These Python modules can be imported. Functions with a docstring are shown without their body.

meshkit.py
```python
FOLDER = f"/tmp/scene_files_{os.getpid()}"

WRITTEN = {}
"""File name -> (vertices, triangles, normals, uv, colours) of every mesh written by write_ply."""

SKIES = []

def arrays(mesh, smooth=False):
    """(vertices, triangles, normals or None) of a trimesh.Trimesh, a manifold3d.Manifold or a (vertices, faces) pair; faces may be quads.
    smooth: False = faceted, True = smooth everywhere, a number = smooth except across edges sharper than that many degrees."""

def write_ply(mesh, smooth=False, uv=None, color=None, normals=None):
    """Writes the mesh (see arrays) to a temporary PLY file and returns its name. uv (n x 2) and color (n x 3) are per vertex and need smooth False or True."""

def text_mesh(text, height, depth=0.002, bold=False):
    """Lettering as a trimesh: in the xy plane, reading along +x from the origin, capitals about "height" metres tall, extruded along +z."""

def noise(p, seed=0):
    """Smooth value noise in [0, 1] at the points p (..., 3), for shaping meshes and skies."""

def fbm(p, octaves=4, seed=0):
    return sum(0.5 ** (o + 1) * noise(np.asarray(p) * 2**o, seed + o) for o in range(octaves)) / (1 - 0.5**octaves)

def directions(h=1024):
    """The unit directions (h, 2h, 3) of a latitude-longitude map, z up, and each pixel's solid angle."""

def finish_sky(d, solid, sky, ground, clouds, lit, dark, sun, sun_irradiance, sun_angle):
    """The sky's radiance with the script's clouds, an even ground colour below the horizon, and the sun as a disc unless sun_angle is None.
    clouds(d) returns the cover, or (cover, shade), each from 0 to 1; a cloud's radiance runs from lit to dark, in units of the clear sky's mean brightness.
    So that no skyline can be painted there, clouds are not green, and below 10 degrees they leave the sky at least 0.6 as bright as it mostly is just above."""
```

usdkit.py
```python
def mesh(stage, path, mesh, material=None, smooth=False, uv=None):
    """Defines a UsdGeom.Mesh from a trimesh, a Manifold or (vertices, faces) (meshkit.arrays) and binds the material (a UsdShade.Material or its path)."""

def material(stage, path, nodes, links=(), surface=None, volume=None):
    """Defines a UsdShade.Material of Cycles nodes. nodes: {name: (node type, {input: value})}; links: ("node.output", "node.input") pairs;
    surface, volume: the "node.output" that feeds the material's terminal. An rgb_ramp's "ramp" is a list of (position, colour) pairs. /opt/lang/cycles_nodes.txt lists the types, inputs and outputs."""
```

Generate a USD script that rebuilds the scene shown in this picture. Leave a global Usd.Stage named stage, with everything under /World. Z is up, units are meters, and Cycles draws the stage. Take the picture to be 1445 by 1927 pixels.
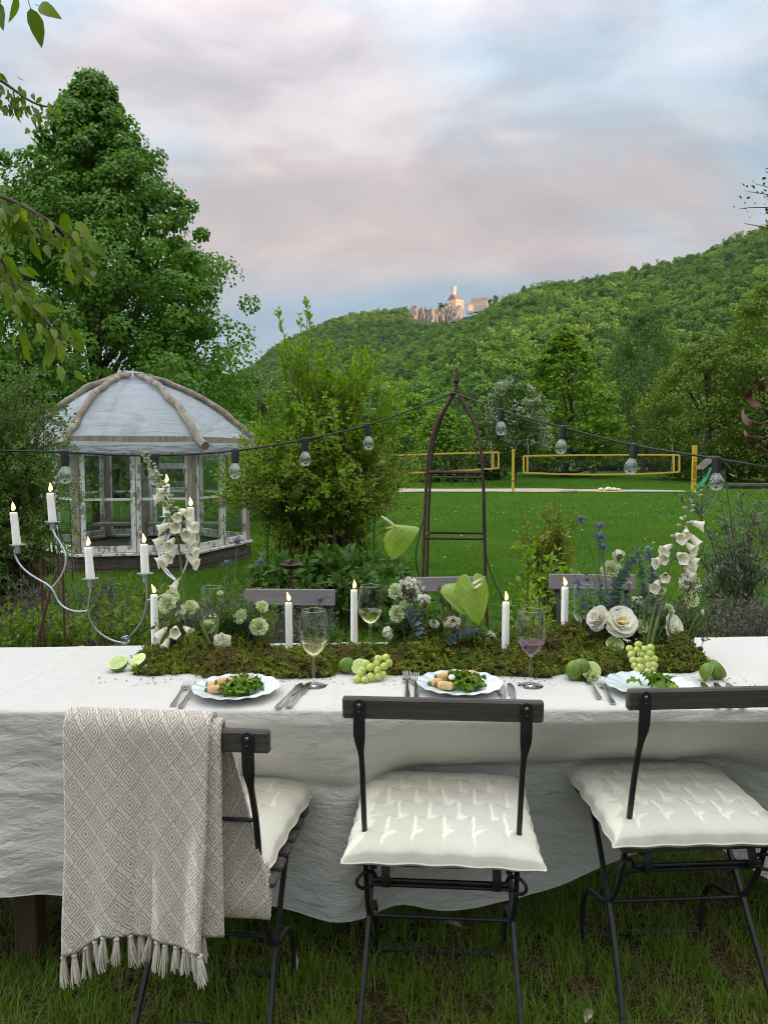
import math
import numpy as np
import trimesh
import manifold3d as m3
import meshkit
import usdkit
from pxr import Gf, Sdf, Usd, UsdGeom, UsdLux, UsdShade, Vt

stage = Usd.Stage.CreateInMemory()
UsdGeom.SetStageUpAxis(stage, UsdGeom.Tokens.z)
UsdGeom.SetStageMetersPerUnit(stage, 1.0)
world = UsdGeom.Xform.Define(stage, '/World')
stage.SetDefaultPrim(world.GetPrim())
UsdGeom.Scope.Define(stage, '/World/Looks')
rng = np.random.default_rng(11)
pi = math.pi

# ------------------------------------------------------------------ camera, sky, sun, exposure
EYE, PITCH, FPX, FW, FH = 1.36, math.radians(4.01), 1448.0, 1445.0, 1927.0
cam = UsdGeom.Camera.Define(stage, '/World/camera')
cam.CreateHorizontalApertureAttr(36.0)
cam.CreateVerticalApertureAttr(36.0 * 1024 / 767)
cam.CreateFocalLengthAttr(36.0 * FPX / FW)
cam.CreateClippingRangeAttr(Gf.Vec2f(0.05, 20000))
cam.CreateExposureAttr(0.82)
cx = UsdGeom.Xformable(cam.GetPrim())
cx.AddTranslateOp().Set(Gf.Vec3d(0, 0, EYE))
cx.AddRotateXOp().Set(90 - math.degrees(PITCH))

SUN_AZ, SUN_EL = math.radians(118), math.radians(7.0)      # azimuth clockwise from +Y (towards +X)
sdir = np.array([math.sin(SUN_AZ) * math.cos(SUN_EL), math.cos(SUN_AZ) * math.cos(SUN_EL), math.sin(SUN_EL)])
sun = UsdLux.DistantLight.Define(stage, '/World/sun')
sun.CreateIntensityAttr(1.0)
sun.CreateAngleAttr(0.8)
sun.CreateColorAttr(Gf.Vec3f(1.0, 0.62, 0.38))
sun.GetPrim().CreateAttribute('inputs:normalize', Sdf.ValueTypeNames.Bool).Set(True)
zq = Gf.Rotation(Gf.Vec3d(0, 0, 1), Gf.Vec3d(*map(float, sdir)))
UsdGeom.Xformable(sun.GetPrim()).AddTransformOp().Set(Gf.Matrix4d().SetRotate(zq))

STR = 0.1
K = 1.0 / STR
def sc(*c): return tuple(K * x for x in c)
sky_nodes = {
    'tc': ('texture_coordinate', {}),
    'sep': ('separate_xyz', {}),
    'sky': ('sky_texture', {'sky_type': 'single_scattering', 'sun_disc': False, 'sun_elevation': SUN_EL, 'sun_rotation': SUN_AZ}),
    'zc': ('math', {'math_type': 'maximum', 'value2': 0.0}),
    'zp': ('math', {'math_type': 'add', 'value2': 0.40}),
    'u': ('math', {'math_type': 'divide'}),
    'w': ('math', {'math_type': 'divide'}),
    'uv': ('combine_xyz', {'z': 0.37}),
    'm1': ('mapping', {'scale': (1.0, 1.5, 1.0), 'location': (12.1, 7.7, 0.0)}),
    'm2': ('mapping', {'scale': (0.75, 1.7, 1.0), 'location': (2.9, 8.3, 0.3)}),
    'n1': ('noise_texture', {'scale': 2.3, 'detail': 7.0, 'roughness': 0.55, 'distortion': 0.35}),
    'n2': ('noise_texture', {'scale': 1.25, 'detail': 4.0, 'roughness': 0.5, 'distortion': 0.2}),
    'n3': ('noise_texture', {'scale': 4.4, 'detail': 5.0, 'roughness': 0.55}),
    # tone by elevation: lavender low down, pink-grey band, pale blue, then the brightening of an overcast zenith
    'tone': ('rgb_ramp', {'ramp': [(0.0, sc(.315, .325, .375)), (.10, sc(.265, .31, .365)), (.17, sc(.205, .275, .335)), (.25, sc(.205, .28, .34)), (.33, sc(.215, .305, .375)), (.46, sc(.265, .375, .475)), (.60, sc(.62, .72, .81)), (.8, sc(1.0, 1.07, 1.13)), (1.0, sc(1.12, 1.19, 1.24))]}),
    'bright': ('rgb_ramp', {'ramp': [(0.0, (0, 0, 0)), (.46, (0, 0, 0)), (.62, (.75, .75, .75)), (.74, (1, 1, 1))]}),
    'bband': ('rgb_ramp', {'ramp': [(0.0, (.10,) * 3), (.14, (.18,) * 3), (.24, (.45,) * 3), (.33, (.95,) * 3), (1, (1, 1, 1))]}),
    'bf': ('math', {'math_type': 'multiply'}),
    'bcol': ('mix_color', {'blend_type': 'multiply', 'fac': 1.0, 'b': (1.30, 1.36, 1.33)}),
    'mb': ('mix_color', {}),
    'pband': ('rgb_ramp', {'ramp': [(0.0, (.16,) * 3), (.12, (.20,) * 3), (.20, (.35,) * 3), (.26, (.95,) * 3), (.33, (.95,) * 3), (.40, (.8,) * 3), (.55, (.7,) * 3), (.7, (.25,) * 3), (1, (.15,) * 3)]}),
    'pn': ('rgb_ramp', {'ramp': [(0.0, (0, 0, 0)), (.43, (0, 0, 0)), (.56, (1, 1, 1))]}),
    'pf': ('math', {'math_type': 'multiply'}),
    'pcol': ('mix_color', {'blend_type': 'multiply', 'fac': 1.0, 'b': (1.84, 1.12, .90)}),
    'mp': ('mix_color', {}),
    'fine': ('map_range', {'from_min': .25, 'from_max': .75, 'to_min': .91, 'to_max': 1.08}),
    'finec': ('combine_xyz', {}),
    'mf': ('mix_color', {'blend_type': 'multiply', 'fac': 1.0}),
    'cov': ('rgb_ramp', {'ramp': [(0.0, (.55,) * 3), (.33, (.72,) * 3), (.52, (1, 1, 1))]}),
    'mix': ('mix_color', {}),
    'bg': ('background_shader', {'strength': STR}),
}
sky_links = [('tc.generated', 'sep.vector'), ('sep.z', 'zc.value1'), ('zc.value', 'zp.value1'), ('sep.x', 'u.value1'), ('zp.value', 'u.value2'), ('sep.y', 'w.value1'), ('zp.value', 'w.value2'),
    ('u.value', 'uv.x'), ('w.value', 'uv.y'), ('uv.vector', 'm1.vector'), ('uv.vector', 'm2.vector'), ('m1.vector', 'n1.vector'), ('m2.vector', 'n2.vector'), ('m1.vector', 'n3.vector'),
    ('zc.value', 'tone.fac'), ('n1.fac', 'bright.fac'), ('tone.color', 'bcol.a'), ('zc.value', 'bband.fac'), ('bband.color', 'bf.value1'), ('bright.color', 'bf.value2'), ('bf.value', 'mb.fac'), ('tone.color', 'mb.a'), ('bcol.result', 'mb.b'),
    ('zc.value', 'pband.fac'), ('n2.fac', 'pn.fac'), ('pband.color', 'pf.value1'), ('pn.color', 'pf.value2'), ('pf.value', 'mp.fac'), ('mb.result', 'mp.a'), ('mb.result', 'pcol.a'), ('pcol.result', 'mp.b'),
    ('n3.fac', 'fine.value'), ('fine.result', 'finec.x'), ('fine.result', 'finec.y'), ('fine.result', 'finec.z'), ('mp.result', 'mf.a'), ('finec.vector', 'mf.b'),
    ('n1.fac', 'cov.fac'), ('cov.color', 'mix.fac'), ('sky.color', 'mix.a'), ('mf.result', 'mix.b'), ('mix.result', 'bg.color')]
sky_mat = usdkit.material(stage, '/World/Looks/sky_look', sky_nodes, sky_links, surface='bg.background')
dome = UsdLux.DomeLight.Define(stage, '/World/sky')
UsdShade.MaterialBindingAPI.Apply(dome.GetPrim()).Bind(sky_mat)
dome.GetPrim().SetCustomDataByKey('kind', 'structure')
dome.GetPrim().SetCustomDataByKey('label', 'soft evening sky of pale blue and pink-grey cloud')
dome.GetPrim().SetCustomDataByKey('category', 'sky')

# ------------------------------------------------------------------ picture geometry (true depths)
def ray(px, py):
    u, v = (px - FW / 2) / FPX, -(py - FH / 2) / FPX
    return u, math.cos(PITCH) + v * math.sin(PITCH), -math.sin(PITCH) + v * math.cos(PITCH)
def at(px, py, Y):
    """the point seen at a pixel, Y metres in front of the camera"""
    a, b, c = ray(px, py); t = Y / b
    return np.array([a * t, Y, EYE + c * t])
def atz(px, py, z):
    a, b, c = ray(px, py); t = (z - EYE) / c
    return np.array([a * t, b * t, z])
def ppm(Y): return FPX / Y          # photo pixels per metre

# ------------------------------------------------------------------ materials
_mats = {}
def M(name, nodes, links, surface=None, volume=None):
    if name not in _mats:
        _mats[name] = usdkit.material(stage, '/World/Looks/' + name, nodes, links, surface=surface, volume=volume)
    return _mats[name]
def lin(r, g, b):
    f = lambda c: (c / 255 / 12.92) if c / 255 <= .04045 else ((c / 255 + .055) / 1.055) ** 2.4
    return (f(r), f(g), f(b))
def mat(name, c1, c2=None, scale=10., stretch=(1, 1, 1), rough=.6, bump=0., bscale=60., bdist=.01, detail=4., lo=.35, hi=.65, c3=None, **kw):
    """noise-mottled principled material in object coordinates"""
    c2 = c2 or c1
    nodes = {'tc': ('texture_coordinate', {}), 'mp': ('mapping', {'scale': stretch}), 'n': ('noise_texture', {'scale': scale, 'detail': detail, 'roughness': .6}),
             'r': ('rgb_ramp', {'ramp': [(0, c1), (lo, c1), (hi, c2), (1, c3 or c2)]}), 'p': ('principled_bsdf', {'roughness': rough, **kw})}
    links = [('tc.object', 'mp.vector'), ('mp.vector', 'n.vector'), ('n.fac', 'r.fac'), ('r.color', 'p.base_color')]
    if bump:
        nodes['bn'] = ('noise_texture', {'scale': bscale, 'detail': 3.})
        nodes['b'] = ('bump', {'strength': bump, 'distance': bdist})
        links += [('mp.vector', 'bn.vector'), ('bn.fac', 'b.height'), ('b.normal', 'p.normal')]
    return M(name, nodes, links, 'p.BSDF')
def leafmat(name, c1, c2, c3=None, trans=.3, rough=.5, tcol=None, per='island', patch=0., pcol=None, pscale=1.5, warm=True):
    """leaves: colour varies from leaf to leaf, light passes through"""
    if warm:
        c1, c2, c3 = (tuple(x * y for x, y in zip(c, (1.30, 1.08, .50))) for c in (c1, c2, c3 or c2))
    nodes = {'g': ('geometry', {}), 'oi': ('object_info', {}), 'r': ('rgb_ramp', {'ramp': [(0, c1), (.6, c2), (1, c3 or c2)]}),
             'p': ('principled_bsdf', {'roughness': rough, 'specular_ior_level': .35}), 't': ('translucent_bsdf', {}), 'tm': ('mix_color', {'blend_type': 'multiply', 'fac': 1., 'b': tcol or (1.5, 1.7, .7)}),
             'm': ('mix_closure', {'fac': trans})}
    src = 'g.random_per_island' if per == 'island' else 'oi.random'
    col = 'r.color'
    links = [(src, 'r.fac'), ('p.BSDF', 'm.closure1'), ('t.BSDF', 'm.closure2'), ('tm.result', 't.color')]
    if patch:
        nodes['pn'] = ('noise_texture', {'scale': pscale, 'detail': 3.})
        nodes['pr'] = ('rgb_ramp', {'ramp': [(0, (0, 0, 0)), (.48, (0, 0, 0)), (.62, (patch,) * 3)]})
        nodes['pm'] = ('mix_color', {'b': pcol})
        links += [('g.position', 'pn.vector'), ('pn.fac', 'pr.fac'), ('pr.color', 'pm.fac'), ('r.color', 'pm.a')]
        col = 'pm.result'
    links += [(col, 'p.base_color'), (col, 'tm.a')]
    return M(name, nodes, links, 'm.closure')
def pane(name, tint=(.96, .98, .97), f0=.045, rough=.0, gl=(1, 1, 1), edge=4.):
    """thin clear sheet: reflection grows towards grazing view"""
    return M(name, {'f': ('layer_weight', {'blend': .5}), 'pw': ('math', {'math_type': 'power', 'value2': edge}), 'ma': ('math', {'math_type': 'multiply_add', 'value2': .85, 'value3': f0}), 't': ('transparent_bsdf', {'color': tint}), 'g': ('glossy_bsdf', {'roughness': rough, 'color': gl}), 'm': ('mix_closure', {})},
             [('f.facing', 'pw.value1'), ('pw.value', 'ma.value1'), ('ma.value', 'm.fac'), ('t.BSDF', 'm.closure1'), ('g.BSDF', 'm.closure2')], 'm.closure')

# ------------------------------------------------------------------ scene writing
_names = {}
def numbered(parent, name):
    k = (parent, name); n = _names.get(k, 0); _names[k] = n + 1
    return name if n == 0 else f'{name}_{n:03d}'
def meta(prim, label=None, cat=None, group=None, kind=None):
    for k, v in (('label', label), ('category', cat), ('group', group), ('kind', kind)):
        if v: prim.SetCustomDataByKey(k, v)
class Thing:
    """an Xform at the thing's base; part() takes world coordinates unless local=True"""
    def __init__(s, name, label, cat, loc=(0, 0, 0), yaw=0., roll=0., group=None, kind=None):
        s.name, s.path = name, '/World/' + numbered('', name)
        s.loc = np.array(loc, float)
        x = UsdGeom.Xform.Define(stage, s.path)
        x.AddTranslateOp().Set(Gf.Vec3d(*map(float, loc)))
        if yaw: x.AddRotateZOp().Set(math.degrees(yaw))
        if roll: x.AddRotateYOp().Set(math.degrees(roll))
        s.local = bool(yaw or roll)
        s.prim = x.GetPrim()
        meta(s.prim, label, cat, group, kind)
    def part(s, name, vf, m, smooth=40, label=None, kind=None, under=None, local=None, uv=None):
        v, f = arr(vf)
        if not (s.local if local is None else local): v = v - s.loc
        parent = under or s.path
        p = parent + '/' + numbered(parent, name)
        g = usdkit.mesh(stage, p, (v, f), m, smooth=smooth, uv=uv)
        meta(g.GetPrim(), label, kind=kind)
        return p
    def copy(s, label, loc, yaw=0., roll=0., group=None, cat=None):
        p = '/World/' + numbered('', s.name)
        x = UsdGeom.Xform.Define(stage, p)
        x.GetPrim().GetReferences().AddInternalReference(s.path)
        x.GetPrim().SetInstanceable(True)
        x.ClearXformOpOrder()
        for op in list(x.GetPrim().GetAttributes()):
            pass
        t = x.MakeMatrixXform()
        mtx = Gf.Matrix4d().SetRotate(Gf.Rotation(Gf.Vec3d(0, 1, 0), math.degrees(roll))) * Gf.Matrix4d().SetRotate(Gf.Rotation(Gf.Vec3d(0, 0, 1), math.degrees(yaw)))
        mtx.SetTranslateOnly(Gf.Vec3d(*map(float, loc)))
        t.Set(mtx)
        meta(x.GetPrim(), label, cat, group)
        return x.GetPrim()
def one(name, vf, m, label, cat, loc=None, smooth=40, group=None, kind=None, uv=None):
    """a thing that is one mesh, placed at its base"""
    v, f = arr(vf)
    if loc is None:
        lo, hi = v.min(0), v.max(0); loc = np.array([(lo[0] + hi[0]) / 2, (lo[1] + hi[1]) / 2, lo[2]])
    p = '/World/' + numbered('', name)
    g = usdkit.mesh(stage, p, (v - loc, f), m, smooth=smooth, uv=uv)
    g.AddTranslateOp().Set(Gf.Vec3d(*map(float, loc)))
    meta(g.GetPrim(), label, cat, group, kind)
    return g.GetPrim()
def instancer(path, protos, mats_, pos, idx, quat=None, scale=None, smooth=False):
    """PointInstancer: protos are (v, f) or lists of ((v, f), material)"""
    pin = UsdGeom.PointInstancer.Define(stage, path)
    targets = []
    for k, pr in enumerate(protos):
        pp = f'{path}/tuft' + (f'_{k:03d}' if k else '')
        if isinstance(pr, list):
            UsdGeom.Xform.Define(stage, pp)
            for j, (vf, mm) in enumerate(pr):
                usdkit.mesh(stage, f'{pp}/piece' + (f'_{j:03d}' if j else ''), arr(vf), mm, smooth=smooth)
        else:
            usdkit.mesh(stage, pp, arr(pr), mats_, smooth=smooth)
        targets.append(pp)
    pin.CreatePrototypesRel().SetTargets(targets)
    pin.CreateProtoIndicesAttr(Vt.IntArray.FromNumpy(np.asarray(idx, np.int32)))
    pin.CreatePositionsAttr(Vt.Vec3fArray.FromNumpy(np.asarray(pos, np.float32)))
    if quat is not None:
        pin.CreateOrientationsAttr(Vt.QuathArray([Gf.Quath(float(q[0]), float(q[1]), float(q[2]), float(q[3])) for q in quat]))
    if scale is not None:
        sc_ = np.asarray(scale, np.float32)
        if sc_.ndim == 1: sc_ = np.repeat(sc_[:, None], 3, 1)
        pin.CreateScalesAttr(Vt.Vec3fArray.FromNumpy(sc_))
    return pin.GetPrim()
def yawq(a):
    a = np.asarray(a); z = np.zeros_like(a)
    return np.stack([np.cos(a / 2), z, z, np.sin(a / 2)], 1)
def matq(R):
    """rotation matrices (n,3,3) to quaternions w,x,y,z"""
    from scipy.spatial.transform import Rotation
    q = Rotation.from_matrix(R).as_quat()
    return q[:, [3, 0, 1, 2]]

# ------------------------------------------------------------------ mesh helpers
def arr(m):
    if isinstance(m, tuple): 
        v, f = np.asarray(m[0], float), np.asarray(m[1], int)
        if f.shape[1] == 4: f = np.vstack([f[:, [0, 1, 2]], f[:, [0, 2, 3]]])
        return v, f
    if hasattr(m, 'to_mesh'):
        q = m.to_mesh(); return np.array(q.vert_properties[:, :3], float), np.array(q.tri_verts, int)
    return np.array(m.vertices), np.array(m.faces)
def cat(*ms):
    if len(ms) == 1 and isinstance(ms[0], list): ms = ms[0]
    vs, fs, n = [], [], 0
    for m in ms:
        v, f = arr(m); vs.append(v); fs.append(f + n); n += len(v)
    return np.vstack(vs), np.vstack(fs)
def move(m, t=(0, 0, 0), R=None, s=1.):
    v, f = arr(m); v = v * s
    if R is not None: v = v @ np.asarray(R).T
    return v + np.asarray(t), f
def rotm(axis, a):
    axis = np.asarray(axis, float); axis = axis / np.linalg.norm(axis)
    return trimesh.transformations.rotation_matrix(a, axis)[:3, :3]
def Rz(a): return rotm((0, 0, 1), a)
def Rx(a): return rotm((1, 0, 0), a)
def Ry(a): return rotm((0, 1, 0), a)
def frame(z, up=(0, 0, 1.)):
    """rotation whose local z axis becomes z"""
    z = np.asarray(z, float); z = z / np.linalg.norm(z)
    u = np.asarray(up, float)
    if abs(z @ u) > .98: u = np.array([1., 0, 0])
    x = np.cross(u, z); x /= np.linalg.norm(x)
    return np.stack([x, np.cross(z, x), z], 1)
def box(a, b):
    a, b = np.asarray(a, float), np.asarray(b, float)
    return move(trimesh.creation.box(np.abs(b - a)), (a + b) / 2)
def rbox(size, r, c=(0, 0, 0)):
    """chamfered box: each corner becomes three points"""
    s = np.asarray(size, float) / 2; P = []
    for k in np.ndindex(2, 2, 2):
        sg = np.array(k) * 2 - 1
        for ax in range(3):
            q = (s - r) * sg; q[ax] = s[ax] * sg[ax]; P.append(q)
    h = trimesh.convex.convex_hull(np.array(P))
    return move(h, c)
def spline(P, n):
    from scipy.interpolate import CubicSpline
    P = np.asarray(P, float)
    t = np.r_[0, np.cumsum(np.linalg.norm(np.diff(P, axis=0), axis=1))]
    return CubicSpline(t, P)(np.linspace(0, t[-1], n))
def tube(P, r, sides=8, caps=True):
    P = np.asarray(P, float); n = len(P)
    r = np.broadcast_to(np.asarray(r, float), (n,))
    t = np.gradient(P, axis=0); t /= np.linalg.norm(t, axis=1, keepdims=True) + 1e-12
    a = np.cross(t[0], [0, 0, 1.] if abs(t[0][2]) < .9 else [1., 0, 0]); a /= np.linalg.norm(a)
    A = [a]
    for i in range(1, n):
        a = a - t[i] * (a @ t[i]); a /= np.linalg.norm(a) + 1e-12; A.append(a)
    A = np.array(A); B = np.cross(t, A)
    g = np.arange(sides) * 2 * pi / sides
    v = P[:, None] + r[:, None, None] * (np.cos(g)[None, :, None] * A[:, None] + np.sin(g)[None, :, None] * B[:, None])
    i, j = np.meshgrid(np.arange(n - 1), np.arange(sides), indexing='ij')
    q = np.stack([i * sides + j, i * sides + (j + 1) % sides, (i + 1) * sides + (j + 1) % sides, (i + 1) * sides + j], -1).reshape(-1, 4)
    f = np.vstack([q[:, [0, 1, 2]], q[:, [0, 2, 3]]]); v = v.reshape(-1, 3)
    if caps:
        k = len(v); v = np.vstack([v, P[0], P[-1]])
        j = np.arange(sides); jn = (j + 1) % sides; o = (n - 1) * sides
        f = np.vstack([f, np.stack([np.full(sides, k), jn, j], 1), np.stack([np.full(sides, k + 1), o + j, o + jn], 1)])
    return v, f
def sweep(P, w, t, side=(1, 0, 0)):
    """flat bar: width w along 'side', thickness t across it"""
    P = np.asarray(P, float); n = len(P); w = np.broadcast_to(w, (n,)); t = np.broadcast_to(t, (n,))
    T = np.gradient(P, axis=0); T /= np.linalg.norm(T, axis=1, keepdims=True)
    S = np.broadcast_to(np.asarray(side, float), (n, 3)); S = S - T * (S * T).sum(1, keepdims=True); S /= np.linalg.norm(S, axis=1, keepdims=True)
    N = np.cross(T, S)
    c = .3
    cs = [(-1, -1 + c), (-1 + c, -1), (1 - c, -1), (1, -1 + c), (1, 1 - c), (1 - c, 1), (-1 + c, 1), (-1, 1 - c)]
    ring = [P + S * (a * w / 2)[:, None] + N * (b * t / 2)[:, None] for a, b in cs]
    k = len(cs); v = np.stack(ring, 1).reshape(-1, 3)
    i, j = np.meshgrid(np.arange(n - 1), np.arange(k), indexing='ij')
    q = np.stack([i * k + j, i * k + (j + 1) % k, (i + 1) * k + (j + 1) % k, (i + 1) * k + j], -1).reshape(-1, 4)
    f = np.vstack([q[:, [0, 1, 2]], q[:, [0, 2, 3]]])
    fan = lambda o, fl: np.array([[o, o + a + 1, o + a] if fl else [o, o + a, o + a + 1] for a in range(1, k - 1)])
    return v, np.vstack([f, fan(0, True), fan((n - 1) * k, False)])
def lathe(prof, n=24, close=False):
    """surface of revolution about z of (r, z) points"""
    prof = np.asarray(prof, float); k = len(prof); g = np.arange(n) * 2 * pi / n
    v = np.stack([prof[:, None, 0] * np.cos(g), prof[:, None, 0] * np.sin(g), np.broadcast_to(prof[:, None, 1], (k, n))], -1).reshape(-1, 3)
    i, j = np.meshgrid(np.arange(k - 1), np.arange(n), indexing='ij')
    q = np.stack([i * n + j, i * n + (j + 1) % n, (i + 1) * n + (j + 1) % n, (i + 1) * n + j], -1).reshape(-1, 4)
    return v, np.vstack([q[:, [0, 1, 2]], q[:, [0, 2, 3]]])
def grid(nu, nv):
    i, j = np.meshgrid(np.arange(nu - 1), np.arange(nv - 1), indexing='ij')
    q = np.stack([i * nv + j, (i + 1) * nv + j, (i + 1) * nv + j + 1, i * nv + j + 1], -1).reshape(-1, 4)
    return np.vstack([q[:, [0, 1, 2]], q[:, [0, 2, 3]]])
def ico(sub=2, r=1.):
    m = trimesh.creation.icosphere(sub, r); return np.array(m.vertices), np.array(m.faces)
def lump(sub, size, amp, freq, seed=0, c=(0, 0, 0)):
    v, f = ico(sub)
    d = 1 + amp * (meshkit.fbm(v * freq + 11.3 + seed, 3, seed) - .5) * 2
    return v * d[:, None] * np.asarray(size) + np.asarray(c), f
def unit(v): return v / (np.linalg.norm(v, axis=-1, keepdims=True) + 1e-12)
def scatter(tmpl, pos, axis, normal, size, wid=1.):
    """copies of a leaf template (x = width, y = length, z = normal) with per-leaf frames"""
    tv, tf = tmpl; n = len(pos)
    y = unit(np.asarray(axis, float)); z = np.asarray(normal, float)
    z = unit(z - y * (z * y).sum(1, keepdims=True)); x = np.cross(y, z)
    size = np.broadcast_to(np.asarray(size, float), (n,))[:, None, None]
    v = tv[None, :, 0, None] * x[:, None] * wid + tv[None, :, 1, None] * y[:, None] + tv[None, :, 2, None] * z[:, None]
    v = v * size + np.asarray(pos)[:, None]
    f = tf[None] + (np.arange(n) * len(tv))[:, None, None]
    return v.reshape(-1, 3), f.reshape(-1, 3)
LEAF2 = (np.array([[0, 0, 0], [.32, .45, .06], [0, 1, -.08], [-.32, .45, .06]]), np.array([[0, 1, 2], [0, 2, 3]]))
LEAF4 = (np.array([[0, 0, 0], [.22, .38, .05], [0, .42, 0], [-.22, .38, .05], [0, 1, -.12], [.15, .72, 0], [-.15, .72, 0]]),
         np.array([[0, 1, 2], [0, 2, 3], [2, 1, 5], [2, 5, 4], [2, 4, 6], [2, 6, 3]]))
NARROW = (np.array([[0, 0, 0], [.11, .4, .03], [0, 1, -.06], [-.11, .4, .03]]), np.array([[0, 1, 2], [0, 2, 3]]))
HEART = (np.array([[0, .0, 0], [.30, -.04, .03], [.46, .28, .05], [.3, .62, .0], [0, 1, -.14], [-.3, .62, .0], [-.46, .28, .05], [-.30, -.04, .03], [0, .4, -.02]]),
         np.array([[8, 0, 1], [8, 1, 2], [8, 2, 3], [8, 3, 4], [8, 4, 5], [8, 5, 6], [8, 6, 7], [8, 7, 0]]))
def rand_dirs(n): return unit(rng.normal(size=(n, 3)))
# ================================================================== ground
_gy = [-80, 9, 16, 41, 50, 60, 80, 120, 260, 420]
_gz = [0.0, 0.0, -.12, -.56, -.56, -.50, -.22, 0.2, 0.6, 1.0]
def G(Y): return np.interp(Y, _gy, _gz)
xs = np.unique(np.r_[np.linspace(-12, 12, 49), np.linspace(-60, 60, 41), np.linspace(-420, 420, 29)])
ys = np.unique(np.r_[np.linspace(-6, 16, 45), np.linspace(16, 90, 75), np.linspace(90, 420, 34), np.linspace(-80, -6, 9)])
X, Yg = np.meshgrid(xs, ys, indexing='ij')
gp = np.stack([X, Yg, G(Yg)], -1).reshape(-1, 3)
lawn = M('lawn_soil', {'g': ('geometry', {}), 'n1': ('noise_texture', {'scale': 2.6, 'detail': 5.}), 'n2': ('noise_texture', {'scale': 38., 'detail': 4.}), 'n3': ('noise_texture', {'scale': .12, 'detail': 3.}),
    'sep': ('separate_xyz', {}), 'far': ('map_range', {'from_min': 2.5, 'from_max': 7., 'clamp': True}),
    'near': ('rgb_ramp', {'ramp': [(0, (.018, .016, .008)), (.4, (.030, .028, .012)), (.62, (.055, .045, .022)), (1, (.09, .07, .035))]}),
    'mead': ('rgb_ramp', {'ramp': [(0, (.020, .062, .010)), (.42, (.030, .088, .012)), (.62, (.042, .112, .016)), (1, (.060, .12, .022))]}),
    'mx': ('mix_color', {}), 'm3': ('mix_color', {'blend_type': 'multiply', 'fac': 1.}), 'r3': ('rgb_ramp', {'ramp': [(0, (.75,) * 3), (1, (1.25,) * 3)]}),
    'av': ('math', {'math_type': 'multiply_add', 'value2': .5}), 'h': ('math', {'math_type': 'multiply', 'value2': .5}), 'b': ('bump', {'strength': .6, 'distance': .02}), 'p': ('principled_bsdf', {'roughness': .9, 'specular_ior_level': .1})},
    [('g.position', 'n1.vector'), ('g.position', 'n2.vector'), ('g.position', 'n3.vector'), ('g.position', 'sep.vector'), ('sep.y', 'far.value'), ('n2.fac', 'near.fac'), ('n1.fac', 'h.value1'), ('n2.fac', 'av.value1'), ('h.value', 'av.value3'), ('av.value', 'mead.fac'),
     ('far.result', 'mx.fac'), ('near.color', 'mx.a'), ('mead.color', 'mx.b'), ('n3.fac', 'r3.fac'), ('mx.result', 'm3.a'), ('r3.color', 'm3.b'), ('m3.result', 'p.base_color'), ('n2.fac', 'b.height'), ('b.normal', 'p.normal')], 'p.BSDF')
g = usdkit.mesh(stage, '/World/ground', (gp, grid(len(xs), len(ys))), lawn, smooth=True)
meta(g.GetPrim(), 'flat garden lawn running on into a wide green meadow', kind='structure')

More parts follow.
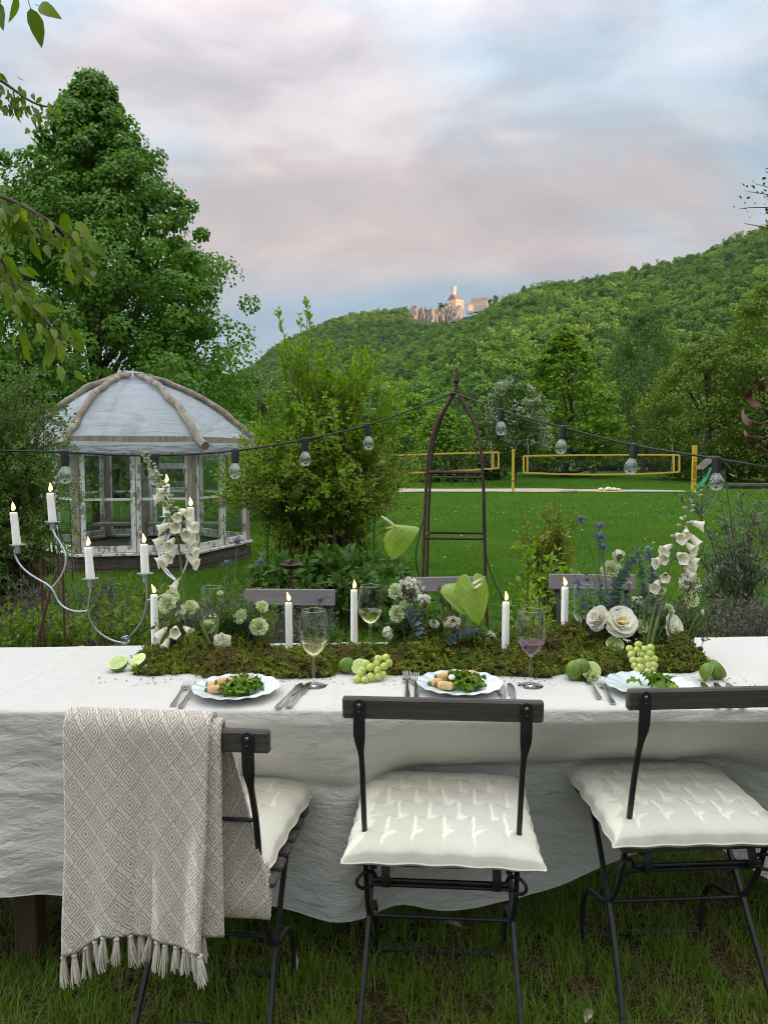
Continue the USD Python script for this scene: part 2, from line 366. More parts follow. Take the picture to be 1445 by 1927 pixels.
# sand strip of the court
sx, sy = np.linspace(-9, 17.2, 60), np.linspace(43.0, 47.5, 12)
SX, SY = np.meshgrid(sx, sy, indexing='ij')
edge = (meshkit.fbm(np.stack([SX * .8, SY * .8, SX * 0], -1), 3, 5) - .5)
fade = np.clip((SX - 9.0) / 9, 0, 1)
SYb = SY + edge * 1.0 * ((SY < 43.3) | (SY > 47.2)) - fade * (SY - 43.0) * .65
sv = np.stack([SX, SYb, G(SYb) + .05 + .03 * edge], -1).reshape(-1, 3)
sand_m = mat('sand', (.36, .32, .23), (.48, .43, .32), scale=1.5, rough=.95, bump=.4, bscale=8., bdist=.05)
g = usdkit.mesh(stage, '/World/sand_court', (sv, grid(60, 12)), sand_m, smooth=True)
meta(g.GetPrim(), 'pale strip of sand under the volleyball nets', kind='structure')

# ------------------------------------------------------------------ grass, in patches
def blades(n, size, lmin, lmax, w, lean=.6, seg=3, clump=0):
    p = rng.uniform(-size / 2, size / 2, (n, 2))
    if clump:
        c = rng.uniform(-size / 2, size / 2, (clump, 2)); p = c[rng.integers(0, clump, n)] + rng.normal(0, size * .05, (n, 2))
    L = rng.uniform(lmin, lmax, n) * rng.uniform(.6, 1, n); a = rng.uniform(0, 2 * pi, n); ln = np.abs(rng.normal(0, lean, n)) + .08
    d = np.stack([np.cos(a), np.sin(a), np.zeros(n)], 1); s = np.stack([-np.sin(a), np.cos(a), np.zeros(n)], 1)
    s = unit(s + d * rng.normal(0, .6, (n, 1)))
    V = []
    for k in range(seg + 1):
        t = k / seg; ang = ln * (0.25 + 1.1 * t)
        c = np.c_[p, np.zeros(n)] + d * (L * t * np.sin(ang))[:, None] + np.array([0, 0, 1.]) * (L * t * np.cos(np.minimum(ang, 1.5)))[:, None]
        ww = w * rng.uniform(.7, 1.3, n) * (1 - t ** 1.6) if k else np.full(n, w * .8)
        if k < seg: V += [c - s * ww[:, None] / 2, c + s * ww[:, None] / 2]
        else: V += [c]
    V = np.stack(V, 1); m = V.shape[1]
    F = []
    for k in range(seg - 1): F += [[2 * k, 2 * k + 1, 2 * k + 3], [2 * k, 2 * k + 3, 2 * k + 2]]
    F += [[2 * seg - 2, 2 * seg - 1, 2 * seg]]
    F = np.array(F)[None] + (np.arange(n) * m)[:, None, None]
    return V.reshape(-1, 3), F.reshape(-1, 3)
grass_m = leafmat('grass_blade', (0.086, 0.186, 0.020), (0.198, 0.332, 0.034), (0.369, 0.431, 0.068), trans=.25, rough=.5)
straw_m = leafmat('dry_straw', (0.187, 0.142, 0.056), (0.318, 0.244, 0.113), (0.449, 0.374, 0.206), trans=.1, rough=.7, tcol=(1, 1, 1), warm=False)
mead_m = leafmat('meadow_blade', (0.058, 0.175, 0.007), (0.103, 0.267, 0.011), (0.166, 0.328, 0.020), trans=.25, rough=.55, patch=.8, pcol=(.12, .215, .014), pscale=.45)
weed_m = leafmat('clover_leaf', (0.046, 0.130, 0.019), (0.065, 0.176, 0.026), (0.104, 0.221, 0.039), trans=.25)
def weed(n, size):
    pos = np.c_[rng.uniform(-size / 2, size / 2, (n, 2)), rng.uniform(.015, .05, n)]
    ax = unit(np.c_[rng.normal(size=(n, 2)), rng.uniform(-.1, .5, n)])
    return scatter(LEAF4, pos, ax, np.tile([0, 0, 1.], (n, 1)) + rng.normal(0, .25, (n, 3)), rng.uniform(.010, .024, n), 1.5)
near_protos = [[(blades(620, .34, .035, .11, .0032, .75, 3, 26), grass_m), (blades(430, .34, .03, .10, .0022, 1.2, 3), straw_m), (weed(9, .3), weed_m)] for _ in range(5)]
P = []
for x in np.arange(-1.75, 1.95, .24):
    for y in np.arange(1.35, 5.2, .24): P.append((x + rng.uniform(-.06, .06), y + rng.uniform(-.06, .06), 0))
P = np.array(P)
q = instancer('/World/lawn_grass', near_protos, None, P, rng.integers(0, 5, len(P)), yawq(rng.uniform(0, 6.28, len(P))), rng.uniform(.75, 1.15, len(P)))
meta(q, 'short mossy lawn grass with dry straw beneath chairs and table', 'grass', kind='stuff')
mid_protos = [[(blades(2300, 1.1, .05, .12, .007, .5, 2, 160), mead_m), (blades(160, 1.1, .05, .10, .006, 1., 2), straw_m)] for _ in range(3)]
far_protos = [(blades(2600, 3.3, .06, .15, .016, .5, 2, 300)) for _ in range(3)]
P, S = [], []
for y in np.arange(5.4, 17, .95):
    for x in np.arange(-.56 * y - 1, .56 * y + 1, .95): P.append((x + rng.uniform(-.2, .2), y + rng.uniform(-.2, .2)))
P = np.array(P)
q = instancer('/World/meadow_grass', mid_protos, None, np.c_[P, G(P[:, 1])], rng.integers(0, 3, len(P)), yawq(rng.uniform(0, 6.28, len(P))), rng.uniform(.8, 1.2, len(P)))
meta(q, 'lush green meadow grass between the garden beds and the net court', 'grass', kind='stuff')
P = []
for y in np.arange(17.5, 76, 2.9):
    for x in np.arange(-.3 * y - 1, .56 * y + 1, 2.9):
        if 41.6 < y < 48.8 and -10 < x < 15.0: continue
        P.append((x + rng.uniform(-.4, .4), y + rng.uniform(-.3, .3)))
P = np.array(P)
q = instancer('/World/meadow_grass_001', far_protos, mead_m, np.c_[P, G(P[:, 1])], rng.integers(0, 3, len(P)), yawq(rng.uniform(0, 6.28, len(P))), rng.uniform(.85, 1.15, len(P)))
_names[('', 'meadow_grass')] = 2
meta(q, 'green meadow grass around and beyond the sand court', 'grass', kind='stuff')
fl = lathe([(0, .0), (.011, .001), (.013, .004), (0, .006)], 7)
n = 150; Yr = rng.uniform(9, 41, n); P = np.stack([rng.uniform(.02, .50, n) * Yr, Yr, G(Yr) + rng.uniform(.07, .13, n)], 1)
white_m = mat('white_petal', (.78, .78, .70), (.70, .71, .60), scale=60., rough=.6)
q = instancer('/World/daisy', [fl], white_m, P, np.zeros(n), None, rng.uniform(.8, 2.0, n))
meta(q, 'tiny white daisies dotted over the meadow', 'daisies', kind='stuff')

# ================================================================== wooded hill
def EL(px, py):
    a, b, c = ray(px, py); return a / b, c / b      # x/Y and (z-eye)/Y
def crest(pts, drop):
    q = np.array([EL(px, py + drop) for px, py in pts]); return lambda s: np.interp(s, q[:, 0], q[:, 1])
cA = crest([(-1200, 900), (300, 850), (450, 815), (560, 765), (660, 715), (760, 665), (850, 622), (930, 578), (985, 551), (1040, 540), (1100, 534), (1160, 518), (1240, 507), (1300, 492), (1350, 472), (1400, 451), (1445, 427), (1600, 392), (2200, 415), (3200, 520)], 14)
cB = crest([(-1200, 880), (100, 830), (300, 790), (420, 725), (480, 690), (520, 655), (560, 632), (600, 612), (640, 600), (700, 590), (770, 583), (850, 588), (905, 578), (940, 570), (1100, 555), (1445, 500), (3200, 300)], 9)
YA, YB, YF = 850., 1250., 230.
def hill_z(s, Y):
    def prof(e, Yc, Y0, pw):
        zc = EYE + Yc * e
        t = np.clip((Y - Y0) / (Yc - Y0), 0, 1)
        back = np.clip((Y - Yc) / 500, 0, 1)
        return zc * (t ** pw) * (1 - .5 * back ** 1.5)
    zA, zB = prof(cA(s), YA, YF, 1.12), prof(cB(s), YB, 520., 1.1)
    bump = (meshkit.fbm(np.stack([s * Y / 90, Y / 90, s * 0], -1), 3, 3) - .5) * 12 * np.clip((Y - YF) / 200, 0, 1) * np.clip(np.abs(Y - YA) / 120, .2, 1)
    return np.maximum(zA, zB) + bump
hs = np.linspace(-1.9, 2.2, 200); hy = np.r_[np.linspace(YF - 30, 1300, 76), np.linspace(1330, 1900, 12)]
HS, HY = np.meshgrid(hs, hy, indexing='ij')
hv = np.stack([HS * HY, HY, hill_z(HS, HY) + .3 + .0018 * 0 * HY], -1).reshape(-1, 3)
hill_m = mat('forest_floor', (.015, .03, .008), (.03, .06, .012), scale=.02, rough=1.)
g = usdkit.mesh(stage, '/World/hill', (hv, grid(len(hs), len(hy))), hill_m, smooth=True)
meta(g.GetPrim(), 'long wooded hillside rising to the right', kind='structure')
# an added ridge on the sun's side, outside the picture: it keeps the evening sun off the valley floor
ru, rv = np.linspace(-950, 560, 60), np.linspace(-1, 1, 17)
RU, RV = np.meshgrid(ru, rv, indexing='ij'); sd2 = sdir[:2] / np.linalg.norm(sdir[:2]); al = np.array([-sd2[1], sd2[0]])
rh = 118 * (1 - RV ** 2) ** 1.2 * np.clip((560 - RU) / 160, 0, 1) ** .6 * (.92 + .16 * meshkit.fbm(np.stack([RU / 120, RV * 2, RU * 0], -1), 3, 6))
rxy = sd2 * 470 + RU[..., None] * al + RV[..., None] * 260 * sd2
g = usdkit.mesh(stage, '/World/hill_001', (np.concatenate([rxy, rh[..., None] - 1.0], -1).reshape(-1, 3), grid(60, 17)), hill_m, smooth=True)
meta(g.GetPrim(), 'unseen ridge added to keep the evening sun off the valley', kind='structure')
def far_tree(n, h, r, seed):
    rs = np.random.default_rng(seed)
    k = 9; cc = rs.normal(size=(k, 3)) * [r * .34, r * .34, h * .13] + [0, 0, h * .62]
    c = cc[rs.integers(0, k, n)]; d = unit(rs.normal(size=(n, 3)) + [0, 0, .35]); rr = r * .52 * rs.uniform(.75, 1.05, (n, 1))
    p = c + d * rr * [1, 1, .85]
    v, f = scatter(LEAF2, p, unit(np.cross(d, rs.normal(size=(n, 3)))), d + rs.normal(0, .35, (n, 3)), rs.uniform(.9, 1.6, n) * r * .26, 1.5)
    tv, tf = tube([(0, 0, -2), (0, 0, h * .6)], [.35, .15], 5)
    return (v, f), (tv, tf)
wood_m = leafmat('far_wood_leaf', (0.045, 0.119, 0.025), (0.079, 0.202, 0.040), (0.145, 0.270, 0.064), trans=.2, rough=.7, per='object')
protos = []
for k in range(6):
    h, r = [(15, 4.6), (17, 4.3), (13, 4.9), (16, 4.0), (14, 5.2), (19, 3.6)][k]
    c, t = far_tree(230, h, r, 50 + k); protos.append(cat(c, t))
P = []
for Y in np.arange(YF + 30, YB + 25, 8.2):
    s0, s1 = -.26, .62
    for x in np.arange(s0 * Y, s1 * Y, 8.2):
        P.append((x, Y))
P = np.array(P) + rng.uniform(-3.6, 3.6, (len(P), 2))
sP = P[:, 0] / P[:, 1]
zP = hill_z(sP, P[:, 1])
# keep what the valley side shows: drop trees well behind the near crest, where nothing of them is seen
elv = (zP + 16 - EYE) / P[:, 1]
keep = (elv > np.minimum(cA(sP), cB(sP)) * .30)
behind = (P[:, 1] > YA + 60) & (elv < cA(sP) + .003)
keep &= ~behind & ~((P[:, 1] > YA) & (P[:, 1] < YA + 60) & (elv < cA(sP) - .005))
# cliff and castle clearing
cliff0, cliff1 = EL(772, 600)[0], EL(918, 600)[0]
keep &= ~((P[:, 1] > YB - 120) & (sP > cliff0 - .002) & (sP < cliff1 + .002))
P, zP = P[keep], zP[keep]
patch = meshkit.fbm(np.stack([P[:, 0] / 60, P[:, 1] / 60, zP * 0], -1), 2, 9)
q = instancer('/World/hill_forest', protos, wood_m, np.c_[P, zP - .8], rng.integers(0, 6, len(P)), yawq(rng.uniform(0, 6.28, len(P))), (rng.uniform(.72, 1.12, len(P)) * (.8 + .4 * patch)))
meta(q, 'dense spring-green beech forest covering the hillside', 'forest', kind='stuff')
N_FOREST = len(P)

# ------------------------------------------------------------------ castle on its cliff
ridge_m = leafmat('ridge_leaf', (.03, .065, .014), (.05, .10, .02), (.08, .14, .03), trans=.2, rough=.7)
rock_m = mat('limestone', (.15, .14, .122), (.36, .33, .285), scale=.10, stretch=(1.6, 1.6, .5), rough=.95, bump=.8, bscale=.3, bdist=1.5)
wall_m = mat('castle_stone', (.52, .40, .28), (.60, .48, .36), scale=.4, rough=.9)
pale_m = mat('castle_plaster', (.52, .47, .41), (.60, .55, .48), scale=.3, rough=.9)
roof_m = mat('castle_roof', (.20, .12, .10), (.27, .18, .15), scale=.5, rough=.9)
dark_m = mat('window_dark', (.02, .02, .022), (.03, .03, .03), scale=3., rough=.3)
def crag(px0, px1, ytop, ybot, Y, seed):
    """a fissured rock wall: broken top line, vertical clefts, deep ledges"""
    a, b = at(px0, ytop, Y), at(px1, ybot + 12, Y); w, h = b[0] - a[0], a[2] - b[2]
    nx, nz = 34, 26; th = np.linspace(-1, 1, nx); zz = np.linspace(0, 1, nz); T, Zz = np.meshgrid(th, zz, indexing='ij')
    top = 1 - .34 * meshkit.fbm(np.stack([T * 3.1 + seed, T * 0, T * 0], -1), 3, seed) * .75 - .12 * np.abs(T) ** 8
    cle = meshkit.fbm(np.stack([T * 2.4 + seed, Zz * 1.1, T * 0], -1), 4, seed + 1) - .5; led = meshkit.fbm(np.stack([T * 2 + seed, Zz * 5, T * 0 + 3], -1), 3, seed + 2) - .5
    depth = 15 * (1 - T ** 2) ** .5 * (1.1 - .35 * Zz) + 13 * cle + 6 * led
    X_ = a[0] + w * (.5 + .5 * T * (1.12 - .06 * Zz)) + 2.2 * led; fr = np.stack([X_, Y - depth, b[2] + h * Zz * top], -1)
    bk = fr.copy(); bk[..., 1] = Y + 14; bk = bk[:, ::-1]
    V = np.concatenate([fr, bk], 1); return V.reshape(-1, 3), grid(nx, 2 * nz)
for i, (x0, x1, y0, y1, lab) in enumerate([(771, 787, 573, 606, 'narrow grey limestone crag at the far end of the cliff'), (786, 803, 576, 604, 'limestone crag with a warm sunlit flank'), (801, 823, 577, 606, 'broad pale limestone crag in the middle of the cliff'),
        (819, 845, 578, 601, 'low grey crag below the castle trees'), (838, 870, 574, 597, 'tall limestone crag carrying the castle')]):
    one('crag', crag(x0, x1, y0, y1, YB - 30 + 5 * (i % 2), 20 + i * 3), rock_m, lab, 'crag', smooth=20, group='crags of the castle cliff')
for i, (px, py, sz, lab) in enumerate([(781, 577, .45, 'small tree on the outer crag'), (797, 580, .5, 'tree in the cleft between the two outer crags'), (812, 581, .42, 'low tree on top of the broad crag'), (829, 582, .95, 'largest dark tree on the cliff just left of the castle'), (838, 582, .7, 'tree touching the castle wall'), (868, 590, .6, 'small tree at the right foot of the castle rock'), (922, 569, .75, 'dark tree right of the long outbuilding'), (932, 566, .9, 'taller dark tree further right of the long outbuilding'), (985, 553, 1.15, 'tall tree standing up from the hill crest')]):
    b = at(px, py + 5, YB - 24.); (lv, lf), (tv_, tf_) = far_tree(260, 15 * sz, 5.2 * sz, 300 + i)
    t = Thing('ridge_tree', lab, 'tree', b, group='trees on the castle ridge'); t.part('crown', (lv + b, lf), ridge_m, smooth=False, kind='stuff'); t.part('trunk', (tv_ + b, tf_), hill_m)
YC = YB - 18.
base = at(856, 586, YC)
castle = Thing('castle', 'small cream hilltop castle with a round pale tower on the cliff', 'castle', base)
Rc = Rz(math.radians(38)); L = lambda m: move(m, base, Rc)
castle.part('wall', L(box((-8, -10, -4), (8, 10, 17))), wall_m, label='sunlit masonry main block')
gable = m3.CrossSection([[(-10, 0), (10, 0), (8.5, 2), (6, 4.5), (3.5, 7), (0, 9.5), (-3.5, 7), (-6, 4.5), (-8.5, 2)]])
gv, gf = arr(gable.extrude(15.6)); gv = gv[:, [2, 0, 1]] - [7.8, 0, -17]
castle.part('roof', L((gv, gf)), roof_m)
castle.part('tower', L(move(lathe([(0, 0), (4.2, 0), (4.2, 24), (5.0, 25), (5.0, 29), (4.4, 29), (4.4, 28), (0, 28)], 20), (-1, 3, 10))), pale_m, label='round pale tower with a projecting parapet')
castle.part('annex', L(box((-19, -6, -4), (-8.2, 7, 7))), wall_m); 
castle.part('annex_roof', L(move(trimesh.convex.convex_hull(np.array([(-19.4, -6.4, 7.05), (-8, -6.4, 7.05), (-19.4, 7.4, 7.05), (-8, 7.4, 7.05), (-19.4, .5, 12), (-8, .5, 12)])), (0, 0, 0))), roof_m)
for zz in (2, 8, 13):
    for yy in (-5, 0, 5): castle.part('window', L(box((7.9, yy - .8, zz - 1.2), (8.25, yy + .8, zz + 1.2))), dark_m)
    for xx in (-4, 3): castle.part('window', L(box((xx - .8, -10.25, zz - 1.2), (xx + .8, -9.9, zz + 1.2))), dark_m)
def house(name, label, px, py, w, d, h, rh, yaw):
    b = at(px, py, YC); t = Thing(name, label, 'building', b); Rh = Rz(yaw); L2 = lambda m: move(m, b, Rh)
    t.part('wall', L2(box((-w / 2, -d / 2, -7), (w / 2, d / 2, h))), pale_m)
    t.part('roof', L2(trimesh.convex.convex_hull(np.array([(-w / 2 - .5, -d / 2 - .5, h + .05), (w / 2 + .5, -d / 2 - .5, h + .05), (-w / 2 - .5, d / 2 + .5, h + .05), (w / 2 + .5, d / 2 + .5, h + .05), (-w / 2 + 2, 0, h + rh), (w / 2 - 2, 0, h + rh)]))), roof_m)
    for i in range(int(w // 4)):
        for zz in np.arange(2, h - .5, 3.5): t.part('window', L2(box((-w / 2 + 2 + i * 4 - .6, -d / 2 - .25, zz - 1), (-w / 2 + 2 + i * 4 + .6, -d / 2 + .1, zz + 1))), dark_m)
house('castle_outbuilding', 'small white outbuilding with a dark roof beside the castle tower', 884, 582, 9, 9, 7, 3.5, .3)
house('castle_outbuilding', 'long pale outbuilding with several gables at the end of the ridge', 902, 579, 26, 11, 11, 5, -.25)

# ================================================================== trees
bark_m = mat('bark', (.05, .04, .03), (.12, .10, .075), scale=6., stretch=(1, 1, .25), rough=.95, bump=.8, bscale=14., bdist=.02)
def crown(base, lo, hi, rfun, nclump, nleaf, leaf, tmpl=LEAF2, wid=1.4, rc=(.5, .9), droop=.35, flat=.65, inner=.35, shell=1., seed=0, jag=.06):
    """leaf clumps through the crown's volume; returns leaves and clump centres"""
    z = lo + (hi - lo) * rng.uniform(0, 1, nclump) ** 1.15
    t = (z - lo) / (hi - lo)
    R = rfun(t); a = rng.uniform(0, 2 * pi, nclump); r = R * np.sqrt(rng.uniform(inner, 1, nclump)) * (1 + jag * rng.normal(0, 1, nclump))
    cc = np.stack([base[0] + np.cos(a) * r, base[1] + np.sin(a) * r, base[2] + z], 1)
    sz = rng.uniform(*rc, nclump) * (.42 + .58 * np.clip(R / max(R.max(), 1e-6), .2, 1))
    k = rng.integers(0, nclump, nleaf)
    d = unit(rng.normal(size=(nleaf, 3)) + [0, 0, .25])
    rad = sz[k, None] * rng.uniform(.35, 1.0, (nleaf, 1)) ** .5 * shell
    p = cc[k] + d * rad * [1, 1, flat]
    out = unit(np.stack([np.cos(a[k]), np.sin(a[k]), np.zeros(nleaf)], 1) + .6 * d)
    p[:, 2] -= droop * .3 * sz[k] * rng.uniform(0, 1, nleaf)
    ax = unit(out + rng.normal(0, .5, (nleaf, 3)) + [0, 0, -droop * 1.6])
    nm = d * .7 + [0, 0, .7] + rng.normal(0, .4, (nleaf, 3))
    return scatter(tmpl, p, ax, nm, leaf * rng.uniform(.65, 1.25, nleaf), wid), cc
def tree(name, label, base, H, lo, rfun, nclump, nleaf, leaf, leaf_m, trunk_r, nlimb=14, tmpl=LEAF2, group=None, category='tree', bark=None, lean=(0, 0), ttop=.8, **kw):
    base = np.asarray(base, float)
    t = Thing(name, label, category, base, group=group)
    top = base + [lean[0], lean[1], lo + (H - lo) * ttop]
    tr = spline([base - [0, 0, .3], base * .6 + top * .4 + [rng.normal(0, .02 * H), 0, 0], top], 14)
    t.part('trunk', tube(tr, np.linspace(trunk_r, trunk_r * .22, 14), 9), bark or bark_m, smooth=True)
    lv, cc = crown(base + [lean[0] * .6, lean[1] * .6, 0], lo, H, rfun, nclump, nleaf, leaf, tmpl, **kw)
    for i in rng.permutation(len(cc))[:nlimb]:
        c = cc[i]; zz = np.clip(base[2] + lo * .7 + (c[2] - base[2] - lo) * .6, base[2] + .2, top[2])
        u = np.clip((zz - base[2]) / (top[2] - base[2]), 0, 1); s0 = tr[int(u * 13)]
        t.part('limb', tube(spline([s0, (s0 + c) / 2 + [0, 0, -.04 * H], c], 7), np.linspace(trunk_r * .38, trunk_r * .08, 7), 6), bark or bark_m, smooth=True)
    t.part('crown', lv, leaf_m, smooth=False, kind='stuff')
    return t
# tall linden, left
linden_m = leafmat('linden_leaf', (0.071, 0.199, 0.022), (0.133, 0.304, 0.029), (0.233, 0.407, 0.055), trans=.28, rough=.45)
lb = np.array([at(192, 900, 15.5)[0], 15.5, -.1])
rl = lambda t: np.interp(t, [0, .12, .22, .34, .46, .57, .70, .80, .90, .965, 1], [2.9, 3.05, 2.98, 2.82, 2.58, 2.25, 1.72, 1.18, .72, .36, .06])
tree('linden_tree', 'tall dense dark green tree of cone shape rising behind the glasshouse', lb, 8.85, .9, rl, 1000, 150000, .068, linden_m, .2, nlimb=34, tmpl=LEAF4, wid=2.3, rc=(.20, .52), droop=.8, flat=.75, inner=.04, jag=.09, ttop=.66)
# greener tree between linden and the bush
yg_m = leafmat('hedge_leaf', (0.050, 0.106, 0.015), (0.088, 0.163, 0.025), (0.138, 0.213, 0.044), trans=.3)
b = at(455, 850, 19.); b[2] = G(19)
tree('small_tree', 'yellow-green bushy tree between the dark linden and the tall garden bush', b, 3.6, .2, lambda t: 1.15 * np.interp(t, [0, .3, .7, 1], [.9, 1, .75, .2]), 90, 9000, .085, yg_m, .08, rc=(.25, .45), wid=1.0)
dk_m = leafmat('thicket_leaf', (0.047, 0.115, 0.022), (0.084, 0.179, 0.030), (0.157, 0.252, 0.047), trans=.25)
mid_m = leafmat('hornbeam_leaf', (0.108, 0.229, 0.017), (0.175, 0.311, 0.026), (0.269, 0.384, 0.041), trans=.28)
birch_m = leafmat('birch_leaf', (0.060, 0.134, 0.035), (0.099, 0.190, 0.048), (0.161, 0.249, 0.074), trans=.28)
olive_m = leafmat('willow_leaf', (0.103, 0.181, 0.021), (0.156, 0.245, 0.032), (0.221, 0.314, 0.051), trans=.28)
blos_m = leafmat('blossom', (.30, .34, .26), (.48, .50, .42), (.62, .62, .55), trans=.2, warm=False)
def px_tree(name, label, px, ytop, half, Y, shape, nclump, nleaf, leaf, m, trunk_r, lo=.08, **kw):
    b = at(px, 885, Y); b[2] = G(Y); top = at(px, ytop, Y)[2] - b[2]; hw = half / ppm(Y)
    xs_, ys_ = zip(*shape)
    return tree(name, label, b, top, lo * top, lambda t: hw * np.interp(t, xs_, ys_), nclump, nleaf, leaf, m, trunk_r, **kw)
cone = [(0, .85), (.15, 1), (.4, .92), (.65, .68), (.85, .38), (1, .06)]
oval = [(0, .6), (.25, .95), (.5, 1), (.75, .8), (.92, .45), (1, .12)]
px_tree('hornbeam_tree', 'broad bright green tree behind the near volleyball net', 1058, 628, 100, 70., cone, 330, 22000, .30, mid_m, .35, lo=.10, rc=(.8, 1.3), droop=.2, flat=.35, inner=.3)
px_tree('birch_tree', 'tall grey-green birch with hanging twigs between two broader trees', 1208, 588, 68, 84., oval, 260, 18000, .26, birch_m, .3, lo=.12, tmpl=NARROW, wid=3., rc=(.9, 1.5), droop=1.6, flat=1.3, inner=.3)
px_tree('willow_tree', 'wide olive-green tree behind the yellow post and play hut', 1330, 640, 118, 62., oval, 330, 24000, .22, olive_m, .35, lo=.05, rc=(.8, 1.3), droop=.5, flat=.6, inner=.3)
px_tree('willow_tree', 'tall olive-green tree at the edge of the picture beside the hill', 1450, 520, 105, 58., oval, 360, 24000, .22, olive_m, .4, lo=.05, rc=(.8, 1.3), droop=.5, flat=.6, inner=.3)
px_tree('blossom_tree', 'small round tree dusted with white blossom behind the obelisk', 965, 728, 62, 54., [(0, .5), (.3, .9), (.6, 1), (.85, .75), (1, .2)], 130, 6500, .19, dk_m, .16, lo=.25, rc=(.5, .9), inner=.3)
ct = stage.GetPrimAtPath('/World/blossom_tree')
b = at(970, 885, 54.); b[2] = G(54)
bv, _ = crown(b, 2.6, at(970, 718, 54.)[2] - b[2], lambda t: 2.5 * np.interp(t, [0, .6, 1], [.8, 1, .4]), 90, 2600, .17, LEAF2, 1.4, rc=(.3, .6), inner=.5)
usdkit.mesh(stage, '/World/blossom_tree/blossom', (bv[0] - b + (b - np.array([at(965, 885, 54.)[0], 54., G(54)])), bv[1]), blos_m)
stage.GetPrimAtPath('/World/blossom_tree/blossom').SetCustomDataByKey('kind', 'stuff')
for i, (px, yt, hf, Y, m, lab) in enumerate([(835, 775, 52, 60., mid_m, 'light green rounded bush behind the obelisk'), (905, 800, 40, 64., dk_m, 'dark green low bush under the blossoming tree'), (770, 745, 60, 74., mid_m, 'leafy tree half hidden by the tall garden bush'),
        (700, 770, 60, 78., dk_m, 'dark tree behind the tall garden bush'), (1128, 800, 60, 92., dk_m, 'shadowy tree far behind the near net'), (1000, 818, 50, 88., dk_m, 'dark undergrowth behind the broad green tree'),
        (1260, 790, 60, 90., dk_m, 'dark thicket behind the yellow post'), (1395, 800, 70, 74., dk_m, 'dark bush behind the timber play hut'), (620, 760, 70, 80., mid_m, 'green tree far behind the garden bush'), (520, 770, 60, 84., mid_m, 'pale green tree low beside the linden'),
        (880, 740, 60, 110., dk_m, 'soft dark tree at the foot of the hill'), (1180, 740, 80, 112., mid_m, 'green tree at the foot of the hill between birch and net')]):
    px_tree('meadow_tree', lab, px, yt, hf, Y, oval, 100, 6500, .30, m, .16, lo=.02, rc=(.9, 1.5), nlimb=5, inner=.3, group='trees along the far edge of the meadow')
# bare orchard trunk leaning, behind the net
b = at(1117, 884, 66.); b[2] = G(66)
t = Thing('orchard_trunk', 'dark leaning tree trunk under the branches behind the near net', 'tree trunk', b)
t.part('trunk', tube(spline([b - [0, 0, .2], b + [-.2, 0, 1.], b + [-1.1, 0, 2.2]], 8), np.linspace(.26, .16, 8), 8), bark_m, smooth=True)
t.part('limb', tube(spline([b + [-.2, 0, 1.], b + [.3, .1, 2.0]], 5), np.linspace(.14, .08, 5), 7), bark_m, smooth=True)
# sparse tree, upper right: twigs reach into the picture
spr_m = leafmat('twig_leaf', (.03, .05, .02), (.05, .075, .028), (.08, .10, .04), trans=.3)
b = np.array([at(1560, 800, 11.)[0], 11., 0.])
t = Thing('ash_tree', 'slender tree reaching in at the upper edge with sparse small leaves', 'tree', b)
tr = spline([b, b + [-.05, 0, 2.], b + [-.1, .1, 5.6]], 12); t.part('trunk', tube(tr, np.linspace(.11, .03, 12), 8), bark_m, smooth=True)
LP, LA, LN = [], [], []
for px, py, n in [(1392, 392, 5), (1408, 360, 5), (1420, 345, 4), (1440, 322, 5), (1400, 420, 3), (1448, 300, 4), (1450, 400, 4)]:
    e = at(px, py, 11. + rng.uniform(-.3, .3)); s0 = tr[9] if py < 400 else tr[8]
    c = spline([s0, (s0 + e) / 2 + [0, 0, .12], e], 12)
    t.part('branch', tube(c, np.linspace(.018, .004, 12), 5), bark_m, smooth=True)
    for k in range(int(n * 7)):
        u = rng.uniform(.35, 1); p = c[int(u * 11)]; d = unit(rng.normal(size=3) + [-.3, 0, .2])
        tw = p + d * rng.uniform(.05, .22); LP.append(tw); LA.append(unit(d + [0, 0, .2])); LN.append(rng.normal(size=3))
t.part('foliage', scatter(LEAF4, np.array(LP), np.array(LA), np.array(LN), rng.uniform(.035, .065, len(LP)), 1.2), spr_m, smooth=False, kind='stuff')
